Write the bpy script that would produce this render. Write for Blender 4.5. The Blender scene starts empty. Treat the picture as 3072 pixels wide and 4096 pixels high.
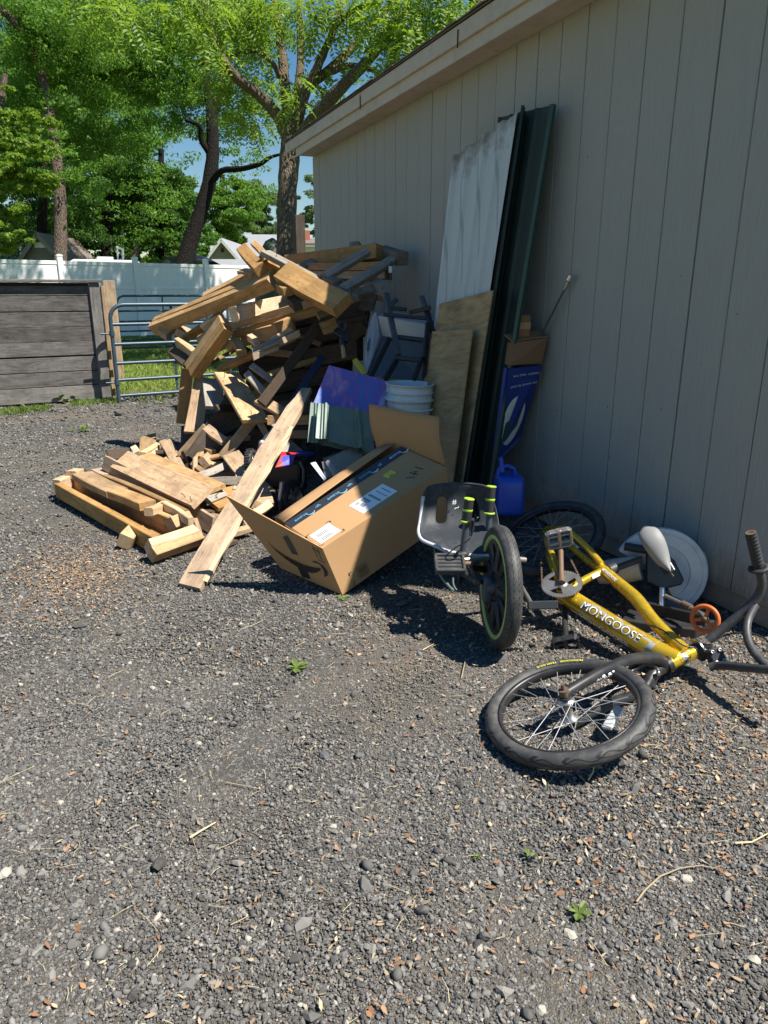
import bpy, math, random
import numpy as np
from mathutils import Vector, Matrix, Euler
R = math.radians
scene = bpy.context.scene
col = scene.collection
rnd = random.Random(7)

# ---------------------------------------------------------------- camera
cam_d = bpy.data.cameras.new('camera'); cam = bpy.data.objects.new('camera', cam_d); col.objects.link(cam)
cam.location = (0, 0, 1.28)
cam.rotation_euler = (R(90 - 16.863), 0, R(-22.848))
cam_d.sensor_fit = 'HORIZONTAL'; cam_d.sensor_width = 36; cam_d.lens = 33.75
cam_d.clip_start = 0.05; cam_d.clip_end = 500
scene.camera = cam

# ---------------------------------------------------------------- sky and sun
SUN_TO = Vector((0.43, -0.42, 1.0)).normalized()          # towards the sun
elev = math.asin(SUN_TO.z); azim = math.atan2(SUN_TO.x, SUN_TO.y)
world = bpy.data.worlds.new('World'); scene.world = world; world.use_nodes = True
wn = world.node_tree; bgn = wn.nodes['Background']
sky = wn.nodes.new('ShaderNodeTexSky'); sky.sky_type = 'NISHITA'; sky.sun_disc = False
sky.sun_elevation = elev; sky.sun_rotation = azim; sky.air_density = 1.25; sky.dust_density = 0.0; sky.ozone_density = 3.0
hsv = wn.nodes.new('ShaderNodeHueSaturation'); hsv.inputs['Saturation'].default_value = 1.3
wn.links.new(sky.outputs[0], hsv.inputs['Color']); wn.links.new(hsv.outputs[0], bgn.inputs[0]); bgn.inputs[1].default_value = 0.053
sun_d = bpy.data.lights.new('sun', 'SUN'); sun = bpy.data.objects.new('sun', sun_d); col.objects.link(sun)
sun_d.energy = 5.0; sun_d.angle = R(0.53); sun_d.color = (1.0, 0.95, 0.86)
sun.rotation_euler = SUN_TO.to_track_quat('Z', 'Y').to_euler(); sun.location = (6, -6, 14)
vs = scene.view_settings
vs.view_transform = 'Standard'; vs.look = 'None'; vs.exposure = 1.0; vs.gamma = 1.0; vs.use_curve_mapping = False
scene.cycles.max_bounces = 6; scene.cycles.diffuse_bounces = 4; scene.cycles.transparent_max_bounces = 8

# ---------------------------------------------------------------- helpers
def V(*a): return Vector(a[0]) if len(a) == 1 else Vector(a)

class MB:
    """collects geometry for ONE mesh object"""
    def __init__(s): s.v = []; s.f = []; s.sm = []; s.mi = []
    def add(s, vs, fs, smooth=False, mi=0):
        b = len(s.v); s.v += [tuple(p) for p in vs]
        for f in fs: s.f.append(tuple(b + i for i in f)); s.sm.append(smooth); s.mi.append(mi)
        return s
    def hexa(s, p, mi=0):       # p: 4 bottom ccw, 4 top ccw
        return s.add(p, [(3, 2, 1, 0), (4, 5, 6, 7), (0, 1, 5, 4), (1, 2, 6, 5), (2, 3, 7, 6), (3, 0, 4, 7)], False, mi)
    def box(s, lo, hi, mi=0):
        x0, y0, z0 = lo; x1, y1, z1 = hi
        return s.hexa([(x0, y0, z0), (x1, y0, z0), (x1, y1, z0), (x0, y1, z0), (x0, y0, z1), (x1, y0, z1), (x1, y1, z1), (x0, y1, z1)], mi)
    def obox(s, c, u, v, w, a, b, d, mi=0):   # centre, unit axes, half sizes
        c = V(c); u = V(u) * a; v = V(v) * b; w = V(w) * d
        return s.hexa([c - u - v - w, c + u - v - w, c + u + v - w, c - u + v - w, c - u - v + w, c + u - v + w, c + u + v + w, c - u + v + w], mi)
    def bar(s, p0, p1, w, t, n=(0, 0, 1), mi=0):
        p0 = V(p0); p1 = V(p1); u = (p1 - p0).normalized(); n = V(n); n = (n - u * n.dot(u)).normalized(); v = n.cross(u)
        return s.obox((p0 + p1) / 2, u, v, n, (p1 - p0).length / 2, w / 2, t / 2, mi)
    def prism(s, pts, off, mi=0):             # planar polygon extruded by a vector
        n = len(pts); o = V(off); a = [V(p) for p in pts]
        fs = [tuple(range(n - 1, -1, -1)), tuple(range(n, 2 * n))] + [(i, (i + 1) % n, n + (i + 1) % n, n + i) for i in range(n)]
        return s.add(a + [p + o for p in a], fs, False, mi)
    def tube(s, pts, r, seg=10, cap=True, smooth=True, mi=0, wob=0.0, seed=0):
        pts = [V(p) for p in pts]; n = len(pts)
        rr = r if isinstance(r, (list, tuple)) else [r] * n
        rg = random.Random(seed)
        vs = []; fs = []; prev = None
        for i, p in enumerate(pts):
            t = (pts[min(i + 1, n - 1)] - pts[max(i - 1, 0)]).normalized()
            if prev is None:
                a = Vector((0, 0, 1)) if abs(t.z) < 0.9 else Vector((1, 0, 0)); u = t.cross(a).normalized()
            else: u = (prev - t * prev.dot(t)).normalized()
            prev = u; w = t.cross(u)
            for k in range(seg):
                g = 2 * math.pi * k / seg; q = rr[i] * (1 + (rg.uniform(-wob, wob) if wob else 0))
                vs.append(p + u * math.cos(g) * q + w * math.sin(g) * q)
        for i in range(n - 1):
            for k in range(seg): fs.append((i * seg + k, i * seg + (k + 1) % seg, (i + 1) * seg + (k + 1) % seg, (i + 1) * seg + k))
        s.add(vs, fs, smooth, mi)
        if cap:
            s.add(vs[:seg], [tuple(range(seg - 1, -1, -1))], False, mi); s.add(vs[-seg:], [tuple(range(seg))], False, mi)
        return s
    def lathe(s, prof, c, ax, seg=48, smooth=True, mi=0, closed=False, a0=0, a1=2 * math.pi):
        """prof: (radius, height along axis)"""
        c = V(c); ax = V(ax).normalized(); h = Vector((0, 0, 1)) if abs(ax.z) < 0.9 else Vector((1, 0, 0))
        u = ax.cross(h).normalized(); w = ax.cross(u); full = abs(a1 - a0 - 2 * math.pi) < 1e-6; m = len(prof); ns = seg if full else seg + 1
        vs = []; fs = []
        for k in range(ns):
            g = a0 + (a1 - a0) * k / seg; d = u * math.cos(g) + w * math.sin(g)
            for r_, h_ in prof: vs.append(c + d * r_ + ax * h_)
        for k in range(seg):
            k2 = (k + 1) % ns
            for j in range(m if closed else m - 1):
                j2 = (j + 1) % m; fs.append((k * m + j, k2 * m + j, k2 * m + j2, k * m + j2))
        return s.add(vs, fs, smooth, mi)
    def disc(s, c, ax, r, seg=32, mi=0):
        c = V(c); ax = V(ax).normalized(); h = Vector((0, 0, 1)) if abs(ax.z) < 0.9 else Vector((1, 0, 0)); u = ax.cross(h).normalized(); w = ax.cross(u)
        return s.add([c + (u * math.cos(2 * math.pi * k / seg) + w * math.sin(2 * math.pi * k / seg)) * r for k in range(seg)], [tuple(range(seg))], False, mi)
    def build(s, name, mats, parent=None, bevel=0.0, bseg=1):
        me = bpy.data.meshes.new(name); me.from_pydata(s.v, [], s.f)
        mats = mats if isinstance(mats, (list, tuple)) else [mats]
        for m in mats: me.materials.append(m)
        me.polygons.foreach_set('use_smooth', s.sm); me.polygons.foreach_set('material_index', s.mi)
        me.validate(); me.update()
        o = bpy.data.objects.new(name, me); col.objects.link(o)
        if parent is not None: o.parent = parent; o.matrix_parent_inverse = parent_inv(parent)
        if bevel:
            b = o.modifiers.new('bevel', 'BEVEL'); b.width = bevel; b.segments = bseg; b.limit_method = 'ANGLE'; b.angle_limit = R(40)
        return o

def parent_inv(p):
    m = Matrix.Identity(4); q = p
    chain = []
    while q is not None: chain.append(q); q = q.parent
    for q in reversed(chain): m = m @ q.matrix_parent_inverse @ Matrix.LocRotScale(q.location, q.rotation_euler, q.scale) if q.rotation_mode != 'QUATERNION' else m @ q.matrix_parent_inverse @ Matrix.LocRotScale(q.location, q.rotation_quaternion, q.scale)
    return m.inverted()

def tag(o, label=None, cat=None, group=None, kind=None):
    if label: o['label'] = label
    if cat: o['category'] = cat
    if group: o['group'] = group
    if kind or cat: o['kind'] = kind or 'thing'
    return o

def thing(name, label, cat, loc=(0, 0, 0), group=None):
    o = bpy.data.objects.new(name, None); o.empty_display_size = 0.1; col.objects.link(o); o.location = loc
    return tag(o, label, cat, group)

def mesh_np(name, verts, quads, mat, parent=None, smooth=False):
    me = bpy.data.meshes.new(name); nv = len(verts); nf, k = quads.shape
    me.vertices.add(nv); me.vertices.foreach_set('co', np.ascontiguousarray(verts, dtype=np.float32).ravel())
    me.loops.add(nf * k); me.loops.foreach_set('vertex_index', np.ascontiguousarray(quads, dtype=np.int32).ravel())
    me.polygons.add(nf); me.polygons.foreach_set('loop_start', np.arange(0, nf * k, k, dtype=np.int32))
    me.update(calc_edges=True)
    me.materials.append(mat)
    if smooth: me.polygons.foreach_set('use_smooth', np.ones(nf, dtype=bool))
    o = bpy.data.objects.new(name, me); col.objects.link(o)
    if parent is not None: o.parent = parent; o.matrix_parent_inverse = parent_inv(parent)
    return o

def text_obj(body, name, mat, origin, xdir, ydir, height, parent, bold=0.0, lift=0.0, squeeze=1.0, depth=0.0006, center=True):
    """flat lettering laid on a surface: origin, reading direction, up direction"""
    cu = bpy.data.curves.new(name, 'FONT'); cu.body = body; cu.size = 1.0; cu.offset = bold; cu.resolution_u = 3
    if center: cu.align_x = 'CENTER'; cu.align_y = 'CENTER'
    tmp = bpy.data.objects.new('tmp', cu); me = bpy.data.meshes.new_from_object(tmp); me.name = name
    bpy.data.objects.remove(tmp); bpy.data.curves.remove(cu)
    x = V(xdir).normalized(); y = V(ydir); y = (y - x * y.dot(x)).normalized(); z = x.cross(y); o_ = V(origin)
    for v in me.vertices:
        c = v.co.copy(); v.co = o_ + x * c.x * height * squeeze + y * c.y * height + z * lift
    me.materials.clear(); me.materials.append(mat)
    ob = bpy.data.objects.new(name, me); col.objects.link(ob); ob.parent = parent; ob.matrix_parent_inverse = parent_inv(parent)
    return ob

# ---------------------------------------------------------------- materials
class NT:
    def __init__(s, name):
        s.m = bpy.data.materials.new(name); s.m.use_nodes = True; s.t = s.m.node_tree; s.n = s.t.nodes; s.b = s.n['Principled BSDF']; s.out = s.n['Material Output']
    def new(s, typ, **kw):
        nd = s.n.new(typ)
        for k, v in kw.items(): setattr(nd, k, v)
        return nd
    def link(s, a, b): s.t.links.new(a, b)
    def coord(s, out='Object', scale=(1, 1, 1), rand=False):
        tc = s.new('ShaderNodeTexCoord'); mp = s.new('ShaderNodeMapping'); mp.inputs['Scale'].default_value = scale
        s.link(tc.outputs[out], mp.inputs['Vector'])
        if rand:
            oi = s.new('ShaderNodeObjectInfo'); mu = s.new('ShaderNodeMath', operation='MULTIPLY'); mu.inputs[1].default_value = 37.0
            s.link(oi.outputs['Random'], mu.inputs[0]); s.link(mu.outputs[0], mp.inputs['Location'])
        return mp.outputs[0]
    def noise(s, vec, scale, detail=4, rough=0.55, dist=0.0):
        nd = s.new('ShaderNodeTexNoise'); nd.inputs['Scale'].default_value = scale; nd.inputs['Detail'].default_value = detail
        nd.inputs['Roughness'].default_value = rough; nd.inputs['Distortion'].default_value = dist
        if vec is not None: s.link(vec, nd.inputs['Vector'])
        return nd.outputs['Fac']
    def voro(s, vec, scale, feature='F1', out='Distance', rnd_=1.0):
        nd = s.new('ShaderNodeTexVoronoi', feature=feature); nd.inputs['Scale'].default_value = scale; nd.inputs['Randomness'].default_value = rnd_
        if vec is not None: s.link(vec, nd.inputs['Vector'])
        return nd.outputs[out]
    def ramp(s, fac, stops):
        nd = s.new('ShaderNodeValToRGB'); cr = nd.color_ramp
        while len(cr.elements) < len(stops): cr.elements.new(0.5)
        for e, (p, c) in zip(cr.elements, stops):
            e.position = p; e.color = (*c, 1) if len(c) == 3 else c
        s.link(fac, nd.inputs[0]); return nd.outputs[0]
    def mix(s, fac, a, b, mode='MIX'):
        nd = s.new('ShaderNodeMix', data_type='RGBA', blend_type=mode)
        for i, x in ((0, fac), (6, a), (7, b)):
            if hasattr(x, 'is_linked') or hasattr(x, 'links'): s.link(x, nd.inputs[i])
            elif i == 0: nd.inputs[0].default_value = x
            else: nd.inputs[i].default_value = (*x, 1) if len(x) == 3 else x
        return nd.outputs[2]
    def math(s, op, a, b=None, clamp=False):
        nd = s.new('ShaderNodeMath', operation=op, use_clamp=clamp)
        for i, x in ((0, a), (1, b)):
            if x is None: continue
            if hasattr(x, 'links'): s.link(x, nd.inputs[i])
            else: nd.inputs[i].default_value = x
        return nd.outputs[0]
    def bump(s, h, strength=0.3, dist=0.01):
        nd = s.new('ShaderNodeBump'); nd.inputs['Strength'].default_value = strength; nd.inputs['Distance'].default_value = dist
        s.link(h, nd.inputs['Height']); s.link(nd.outputs[0], s.b.inputs['Normal']); return nd
    def col(s, c):
        if hasattr(c, 'links'): s.link(c, s.b.inputs['Base Color'])
        else: s.b.inputs['Base Color'].default_value = (*c, 1)
    def set(s, rough=None, metal=None, spec=None, coat=None):
        if rough is not None: s.b.inputs['Roughness'].default_value = rough
        if metal is not None: s.b.inputs['Metallic'].default_value = metal
        if spec is not None: s.b.inputs['Specular IOR Level'].default_value = spec
        if coat is not None: s.b.inputs['Coat Weight'].default_value = coat
        return s.m

def wood(name, light, dark, spots=0.6, grey=0.0, sat_var=0.18, rough=0.8):
    """sawn timber: grain along the object's own X axis, shade varies from piece to piece"""
    k = NT(name); c = k.coord('Object', (1.1, 9, 9), True); cf = k.coord('Object', (3.0, 70, 70), True); cs = k.coord('Object', (1, 1, 1), True)
    g = k.noise(c, 2.2, 5, 0.6, 1.6); f = k.noise(cf, 3.0, 3, 0.6)
    gf = k.math('ADD', k.math('MULTIPLY', g, 0.7), k.math('MULTIPLY', f, 0.3))
    base = k.ramp(gf, [(0.33, dark), (0.47, tuple(0.6 * a + 0.4 * b for a, b in zip(light, dark))), (0.62, light)])
    st = k.noise(cs, 5.0, 5, 0.65)                                   # blotches of weather and dirt
    base = k.mix(k.math('MULTIPLY', k.ramp(st, [(0.46, (0, 0, 0)), (0.70, (1, 1, 1))]), 0.55 + grey), base, tuple(0.55 * a + 0.025 for a in dark))
    sp = k.voro(k.coord('Object', (5, 9, 9), True), 1.7, 'F1'); sp2 = k.ramp(sp, [(0.06, (1, 1, 1)), (0.12, (0, 0, 0))])   # knots and nail stains
    base = k.mix(k.math('MULTIPLY', sp2, spots), base, tuple(0.30 * a for a in dark))
    gm = k.noise(k.coord('Object', (14, 30, 30), True), 1.6, 6, 0.75); base = k.mix(k.math('MULTIPLY', k.ramp(gm, [(0.56, (0, 0, 0)), (0.66, (1, 1, 1))]), 0.5), base, tuple(0.35 * a for a in dark))
    oi = k.new('ShaderNodeObjectInfo'); hs = k.new('ShaderNodeHueSaturation')
    k.link(base, hs.inputs['Color']); r_ = oi.outputs['Random']
    k.link(k.math('ADD', k.math('MULTIPLY', r_, 0.46), 0.70), hs.inputs['Value'])
    k.link(k.math('SUBTRACT', 0.93 + sat_var, k.math('MULTIPLY', r_, 2 * sat_var)), hs.inputs['Saturation'])
    k.col(hs.outputs[0]); k.bump(k.math('ADD', f, k.math('MULTIPLY', g, 0.7)), 0.35, 0.004)
    return k.set(rough, spec=0.25)

def plain(name, c, rough=0.5, metal=0.0, var=0.12, scale=6.0, bump=0.0, dirt=None, dirt_amt=0.4, spec=0.5, bscale=None, coat=None):
    k = NT(name); co = k.coord('Object'); n = k.noise(co, scale, 5, 0.6)
    b = k.mix(n, tuple(x * (1 - var) for x in c), tuple(min(1, x * (1 + var)) for x in c))
    if dirt:
        d = k.noise(co, scale * 2.3, 6, 0.7); b = k.mix(k.math('MULTIPLY', k.ramp(d, [(0.48, (0, 0, 0)), (0.68, (1, 1, 1))]), dirt_amt), b, dirt)
    k.col(b)
    rr = k.math('ADD', k.math('MULTIPLY', n, 0.25), rough - 0.12, True); k.link(rr, k.b.inputs['Roughness'])
    if bump: k.bump(k.noise(co, bscale or scale * 14, 3, 0.6), bump, 0.003)
    return k.set(None, metal, spec, coat)

WOOD = {
    'fresh': wood('wood_fresh', (0.60, 0.375, 0.165), (0.33, 0.17, 0.06), 0.5),
    'orange': wood('wood_bounce_orange', (0.56, 0.33, 0.14), (0.34, 0.18, 0.07), 0.4),  # fresh wood with orange bounce light put into its colour
    'aged': wood('wood_aged', (0.46, 0.305, 0.165), (0.23, 0.135, 0.062), 0.6),
    'grey': wood('wood_grey', (0.34, 0.30, 0.245), (0.19, 0.16, 0.125), 0.6, 0.15),
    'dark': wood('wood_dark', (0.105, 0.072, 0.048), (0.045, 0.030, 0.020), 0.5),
    'pale': wood('wood_pale', (0.64, 0.47, 0.28), (0.46, 0.31, 0.16), 0.3),
    'barn': wood('wood_barn', (0.17, 0.155, 0.145), (0.042, 0.038, 0.036), 0.5, 0.0, 0.1),
    'barnpost': wood('wood_barnpost', (0.22, 0.205, 0.185), (0.09, 0.082, 0.075), 0.4, 0.0, 0.1),
}
def ply_mat():
    k = NT('plywood'); c = k.coord('Object', (1.6, 5.5, 1), False); g = k.noise(c, 1.5, 5, 0.6, 2.6); f = k.noise(k.coord('Object', (4, 60, 1)), 2.0, 3)
    b = k.ramp(k.math('ADD', k.math('MULTIPLY', g, 0.75), k.math('MULTIPLY', f, 0.25)), [(0.34, (0.25, 0.165, 0.08)), (0.5, (0.41, 0.28, 0.145)), (0.64, (0.48, 0.345, 0.185))])
    s_ = k.noise(k.coord('Object', (40, 9, 1)), 1.6, 4, 0.75); b = k.mix(k.ramp(s_, [(0.64, (0, 0, 0)), (0.73, (0.85, 0.85, 0.85))]), b, (0.07, 0.045, 0.03))
    w = k.noise(k.coord('Object', (2, 2, 2)), 1.5, 4); b = k.mix(k.math('MULTIPLY', k.ramp(w, [(0.45, (0, 0, 0)), (0.7, (1, 1, 1))]), 0.4), b, (0.17, 0.13, 0.09))
    k.col(b); k.bump(f, 0.2, 0.003); return k.set(0.75, spec=0.25)

MT = {
    'ply': ply_mat(),
    'white_vinyl': plain('white_vinyl', (0.80, 0.80, 0.79), 0.45, 0, 0.03, 3.0, dirt=(0.62, 0.62, 0.58), dirt_amt=0.2),
    'gate_paint': plain('gate_paint', (0.045, 0.075, 0.105), 0.42, 0.2, 0.15, 8),
    'card': plain('cardboard', (0.42, 0.25, 0.122), 0.82, 0, 0.07, 5, 0.12, spec=0.2, bscale=160),
    'card_dark': plain('cardboard_inner', (0.40, 0.235, 0.11), 0.85, 0, 0.07, 5, 0.1, spec=0.2),
    'card_brown': plain('cardboard_brown', (0.24, 0.135, 0.07), 0.85, 0, 0.12, 5, 0.1, spec=0.2),
    'black_print': plain('black_print', (0.018, 0.016, 0.015), 0.6, 0, 0.1),
    'tape': plain('packing_tape', (0.03, 0.033, 0.04), 0.22, 0, 0.2, 20, 0.3, spec=0.6),
    'tape_blue': plain('tape_blue_print', (0.18, 0.42, 0.62), 0.4, 0, 0.1),
    'paper': plain('white_paper', (0.80, 0.80, 0.80), 0.6, 0, 0.02),
    'yellow_paper': plain('yellow_sticker', (0.66, 0.58, 0.07), 0.6, 0, 0.05),
    'grey_print': plain('grey_print', (0.30, 0.30, 0.31), 0.6, 0, 0.05),
    'gold': plain('gold_frame_paint', (0.66, 0.43, 0.022), 0.28, 0.55, 0.18, 30, 0.0, (0.28, 0.18, 0.06), 0.30, coat=0.5),
    'rubber': plain('tyre_rubber', (0.030, 0.030, 0.031), 0.62, 0, 0.2, 9, 0.25, (0.10, 0.092, 0.08), 0.35),
    'black_metal': plain('black_paint', (0.022, 0.022, 0.024), 0.38, 0.1, 0.2, 9, 0, (0.09, 0.08, 0.07), 0.3),
    'bar_black': plain('black_bar_paint', (0.038, 0.038, 0.041), 0.5, 0.0, 0.2, 14, 0.1, (0.13, 0.12, 0.11), 0.3),
    'alloy': plain('worn_alloy', (0.42, 0.40, 0.37), 0.38, 0.85, 0.2, 12, 0.0, (0.22, 0.14, 0.08), 0.35),
    'chrome': plain('chrome', (0.68, 0.68, 0.68), 0.25, 1.0, 0.08, 8),
    'spoke': plain('spoke_steel', (0.34, 0.34, 0.35), 0.5, 0.5, 0.15, 8),
    'rust': plain('rusty_steel', (0.15, 0.105, 0.075), 0.6, 0.4, 0.35, 14, 0.1, (0.24, 0.10, 0.035), 0.55),
    'grey_saddle': plain('grey_saddle', (0.20, 0.20, 0.198), 0.6, 0, 0.06, 9, 0.06),
    'white_decal': plain('white_decal', (0.80, 0.80, 0.80), 0.45, 0, 0.03),
    'yellow_decal': plain('yellow_decal', (0.62, 0.58, 0.05), 0.5, 0, 0.05),
    'lime': plain('lime_plastic', (0.32, 0.52, 0.03), 0.42, 0, 0.08, 8),
    'lime_pale': plain('pale_lime_rim', (0.36, 0.50, 0.14), 0.5, 0, 0.15, 8),
    'black_plastic': plain('black_plastic', (0.024, 0.025, 0.027), 0.36, 0, 0.15, 6, 0.03, (0.07, 0.065, 0.06), 0.3),
    'grip_rubber': plain('grip_rubber', (0.022, 0.022, 0.023), 0.6, 0, 0.15, 8, 0.1),
    'seat_plastic': plain('seat_plastic', (0.022, 0.027, 0.034), 0.62, 0, 0.12, 7, 0.04, (0.14, 0.13, 0.12), 0.3),
    'reflector': plain('clear_reflector', (0.62, 0.64, 0.64), 0.18, 0.3, 0.15, 90, 0.6, bscale=260),
    'saw_white': plain('saw_white', (0.70, 0.70, 0.68), 0.42, 0, 0.08, 5, 0, (0.24, 0.22, 0.19), 0.3),
    'saw_cream': plain('saw_cream', (0.50, 0.45, 0.36), 0.5, 0, 0.08, 5, 0, (0.2, 0.17, 0.13), 0.35),
    'orange_plastic': plain('orange_plastic', (0.58, 0.13, 0.025), 0.5, 0, 0.12, 8, 0, (0.3, 0.1, 0.05), 0.3),
    'bucket': plain('bucket_plastic', (0.62, 0.66, 0.66), 0.4, 0, 0.06, 7, 0, (0.36, 0.37, 0.35), 0.35),
    'tote_clear': plain('tote_frosted', (0.46, 0.48, 0.53), 0.35, 0, 0.06, 4),
    'tote_grey': plain('tote_grey', (0.085, 0.098, 0.118), 0.4, 0, 0.1, 4),
    'rack_black': plain('rack_black', (0.012, 0.013, 0.016), 0.45, 0, 0.15, 6),
    'rack_slate': plain('rack_slate', (0.055, 0.070, 0.090), 0.42, 0, 0.1, 6),
    'green_metal': plain('green_metal', (0.022, 0.062, 0.048), 0.5, 0.1, 0.15, 4, 0, (0.07, 0.09, 0.075), 0.35),
    'green_dark': plain('dark_green_metal', (0.007, 0.020, 0.016), 0.6, 0.0, 0.2, 4, 0, (0.03, 0.04, 0.035), 0.35),
    'green_roof': plain('green_roof_sheet', (0.12, 0.175, 0.145), 0.5, 0.1, 0.12, 5, 0, (0.30, 0.30, 0.22), 0.35),
    'tarp_green': plain('green_tarp', (0.05, 0.075, 0.045), 0.6, 0, 0.2, 5),
    'blue_plastic': plain('blue_plastic', (0.010, 0.060, 0.42), 0.36, 0, 0.1, 5),
    'blue_box': plain('blue_carton', (0.014, 0.038, 0.23), 0.5, 0, 0.08, 5),
    'blue_light': plain('blue_carton_print', (0.06, 0.16, 0.42), 0.5, 0, 0.08, 5),
    'navy_bar': plain('navy_bar', (0.014, 0.024, 0.065), 0.45, 0, 0.12, 5),
    'yellow_plastic': plain('yellow_plastic', (0.55, 0.47, 0.03), 0.45, 0, 0.1, 5),
    'red_plastic': plain('red_plastic', (0.52, 0.025, 0.03), 0.32, 0, 0.1, 8),
    'royal_plastic': plain('royal_plastic', (0.045, 0.075, 0.42), 0.32, 0, 0.1, 8),
    'silver_plastic': plain('silver_plastic', (0.45, 0.47, 0.50), 0.35, 0.5, 0.08, 8),
    'clear_plastic': plain('clear_plastic_bin', (0.30, 0.28, 0.24), 0.25, 0, 0.1, 6),
    'nail': plain('rusty_nail', (0.07, 0.045, 0.035), 0.6, 0.6, 0.2, 40),
    'twig': plain('dry_twig', (0.30, 0.235, 0.16), 0.85, 0, 0.25, 30, 0.2),
    'straw': plain('straw', (0.55, 0.45, 0.26), 0.8, 0, 0.2, 30),
    'stone_pale': plain('pale_stone', (0.38, 0.35, 0.29), 0.85, 0, 0.2, 25, 0.4),
    'stone_dark': plain('dark_stone', (0.095, 0.095, 0.10), 0.8, 0, 0.2, 25, 0.4),
    'concrete': plain('concrete', (0.20, 0.175, 0.145), 0.9, 0, 0.25, 6, 0.5, (0.09, 0.075, 0.06), 0.5),
    'roof_grey': plain('grey_roof', (0.24, 0.25, 0.265), 0.8, 0, 0.15, 4, 0.3),
    'roof_shingle': plain('roof_shingles', (0.16, 0.13, 0.11), 0.9, 0, 0.3, 20, 0.5),
    'house_beige': plain('house_beige', (0.46, 0.40, 0.33), 0.8, 0, 0.05),
    'house_grey': plain('house_grey_siding', (0.17, 0.17, 0.15), 0.8, 0, 0.05),
    'house_white': plain('house_white', (0.74, 0.74, 0.72), 0.7, 0, 0.04),
    'tarp_black': plain('black_tarp', (0.014, 0.015, 0.018), 0.4, 0, 0.3, 3, 0.3),
    'brick': plain('brick', (0.33, 0.12, 0.08), 0.9, 0, 0.2, 14),
    'soil': plain('tan_soil', (0.30, 0.22, 0.15), 0.95, 0, 0.2, 14, 0.5),
}
def paint_siding():
    k = NT('painted_siding'); c = k.coord('Object', (30, 30, 1.6)); g = k.noise(c, 3.0, 5, 0.65, 0.6)
    n = k.noise(k.coord('Object', (1, 1, 0.5)), 1.6, 5, 0.6)
    b = k.mix(n, (0.335, 0.322, 0.298), (0.380, 0.364, 0.336))
    d = k.noise(k.coord('Object', (6, 6, 0.8)), 4.0, 5, 0.7); b = k.mix(k.math('MULTIPLY', k.ramp(d, [(0.6, (0, 0, 0)), (0.78, (1, 1, 1))]), 0.3), b, (0.20, 0.19, 0.17))
    sx = k.new('ShaderNodeSeparateXYZ'); k.link(k.coord('Object'), sx.inputs[0]); sp_ = k.math('ADD', k.math('MULTIPLY', sx.outputs[2], 1.6), k.math('MULTIPLY', k.noise(k.coord('Object', (3, 3, 2)), 3.0, 6, 0.75), 1.0)); b = k.mix(k.ramp(sp_, [(0.62, (0.75, 0.75, 0.75)), (0.95, (0, 0, 0))]), b, (0.20, 0.165, 0.125))
    sp = k.voro(k.coord('Object', (1, 1, 1)), 7.0); b = k.mix(k.ramp(sp, [(0.028, (0.8, 0.8, 0.8)), (0.045, (0, 0, 0))]), b, (0.10, 0.09, 0.08))
    b = k.mix(k.math('MULTIPLY', k.ramp(g, [(0.38, (1, 1, 1)), (0.52, (0, 0, 0))]), 0.08), b, (0.17, 0.16, 0.145)); k.col(b); k.bump(g, 0.6, 0.007); return k.set(0.7, spec=0.3)
MT['siding'] = paint_siding()
MT['trim'] = plain('painted_trim', (0.52, 0.445, 0.365), 0.7, 0, 0.08, 4, 0.1, (0.25, 0.21, 0.17), 0.35)
def white_sheet():
    k = NT('white_metal_sheet'); co = k.coord('Object')
    b = k.mix(k.noise(co, 2.5, 4), (0.47, 0.50, 0.49), (0.56, 0.58, 0.57))
    s_ = k.noise(k.coord('Object', (16, 1.2, 1)), 1.6, 5, 0.7); b = k.mix(k.math('MULTIPLY', k.ramp(s_, [(0.55, (0, 0, 0)), (0.75, (1, 1, 1))]), 0.10), b, (0.34, 0.35, 0.36))
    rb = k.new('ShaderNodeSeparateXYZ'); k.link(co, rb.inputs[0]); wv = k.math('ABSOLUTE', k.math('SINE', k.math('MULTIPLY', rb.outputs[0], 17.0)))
    b = k.mix(k.math('MULTIPLY', k.ramp(k.math('ADD', wv, k.math('MULTIPLY', k.noise(k.coord('Object', (6, 2, 1)), 3, 4), 0.10)), [(0.16, (1, 1, 1)), (0.22, (0, 0, 0))]), 0.7), b, (0.30, 0.32, 0.335))   # darker lines put the shading of the ribs into the colour
    # grime that has rotted into the top end of the sheet (local +Y)
    sx = k.new('ShaderNodeSeparateXYZ'); k.link(co, sx.inputs[0])
    e = k.math('ADD', sx.outputs[1], k.math('MULTIPLY', k.noise(k.coord('Object', (9, 9, 9)), 1.0, 6, 0.7), 0.55))
    b = k.mix(k.ramp(e, [(0.0, (0, 0, 0)), (1.0, (0, 0, 0))]) if False else k.ramp(k.math('SUBTRACT', e, 1.15), [(0.0, (0, 0, 0)), (0.16, (0.9, 0.9, 0.9))]), b, (0.20, 0.15, 0.11))
    sp = k.noise(k.coord('Object', (9, 3, 1)), 3.4, 5, 0.8); b = k.mix(k.ramp(sp, [(0.70, (0, 0, 0)), (0.73, (0.8, 0.8, 0.8))]), b, (0.10, 0.085, 0.075))
    k.col(b); return k.set(0.5, 0.0)
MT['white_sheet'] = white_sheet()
def galaxy():
    k = NT('purple_blue_sheet'); co = k.coord('Object', (2.4, 0.9, 1)); n = k.noise(co, 3.6, 6, 0.66, 0.8)
    b = k.ramp(n, [(0.30, (0.05, 0.22, 0.52)), (0.42, (0.10, 0.15, 0.50)), (0.50, (0.20, 0.13, 0.46)), (0.58, (0.36, 0.19, 0.46)), (0.68, (0.42, 0.40, 0.62))])
    k.col(b); return k.set(0.22)
MT['galaxy'] = galaxy()
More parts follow.
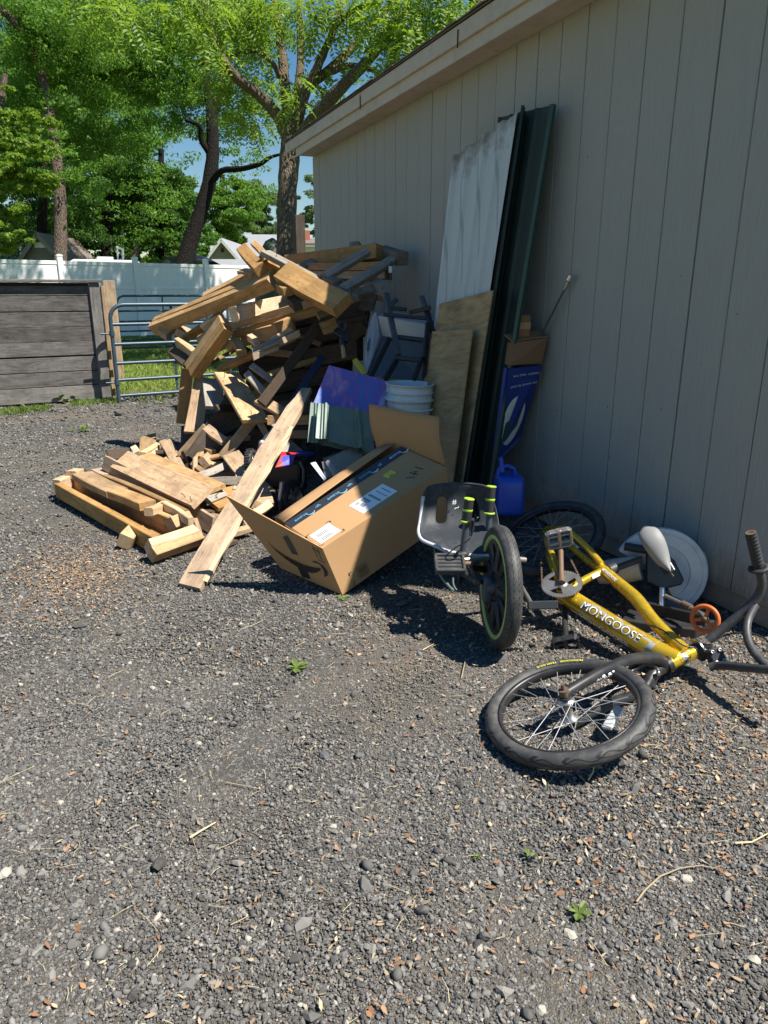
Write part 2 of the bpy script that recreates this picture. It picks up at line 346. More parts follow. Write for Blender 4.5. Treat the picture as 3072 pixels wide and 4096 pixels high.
def redblue():
    k = NT('red_blue_plastic'); n = k.noise(k.coord('Object'), 14, 5, 0.7)
    k.col(k.ramp(n, [(0.49, (0.05, 0.07, 0.42)), (0.52, (0.55, 0.05, 0.03))])); return k.set(0.35)
MT['redblue'] = redblue()
def bark(name, c1, c2, scale=1.0):
    k = NT(name); co = k.coord('Object', (38 * scale, 38 * scale, 7.0 * scale)); v = k.voro(co, 1.0, 'DISTANCE_TO_EDGE'); n = k.noise(co, 1.5, 5, 0.7)
    h = k.math('ADD', k.math('MULTIPLY', k.math('MINIMUM', v, 0.35), 2.0), k.math('MULTIPLY', n, 0.6))
    k.col(k.ramp(h, [(0.25, c2), (0.75, c1)])); k.bump(h, 0.9, 0.03); return k.set(0.95, spec=0.1)
MT['bark_walnut'] = bark('bark_walnut', (0.20, 0.16, 0.115), (0.08, 0.062, 0.045))
MT['bark_shaded'] = bark('bark_shaded', (0.022, 0.019, 0.017), (0.009, 0.008, 0.007), 0.6)  # canopy shade put into this near-black bark colour
MT['bark_brown'] = bark('bark_brown', (0.15, 0.115, 0.09), (0.06, 0.046, 0.036), 0.6)
def leaf(name, dark, light, trans):
    k = NT(name); ge = k.new('ShaderNodeNewGeometry'); c = k.mix(ge.outputs['Random Per Island'], dark, light)
    k.col(c); k.set(0.5, spec=0.25)
    tr = k.new('ShaderNodeBsdfTranslucent'); k.link(k.mix(ge.outputs['Random Per Island'], trans, tuple(1.25 * a for a in trans)), tr.inputs[0])
    ad = k.new('ShaderNodeMixShader'); ad.inputs[0].default_value = 0.38
    k.link(k.b.outputs[0], ad.inputs[1]); k.link(tr.outputs[0], ad.inputs[2]); k.link(ad.outputs[0], k.out.inputs[0])
    return k.m
MT['leaf_walnut'] = leaf('leaf_walnut', (0.060, 0.125, 0.018), (0.20, 0.30, 0.036), (0.30, 0.46, 0.035))
MT['leaf_mid'] = leaf('leaf_mid', (0.032, 0.090, 0.015), (0.140, 0.250, 0.036), (0.20, 0.40, 0.034))
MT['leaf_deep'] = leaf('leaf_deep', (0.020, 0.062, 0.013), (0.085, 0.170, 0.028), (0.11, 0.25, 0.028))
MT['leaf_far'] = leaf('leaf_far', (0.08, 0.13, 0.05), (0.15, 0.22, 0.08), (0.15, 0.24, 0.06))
MT['grass'] = leaf('grass_blades', (0.13, 0.185, 0.030), (0.30, 0.36, 0.085), (0.26, 0.36, 0.05))
MT['weed'] = leaf('weed_leaves', (0.10, 0.15, 0.035), (0.20, 0.27, 0.07), (0.16, 0.25, 0.04))
def litter():
    k = NT('leaf_litter'); ge = k.new('ShaderNodeNewGeometry')
    k.col(k.ramp(ge.outputs['Random Per Island'], [(0.0, (0.16, 0.075, 0.035)), (0.25, (0.32, 0.16, 0.08)), (0.5, (0.30, 0.22, 0.13)), (0.8, (0.24, 0.17, 0.11)), (1.0, (0.50, 0.41, 0.26))])); return k.set(0.8, spec=0.2)
MT['litter'] = litter()
def gravel_ground():
    k = NT('gravel_ground'); co = k.coord('Object')
    v1 = k.voro(co, 150.0, 'F1', 'Color'); e1 = k.voro(co, 150.0, 'DISTANCE_TO_EDGE'); n = k.noise(co, 1.1, 5, 0.6); f = k.noise(co, 240, 3, 0.7)
    bw = k.new('ShaderNodeSeparateColor'); k.link(v1, bw.inputs[0])
    st = k.ramp(bw.outputs[0], [(0.0, (0.045, 0.044, 0.043)), (0.5, (0.095, 0.092, 0.088)), (0.84, (0.17, 0.162, 0.15)), (1.0, (0.38, 0.35, 0.29))])
    b = k.mix(k.math('MULTIPLY', f, 0.8), st, (0.11, 0.102, 0.09))
    b = k.mix(k.ramp(e1, [(0.0, (0.7, 0.7, 0.7)), (0.12, (0, 0, 0))]), b, (0.065, 0.060, 0.056))
    # dusty brown patches where soil and litter have gathered
    b = k.mix(k.math('MULTIPLY', k.ramp(n, [(0.42, (0, 0, 0)), (0.62, (1, 1, 1))]), 0.75), b, (0.165, 0.135, 0.102))
    k.col(b); k.bump(k.math('ADD', k.math('MINIMUM', e1, 0.3), k.math('MULTIPLY', f, 0.5)), 0.8, 0.012); return k.set(0.95, spec=0.15)
MT['gravel_ground'] = gravel_ground()
def pebble_mat():
    k = NT('pebbles'); at = k.new('ShaderNodeAttribute', attribute_type='INSTANCER', attribute_name='tone'); n = k.noise(k.coord('Object'), 3.0, 3)
    c = k.ramp(at.outputs['Fac'], [(0.0, (0.038, 0.036, 0.034)), (0.28, (0.086, 0.084, 0.081)), (0.58, (0.146, 0.141, 0.133)), (0.84, (0.220, 0.208, 0.188)), (0.95, (0.30, 0.275, 0.235)), (1.0, (0.46, 0.42, 0.35))])
    k.col(k.mix(k.math('MULTIPLY', n, 0.30), c, (0.19, 0.178, 0.158))); return k.set(0.85, spec=0.25)
MT['pebble'] = pebble_mat()
def lawn_mat():
    k = NT('lawn'); co = k.coord('Object'); n = k.noise(co, 2.5, 5, 0.65); f = k.noise(co, 60, 3, 0.7)
    k.col(k.mix(f, k.ramp(n, [(0.35, (0.10, 0.14, 0.03)), (0.6, (0.20, 0.25, 0.07)), (0.75, (0.27, 0.25, 0.11))]), (0.06, 0.09, 0.02))); k.bump(f, 0.6, 0.03); return k.set(0.95, spec=0.1)
MT['lawn'] = lawn_mat()

# ---------------------------------------------------------------- placing helper
def place(o, origin, x, y):
    x = V(x).normalized(); y = V(y); y = (y - x * y.dot(x)).normalized(); z = x.cross(y)
    m = Matrix((x, y, z)).transposed().to_4x4(); m.translation = V(origin)
    q = m.to_quaternion(); o.rotation_mode = 'QUATERNION'; o.rotation_quaternion = q; o.location = m.translation
    return o

# ---------------------------------------------------------------- ground
g = MB(); nx, ny = 60, 60
xs = np.linspace(-7, 6, nx); ys = np.linspace(-1.5, 10.6, ny); rs = np.random.default_rng(3)
hz = rs.normal(0, 0.0022, (ny, nx))
g.add([(x, y, float(hz[j, i])) for j, y in enumerate(ys) for i, x in enumerate(xs)],
      [(j * nx + i, j * nx + i + 1, (j + 1) * nx + i + 1, (j + 1) * nx + i) for j in range(ny - 1) for i in range(nx - 1)], True)
tag(g.build('gravel_ground', MT['gravel_ground']), kind='structure')
g = MB(); g.add([(-120, -80, -0.03), (140, -80, -0.03), (140, 9.4, -0.03), (-120, 9.4, -0.03), (-120, 21, 0.15), (140, 21, 0.15), (-120, 200, 0.3), (140, 200, 0.3)],
                [(0, 1, 2, 3), (3, 2, 5, 4), (4, 5, 7, 6)])
tag(g.build('lawn', MT['lawn']), kind='structure')
def lawn_z(y): return -0.03 + max(0.0, (y - 9.4)) / 11.6 * 0.18

# loose stones: thousands of pebbles on the ground, instanced on points
def pebbles(name, pts, scl, tone, rot, zs=0.62):
    me = bpy.data.meshes.new(name); me.vertices.add(len(pts)); me.vertices.foreach_set('co', pts.astype(np.float32).ravel())
    for nm, ty, dat in (('psize', 'FLOAT', scl), ('tone', 'FLOAT', tone), ('prot', 'FLOAT_VECTOR', rot)):
        a = me.attributes.new(nm, ty, 'POINT'); a.data.foreach_set('vector' if ty == 'FLOAT_VECTOR' else 'value', dat.astype(np.float32).ravel())
    o = bpy.data.objects.new(name, me); col.objects.link(o)
    ng = bpy.data.node_groups.new(name, 'GeometryNodeTree'); ng.interface.new_socket('Geometry', in_out='INPUT', socket_type='NodeSocketGeometry'); ng.interface.new_socket('Geometry', in_out='OUTPUT', socket_type='NodeSocketGeometry')
    N = ng.nodes; L = ng.links; gi = N.new('NodeGroupInput'); go = N.new('NodeGroupOutput'); ip = N.new('GeometryNodeInstanceOnPoints'); m2p = N.new('GeometryNodeMeshToPoints')
    L.new(gi.outputs[0], m2p.inputs['Mesh']); L.new(m2p.outputs[0], ip.inputs['Points'])
    gti = N.new('GeometryNodeGeometryToInstance')
    for s in range(6):
        ico = N.new('GeometryNodeMeshIcoSphere'); ico.inputs['Subdivisions'].default_value = 2 if s < 3 else 1; ico.inputs['Radius'].default_value = 0.5
        sp = N.new('GeometryNodeSetPosition'); nt = N.new('ShaderNodeTexNoise'); nt.noise_dimensions = '4D'; nt.inputs['W'].default_value = s * 3.7; nt.inputs['Scale'].default_value = 2.6; nt.inputs['Detail'].default_value = 2
        sub = N.new('ShaderNodeVectorMath'); sub.operation = 'SUBTRACT'; sub.inputs[1].default_value = (0.5, 0.5, 0.5)
        mul = N.new('ShaderNodeVectorMath'); mul.operation = 'MULTIPLY'; mul.inputs[1].default_value = (1.1, 1.1, 1.1)
        L.new(nt.outputs['Color'], sub.inputs[0]); L.new(sub.outputs[0], mul.inputs[0]); L.new(ico.outputs[0], sp.inputs['Geometry']); L.new(mul.outputs[0], sp.inputs['Offset'])
        tf = N.new('GeometryNodeTransform'); tf.inputs['Scale'].default_value = (1.0 + 0.12 * s, 0.95, zs + 0.05 * (s % 3)); L.new(sp.outputs[0], tf.inputs[0])
        sm = N.new('GeometryNodeSetMaterial'); sm.inputs['Material'].default_value = MT['pebble']; L.new(tf.outputs[0], sm.inputs[0]); ss = N.new('GeometryNodeSetShadeSmooth'); L.new(sm.outputs[0], ss.inputs[0]); ss.inputs['Shade Smooth'].default_value = (s % 2 == 0); L.new(ss.outputs[0], gti.inputs[0])
    L.new(gti.outputs[0], ip.inputs['Instance']); ip.inputs['Pick Instance'].default_value = True
    def named(nm, ty):
        a = N.new('GeometryNodeInputNamedAttribute'); a.data_type = ty; a.inputs[0].default_value = nm; return a.outputs[0]
    rv = N.new('FunctionNodeRandomValue'); rv.data_type = 'INT'; rv.inputs[4].default_value = 0; rv.inputs[5].default_value = 5; L.new(rv.outputs[2], ip.inputs['Instance Index'])
    L.new(named('psize', 'FLOAT'), ip.inputs['Scale']); e2r = N.new('FunctionNodeEulerToRotation'); L.new(named('prot', 'FLOAT_VECTOR'), e2r.inputs[0]); L.new(e2r.outputs[0], ip.inputs['Rotation'])
    L.new(ip.outputs[0], go.inputs[0])
    md = o.modifiers.new('scatter', 'NODES'); md.node_group = ng
    return o

def scatter_ground(n, rmin, rmax, seed):
    """points over the visible fan of ground, uniform per area"""
    r = np.random.default_rng(seed); rr = np.sqrt(r.uniform(rmin ** 2, rmax ** 2, n)); a = r.uniform(R(-22.848 + 22.848 * 2 - 52), R(52 + 6), n) - R(22.848) + R(0)
    a = r.uniform(R(22.848 - 36), R(22.848 + 36), n)
    x = rr * np.sin(a); y = rr * np.cos(a); k = (x < 2.42) & (y < 10.2)
    return np.stack([x[k], y[k], np.zeros(k.sum())], 1)
gr = []
for n, r0, r1, s0, seed in ((150000, 0.75, 2.3, 0.0043, 1), (160000, 2.3, 4.2, 0.0052, 2), (130000, 4.2, 8.2, 0.0078, 4), (20000, 8.2, 10.6, 0.015, 5)):
    p = scatter_ground(n, r0, r1, seed); r = np.random.default_rng(seed + 20)
    s = np.clip(s0 * np.exp(r.normal(0, 0.42, len(p))), 0.0025, 0.042); big = r.random(len(p)) < 0.012; s[big] *= 2.2
    gr.append((p, s))
P_ = np.concatenate([a for a, b in gr]); S_ = np.concatenate([b for a, b in gr]); r = np.random.default_rng(9)
pn = np.sin(P_[:, 0] * 2.3 + 1.3 * np.sin(P_[:, 1] * 1.7)) + np.sin(P_[:, 1] * 3.1 + 1.1 * np.sin(P_[:, 0] * 2.9) + 0.7) + 0.7 * np.sin(P_[:, 0] * 6.1 + P_[:, 1] * 4.7); kp_ = r.random(len(S_)) > np.clip((pn - 0.55) * 0.55, 0, 0.72); P_ = P_[kp_]; S_ = S_[kp_]      # packed dusty patches with fewer loose stones
P_[:, 2] = 0.0006 + S_ * r.uniform(0.10, 0.36, len(S_))
T_ = r.beta(1.5, 2.2, len(S_)); T_[r.random(len(S_)) < 0.022] = 0.97; T_[(S_ > 0.022) & (T_ > 0.9)] = 0.5
rot = np.stack([r.normal(0, 0.35, len(S_)), r.normal(0, 0.35, len(S_)), r.uniform(0, 6.28, len(S_))], 1)
tag(pebbles('gravel_stones', P_, S_, T_, rot), 'dark grey loose gravel covering the yard', 'gravel', kind='stuff')

# ---------------------------------------------------------------- garage
WX, WY0, WY1, WZ0, WZ1 = 2.38, 1.72, 7.48, 0.107, 2.565
garage = thing('garage', 'taupe grey garage with vertical grooved siding running along the right side', 'garage', (WX, WY0, 0))
b = MB(); b.box((WX + 0.012, WY0 + 0.012, 0.02), (8.2, WY1 - 0.012, WZ1 + 0.1)); b.build('wall_core', MT['siding'], garage)
b = MB(); b.box((WX + 0.035, WY0 + 0.03, -0.1), (8.15, WY1 - 0.03, 0.10)); b.build('foundation', MT['concrete'], garage, 0.004)
SP = 0.2032; y = 7.462; k = 0
edges = []
while y > WY0: edges.append(y); y -= SP
edges.append(WY0)
for i in range(len(edges) - 1):
    a, c = edges[i], edges[i + 1]
    wide = 0.008 if i % 6 == 1 else 0.0045          # sheet joints gape a little more
    b = MB(); dx = rnd.uniform(-0.0012, 0.0012)
    b.box((WX + dx, c + 0.0035, WZ0 + rnd.uniform(-.002, .002)), (WX + 0.014, a - wide + 0.0035, WZ1 + 0.0))
    b.build('siding_panel', MT['siding'], garage, 0.0025)
b = MB(); b.box((2.215, WY0 - 0.02, WZ1), (WX + 0.3, 7.43, WZ1 + 0.012)); b.build('soffit', MT['trim'], garage)
b = MB(); b.box((2.20, WY0 - 0.02, WZ1 - 0.012), (2.215, 7.43, 2.70)); b.build('fascia', MT['trim'], garage, 0.003)
b = MB(); b.box((2.178, WY0 - 0.05, 2.625), (2.1985, 5.62, 2.715)); b.build('drip_board', MT['trim'], garage, 0.003)
b = MB(); b.box((2.177, 5.626, 2.623), (2.1985, 7.72, 2.715)); b.build('drip_board', MT['trim'], garage, 0.003)
b = MB(); b.add([(2.2, 7.432, WZ1 - 0.012), (2.2, 7.432, 2.7), (2.2, 7.66, 2.7)], [(0, 1, 2), (2, 1, 0)])
sl = math.tan(R(20))
b = MB(); b.hexa([(2.168, WY0 - 0.1, 2.717), (5.3, WY0 - 0.1, 2.717 + 3.17 * sl), (5.3, 7.75, 2.717 + 3.17 * sl), (2.168, 7.75, 2.717),
                  (2.168, WY0 - 0.1, 2.724), (5.3, WY0 - 0.1, 2.735 + 3.17 * sl), (5.3, 7.75, 2.735 + 3.17 * sl), (2.168, 7.75, 2.724)]); roof = b.build('roof', MT['roof_shingle'], garage)
b = MB(); b.hexa([(5.3, WY0 - 0.1, 2.717 + 3.17 * sl), (8.45, WY0 - 0.1, 2.72), (8.45, 7.75, 2.72), (5.3, 7.75, 2.717 + 3.17 * sl),
                  (5.3, WY0 - 0.1, 2.735 + 3.17 * sl), (8.45, WY0 - 0.1, 2.74), (8.45, 7.75, 2.74), (5.3, 7.75, 2.735 + 3.17 * sl)]); b.build('roof', MT['roof_shingle'], garage)
for yy in (WY0 + 0.02, WY1 - 0.03):
    b = MB(); b.prism([(WX, yy, WZ1 + 0.1), (8.2, yy, WZ1 + 0.1), (5.3, yy, 2.71 + 3.1 * sl)], (0, 0.012, 0)); b.build('gable_wall', MT['siding'], garage)
y = WY0 - 0.1
while y < 7.7:                                        # butt ends of the bottom shingle course
    w = rnd.uniform(0.14, 0.24); e = min(y + w, 7.748); b = MB(); x0 = 2.158 + rnd.uniform(-0.006, 0.004); zz = 2.729
    b.hexa([(x0, y, zz - 0.004), (2.34, y, zz + 0.08), (2.34, e - 0.004, zz + 0.08), (x0, e - 0.004, zz - 0.004), (x0, y, zz + 0.004), (2.34, y, zz + 0.088), (2.34, e - 0.004, zz + 0.088), (x0, e - 0.004, zz + 0.004)])
    b.build('shingle', MT['roof_shingle'], roof); y = e
for yy in (5.62, 4.1): b = MB(); b.box((2.172, yy - 0.003, 2.60), (2.178, yy + 0.003, 2.69)); b.build('joint_strap', MT['nail'], garage)

# ---------------------------------------------------------------- white vinyl fence
FA, FB = Vector((-1.5, 20.48, 0)), Vector((4.97, 22.29, 0)); fd = (FB - FA).normalized(); fn = Vector((fd.y, -fd.x, 0))
fence = thing('vinyl_fence', 'tall white vinyl privacy fence across the back of the lawn', 'fence', (1.77, 21.39, 0.15))
posts = [-5.6, -3.65, -1.8, None]; fp = [Vector((-0.08, 20.87, 0)) - fd * 1.92 * k for k in (3, 2, 1)] + [Vector((-0.08, 20.87, 0)), Vector((1.77, 21.39, 0)), Vector((3.73, 21.94, 0)), Vector((6.04, 22.59, 0)), Vector((8.3, 23.22, 0))]
for i, p in enumerate(fp):
    b = MB(); zt = 2.13
    b.obox((p.x, p.y, 0.1 + zt / 2), fd, fn, (0, 0, 1), 0.064, 0.064, zt / 2 - 0.05); po = b.build('post', MT['white_vinyl'], fence, 0.006)
    b = MB(); c = [p + fd * sx * 0.072 + fn * sy * 0.072 for sx, sy in ((-1, -1), (1, -1), (1, 1), (-1, 1))]
    z0 = 0.05 + zt
    b.add([(q.x, q.y, z0) for q in c] + [(q.x, q.y, z0 + 0.03) for q in c] + [(p.x, p.y, z0 + 0.06)], [(3, 2, 1, 0), (0, 1, 5, 4), (1, 2, 6, 5), (2, 3, 7, 6), (3, 0, 4, 7), (4, 5, 8), (5, 6, 8), (6, 7, 8), (7, 4, 8)]); b.build('post_cap', MT['white_vinyl'], po)
    if i:
        q = fp[i - 1]; a = q + fd * 0.066; e = p - fd * 0.066
        for nm, z, hh, th in (('top_rail', 2.03, 0.09, 0.05), ('middle_rail', 1.42, 0.075, 0.05), ('bottom_rail', 0.25, 0.14, 0.05)):
            b = MB(); b.bar((a.x, a.y, z), (e.x, e.y, z), th, hh); b.build(nm, MT['white_vinyl'], fence, 0.006)
        n = 12
        for k in range(n):
            s0 = a.lerp(e, k / n); s1 = a.lerp(e, (k + 1) / n) - fd * 0.0012
            b = MB(); b.bar((s0.x, s0.y, 1.1), (s1.x, s1.y, 1.1), 0.022, 1.84); b.build('fence_board', MT['white_vinyl'], fence)

# ---------------------------------------------------------------- weathered plank bin
c0, c1 = Vector((0.35, 9.66, 0)), Vector((-0.87, 9.50, 0)); bd_ = (c1 - c0).normalized(); bn = Vector((-bd_.y, bd_.x, 0))
if bn.y > 0: bn = -bn
bino = thing('plank_bin', 'weathered dark grey bin of horizontal planks left of the gate', 'bin', tuple(c0))
zb = 0.03; heights = [0.185, 0.172, 0.175, 0.17, 0.175, 0.172, 0.175, 0.115]
def plank_local(name, mat, parent, p0, p1, h, t, nrm, gap=0.0):
    p0 = V(p0); p1 = V(p1); L = (p1 - p0).length; b = MB()
    pr = [(-L / 2, -h / 2, -t / 2), (L / 2, -h / 2 + rnd.uniform(-gap, gap), -t / 2), (L / 2, h / 2 + rnd.uniform(-gap, gap), -t / 2), (-L / 2, h / 2, -t / 2)]
    b.hexa(pr + [(x, y, t / 2) for x, y, z in pr]); o = b.build(name, mat, None, 0.003)
    x = (p1 - p0).normalized(); n = V(nrm); n = (n - x * n.dot(x)).normalized(); place(o, (p0 + p1) / 2, x, n.cross(x))
    if parent is not None: o.parent = parent; o.matrix_parent_inverse = parent_inv(parent)
    return o
for i, h in enumerate(heights):
    z = zb + h / 2
    a = c0 + bd_ * (0.10 + rnd.uniform(-.008, .004)); e = c0 + bd_ * 3.0
    plank_local('plank', WOOD['barn' if i else 'barnpost'], bino, (a.x, a.y, z + rnd.uniform(-.006, .006)), (e.x, e.y, z + rnd.uniform(-.008, .008)), h - rnd.uniform(0.006, 0.014), 0.03, bn, 0.005)
    zb += h
top = zb
plank_local('corner_post', WOOD['barnpost'], bino, tuple(c0 + bd_ * 0.05 + bn * 0.035 + Vector((0, 0, 0.0))), tuple(c0 + bd_ * 0.05 + bn * 0.035 + Vector((0, 0, top + 0.038))), 0.115, 0.035, bn)
plank_local('cap_board', WOOD['barnpost'], bino, tuple(c0 - bd_ * 0.04 + bn * 0.01 + Vector((0, 0, top + 0.055))), tuple(c0 + bd_ * 3 + bn * 0.01 + Vector((0, 0, top + 0.05))), 0.14, 0.03, (0, 0, 1))
plank_local('shade_backing', WOOD['dark'], bino, tuple(c0 + bd_ * .1 - bn * .05 + Vector((0, 0, top * .5 + .02))), tuple(c0 + bd_ * 3 - bn * .05 + Vector((0, 0, top * .5 + .02))), top + 0.03, 0.02, bn)  # dark sheet added behind the plank gaps in place of interior shade
for k in range(8):       # the right-hand side, seen edge on
    s0 = c0 - bn * 0.06 - bd_ * 0.015; s1 = s0 - bn * 1.1 - bd_ * 0.12; z = 0.12 + k * 0.17
    plank_local('side_plank', WOOD['aged' if k % 3 == 1 else 'barnpost'], bino, (s0.x, s0.y, z), (s1.x, s1.y, z + rnd.uniform(-.02, .02)), 0.15, 0.03, -bd_)
plank_local('corner_post', WOOD['aged'], bino, tuple(c0 - bn * 0.045 - bd_ * 0.055), tuple(c0 - bn * 0.045 - bd_ * 0.055 + Vector((0, 0, top))), 0.06, 0.04, -bd_)
back = thing('gate_post_board', 'brown upright board behind the bin, at the hinge side of the gate', 'post', (0.62, 12.1, 0.0))
plank_local('board', WOOD['aged'], back, (0.60, 12.1, 0.0), (0.60, 12.1, 1.47), 0.17, 0.05, (0, -1, 0))

# ---------------------------------------------------------------- tube gates
def tube_gate(label, p0, p1, z0, zt, r, rails, group):
    p0 = V(p0); p1 = V(p1); d = (p1 - p0); d.z = 0; L = d.length; d.normalize(); up = Vector((0, 0, 1))
    o = thing('tube_gate', label, 'gate', tuple(p0), group); rc = 0.16
    pts = [p0 + up * z0] + [p0 + up * (zt - rc)]
    pts += [p0 + d * (rc - rc * math.cos(a)) + up * (zt - rc + rc * math.sin(a)) for a in np.linspace(0.2, math.pi / 2, 6)]
    e = p0 + d * L
    pts += [e - d * (rc - rc * math.cos(a)) + up * (zt - rc + rc * math.sin(a)) for a in np.linspace(math.pi / 2, 0.2, 6)] + [e + up * (zt - rc), e + up * z0]
    b = MB(); b.tube(pts, r, 12); b.build('frame', MT['gate_paint'], o)
    for z in rails:
        b = MB(); b.tube([p0 + d * r * 0.5 + up * z, e - d * r * 0.5 + up * z], r * 0.85, 10); b.build('rail', MT['gate_paint'], o)
    for s in (0.27, 0.54, 0.8):
        q = p0 + d * L * s; b = MB(); b.bar(q + up * rails[0], q + up * (zt - 0.01), 0.03, 0.006, d.cross(up)); b.build('brace', MT['gate_paint'], o)
    for z in (0.25, zt - 0.33):
        b = MB(); b.tube([p0 - up * 0.03 + up * z, p0 + up * (z + 0.03)], r * 1.35, 10); b.tube([p0 + up * z, p0 - d * 0.13 + up * z], 0.011, 8); b.build('hinge', MT['gate_paint'], o)
    return o
tube_gate('dark blue steel tube gate beside the plank bin, partly behind the timber heap', (0.44, 9.39, 0.0), (3.1, 9.86, 0.0), 0.02, 1.155, 0.024, (0.085, 0.275, 0.475, 0.70, 0.93), None)
tube_gate('dark steel tube gate farther back on the lawn, behind the first gate', (0.88, 15.7, 0.09), (4.2, 16.3, 0.09), 0.03, 1.15, 0.022, (0.14, 0.30, 0.47, 0.66, 0.86), None)

# ---------------------------------------------------------------- trees
def leaf_quads(cl, n, size, seed, up=0.35, aspect=0.46, shell=0.25):
    size *= 0.60; n = int(n * 2.1)
    """cl: array of clusters (x,y,z,rx,ry,rz); n leaves in all; returns verts, quads"""
    r = np.random.default_rng(seed); cl = np.asarray(cl, float)
    w = cl[:, 3] * cl[:, 4] * cl[:, 5]; w = w ** 0.8; k = r.choice(len(cl), n, p=w / w.sum())
    d = r.normal(size=(n, 3)); d /= np.linalg.norm(d, axis=1, keepdims=True)
    rad = np.where(r.random(n) < shell, r.uniform(0.72, 1.08, n), r.random(n) ** (1 / 3))
    c = cl[k, :3] + d * cl[k, 3:6] * rad[:, None]
    ax = d * 0.6 + r.normal(size=(n, 3)) * 0.7; ax[:, 2] -= 0.45; ax /= np.linalg.norm(ax, axis=1, keepdims=True)
    nn = d * 0.5 + r.normal(size=(n, 3)) * 0.55; nn[:, 2] += up
    nn -= ax * (nn * ax).sum(1, keepdims=True); nn /= np.linalg.norm(nn, axis=1, keepdims=True) + 1e-9
    sd = np.cross(nn, ax); L = size * r.uniform(0.65, 1.35, n)[:, None]
    v = np.stack([c - ax * L * 0.5, c + sd * L * aspect * 0.5 - nn * L * 0.06, c + ax * L * 0.5 - nn * L * 0.10, c - sd * L * aspect * 0.5 - nn * L * 0.06], 1).reshape(-1, 3)
    return v, np.arange(4 * n).reshape(-1, 4)

def compound_quads(cl, n, length, seed, pairs=6, lf=0.085):
    """pinnate leaves: n sprays, each a drooping rachis with pairs of narrow leaflets"""
    r = np.random.default_rng(seed); cl = np.asarray(cl, float); w = (cl[:, 3] * cl[:, 4] * cl[:, 5]) ** 0.8; k = r.choice(len(cl), n, p=w / w.sum())
    d = r.normal(size=(n, 3)); d /= np.linalg.norm(d, axis=1, keepdims=True); rad = r.random(n) ** 0.45
    c = cl[k, :3] + d * cl[k, 3:6] * rad[:, None]
    ax = d * 0.9 + r.normal(size=(n, 3)) * 0.5; ax[:, 2] -= 0.25; ax /= np.linalg.norm(ax, axis=1, keepdims=True)
    nn = r.normal(size=(n, 3)) * 0.35; nn[:, 2] += 0.9; nn -= ax * (nn * ax).sum(1, keepdims=True); nn /= np.linalg.norm(nn, axis=1, keepdims=True) + 1e-9
    sd = np.cross(nn, ax); L = length * r.uniform(0.7, 1.25, n)[:, None]; vs = []
    for j in range(pairs):
        t = (j + 0.6) / pairs; base = c + ax * L * t - np.array([0, 0, 1.0]) * (L * 0.45 * t * t); sz = lf * (1.15 - 0.5 * abs(t - 0.45)) * r.uniform(0.8, 1.2, (n, 1))
        for s in (-1, 1):
            la = sd * s * 0.92 + ax * 0.45 + nn * (-0.18) + r.normal(size=(n, 3)) * 0.13; la /= np.linalg.norm(la, axis=1, keepdims=True); lw = np.cross(nn, la)
            vs.append(np.stack([base, base + la * sz * 0.45 + lw * sz * 0.17, base + la * sz - nn * sz * 0.14, base + la * sz * 0.45 - lw * sz * 0.17], 1).reshape(-1, 3))
    v = np.concatenate(vs); return v, np.arange(len(v)).reshape(-1, 4)

def blobs(c, rad, n, seed, sub=(0.13, 0.30), flat=0.55):
    n = int(n * 2.6)
    """sub-clusters spread through an ellipsoid crown"""
    r = np.random.default_rng(seed); d = r.normal(size=(n, 3)); d /= np.linalg.norm(d, axis=1, keepdims=True); q = r.random(n)[:, None] ** 0.42
    p = np.asarray(c) + d * np.asarray(rad) * q; m = min(rad); s = r.uniform(sub[0], sub[1], n)[:, None] * m
    return np.concatenate([p, s * r.uniform(0.8, 1.4, (n, 1)), s * r.uniform(0.8, 1.4, (n, 1)), s * flat], 1)

def limb(parent, pts, r, mat, name='limb', seg=10, seed=0):
    P0 = [V(p) for p in pts]; rr = r if isinstance(r, (list, tuple)) else [r] * len(P0); o = []; ro = []
    for i in range(len(P0) - 1):                     # smooth the polyline
        for k in range(4):
            t = k / 4; a = P0[max(i - 1, 0)]; b_ = P0[i]; c = P0[i + 1]; d = P0[min(i + 2, len(P0) - 1)]
            o.append(0.5 * ((2 * b_) + (c - a) * t + (2 * a - 5 * b_ + 4 * c - d) * t * t + (3 * b_ - a - 3 * c + d) * t ** 3)); ro.append(rr[i] * (1 - t) + rr[i + 1] * t)
    o.append(P0[-1]); ro.append(rr[-1])
    b = MB(); b.tube(o, ro, seg, True, True, 0, 0.07, seed); return b.build(name, mat, parent)

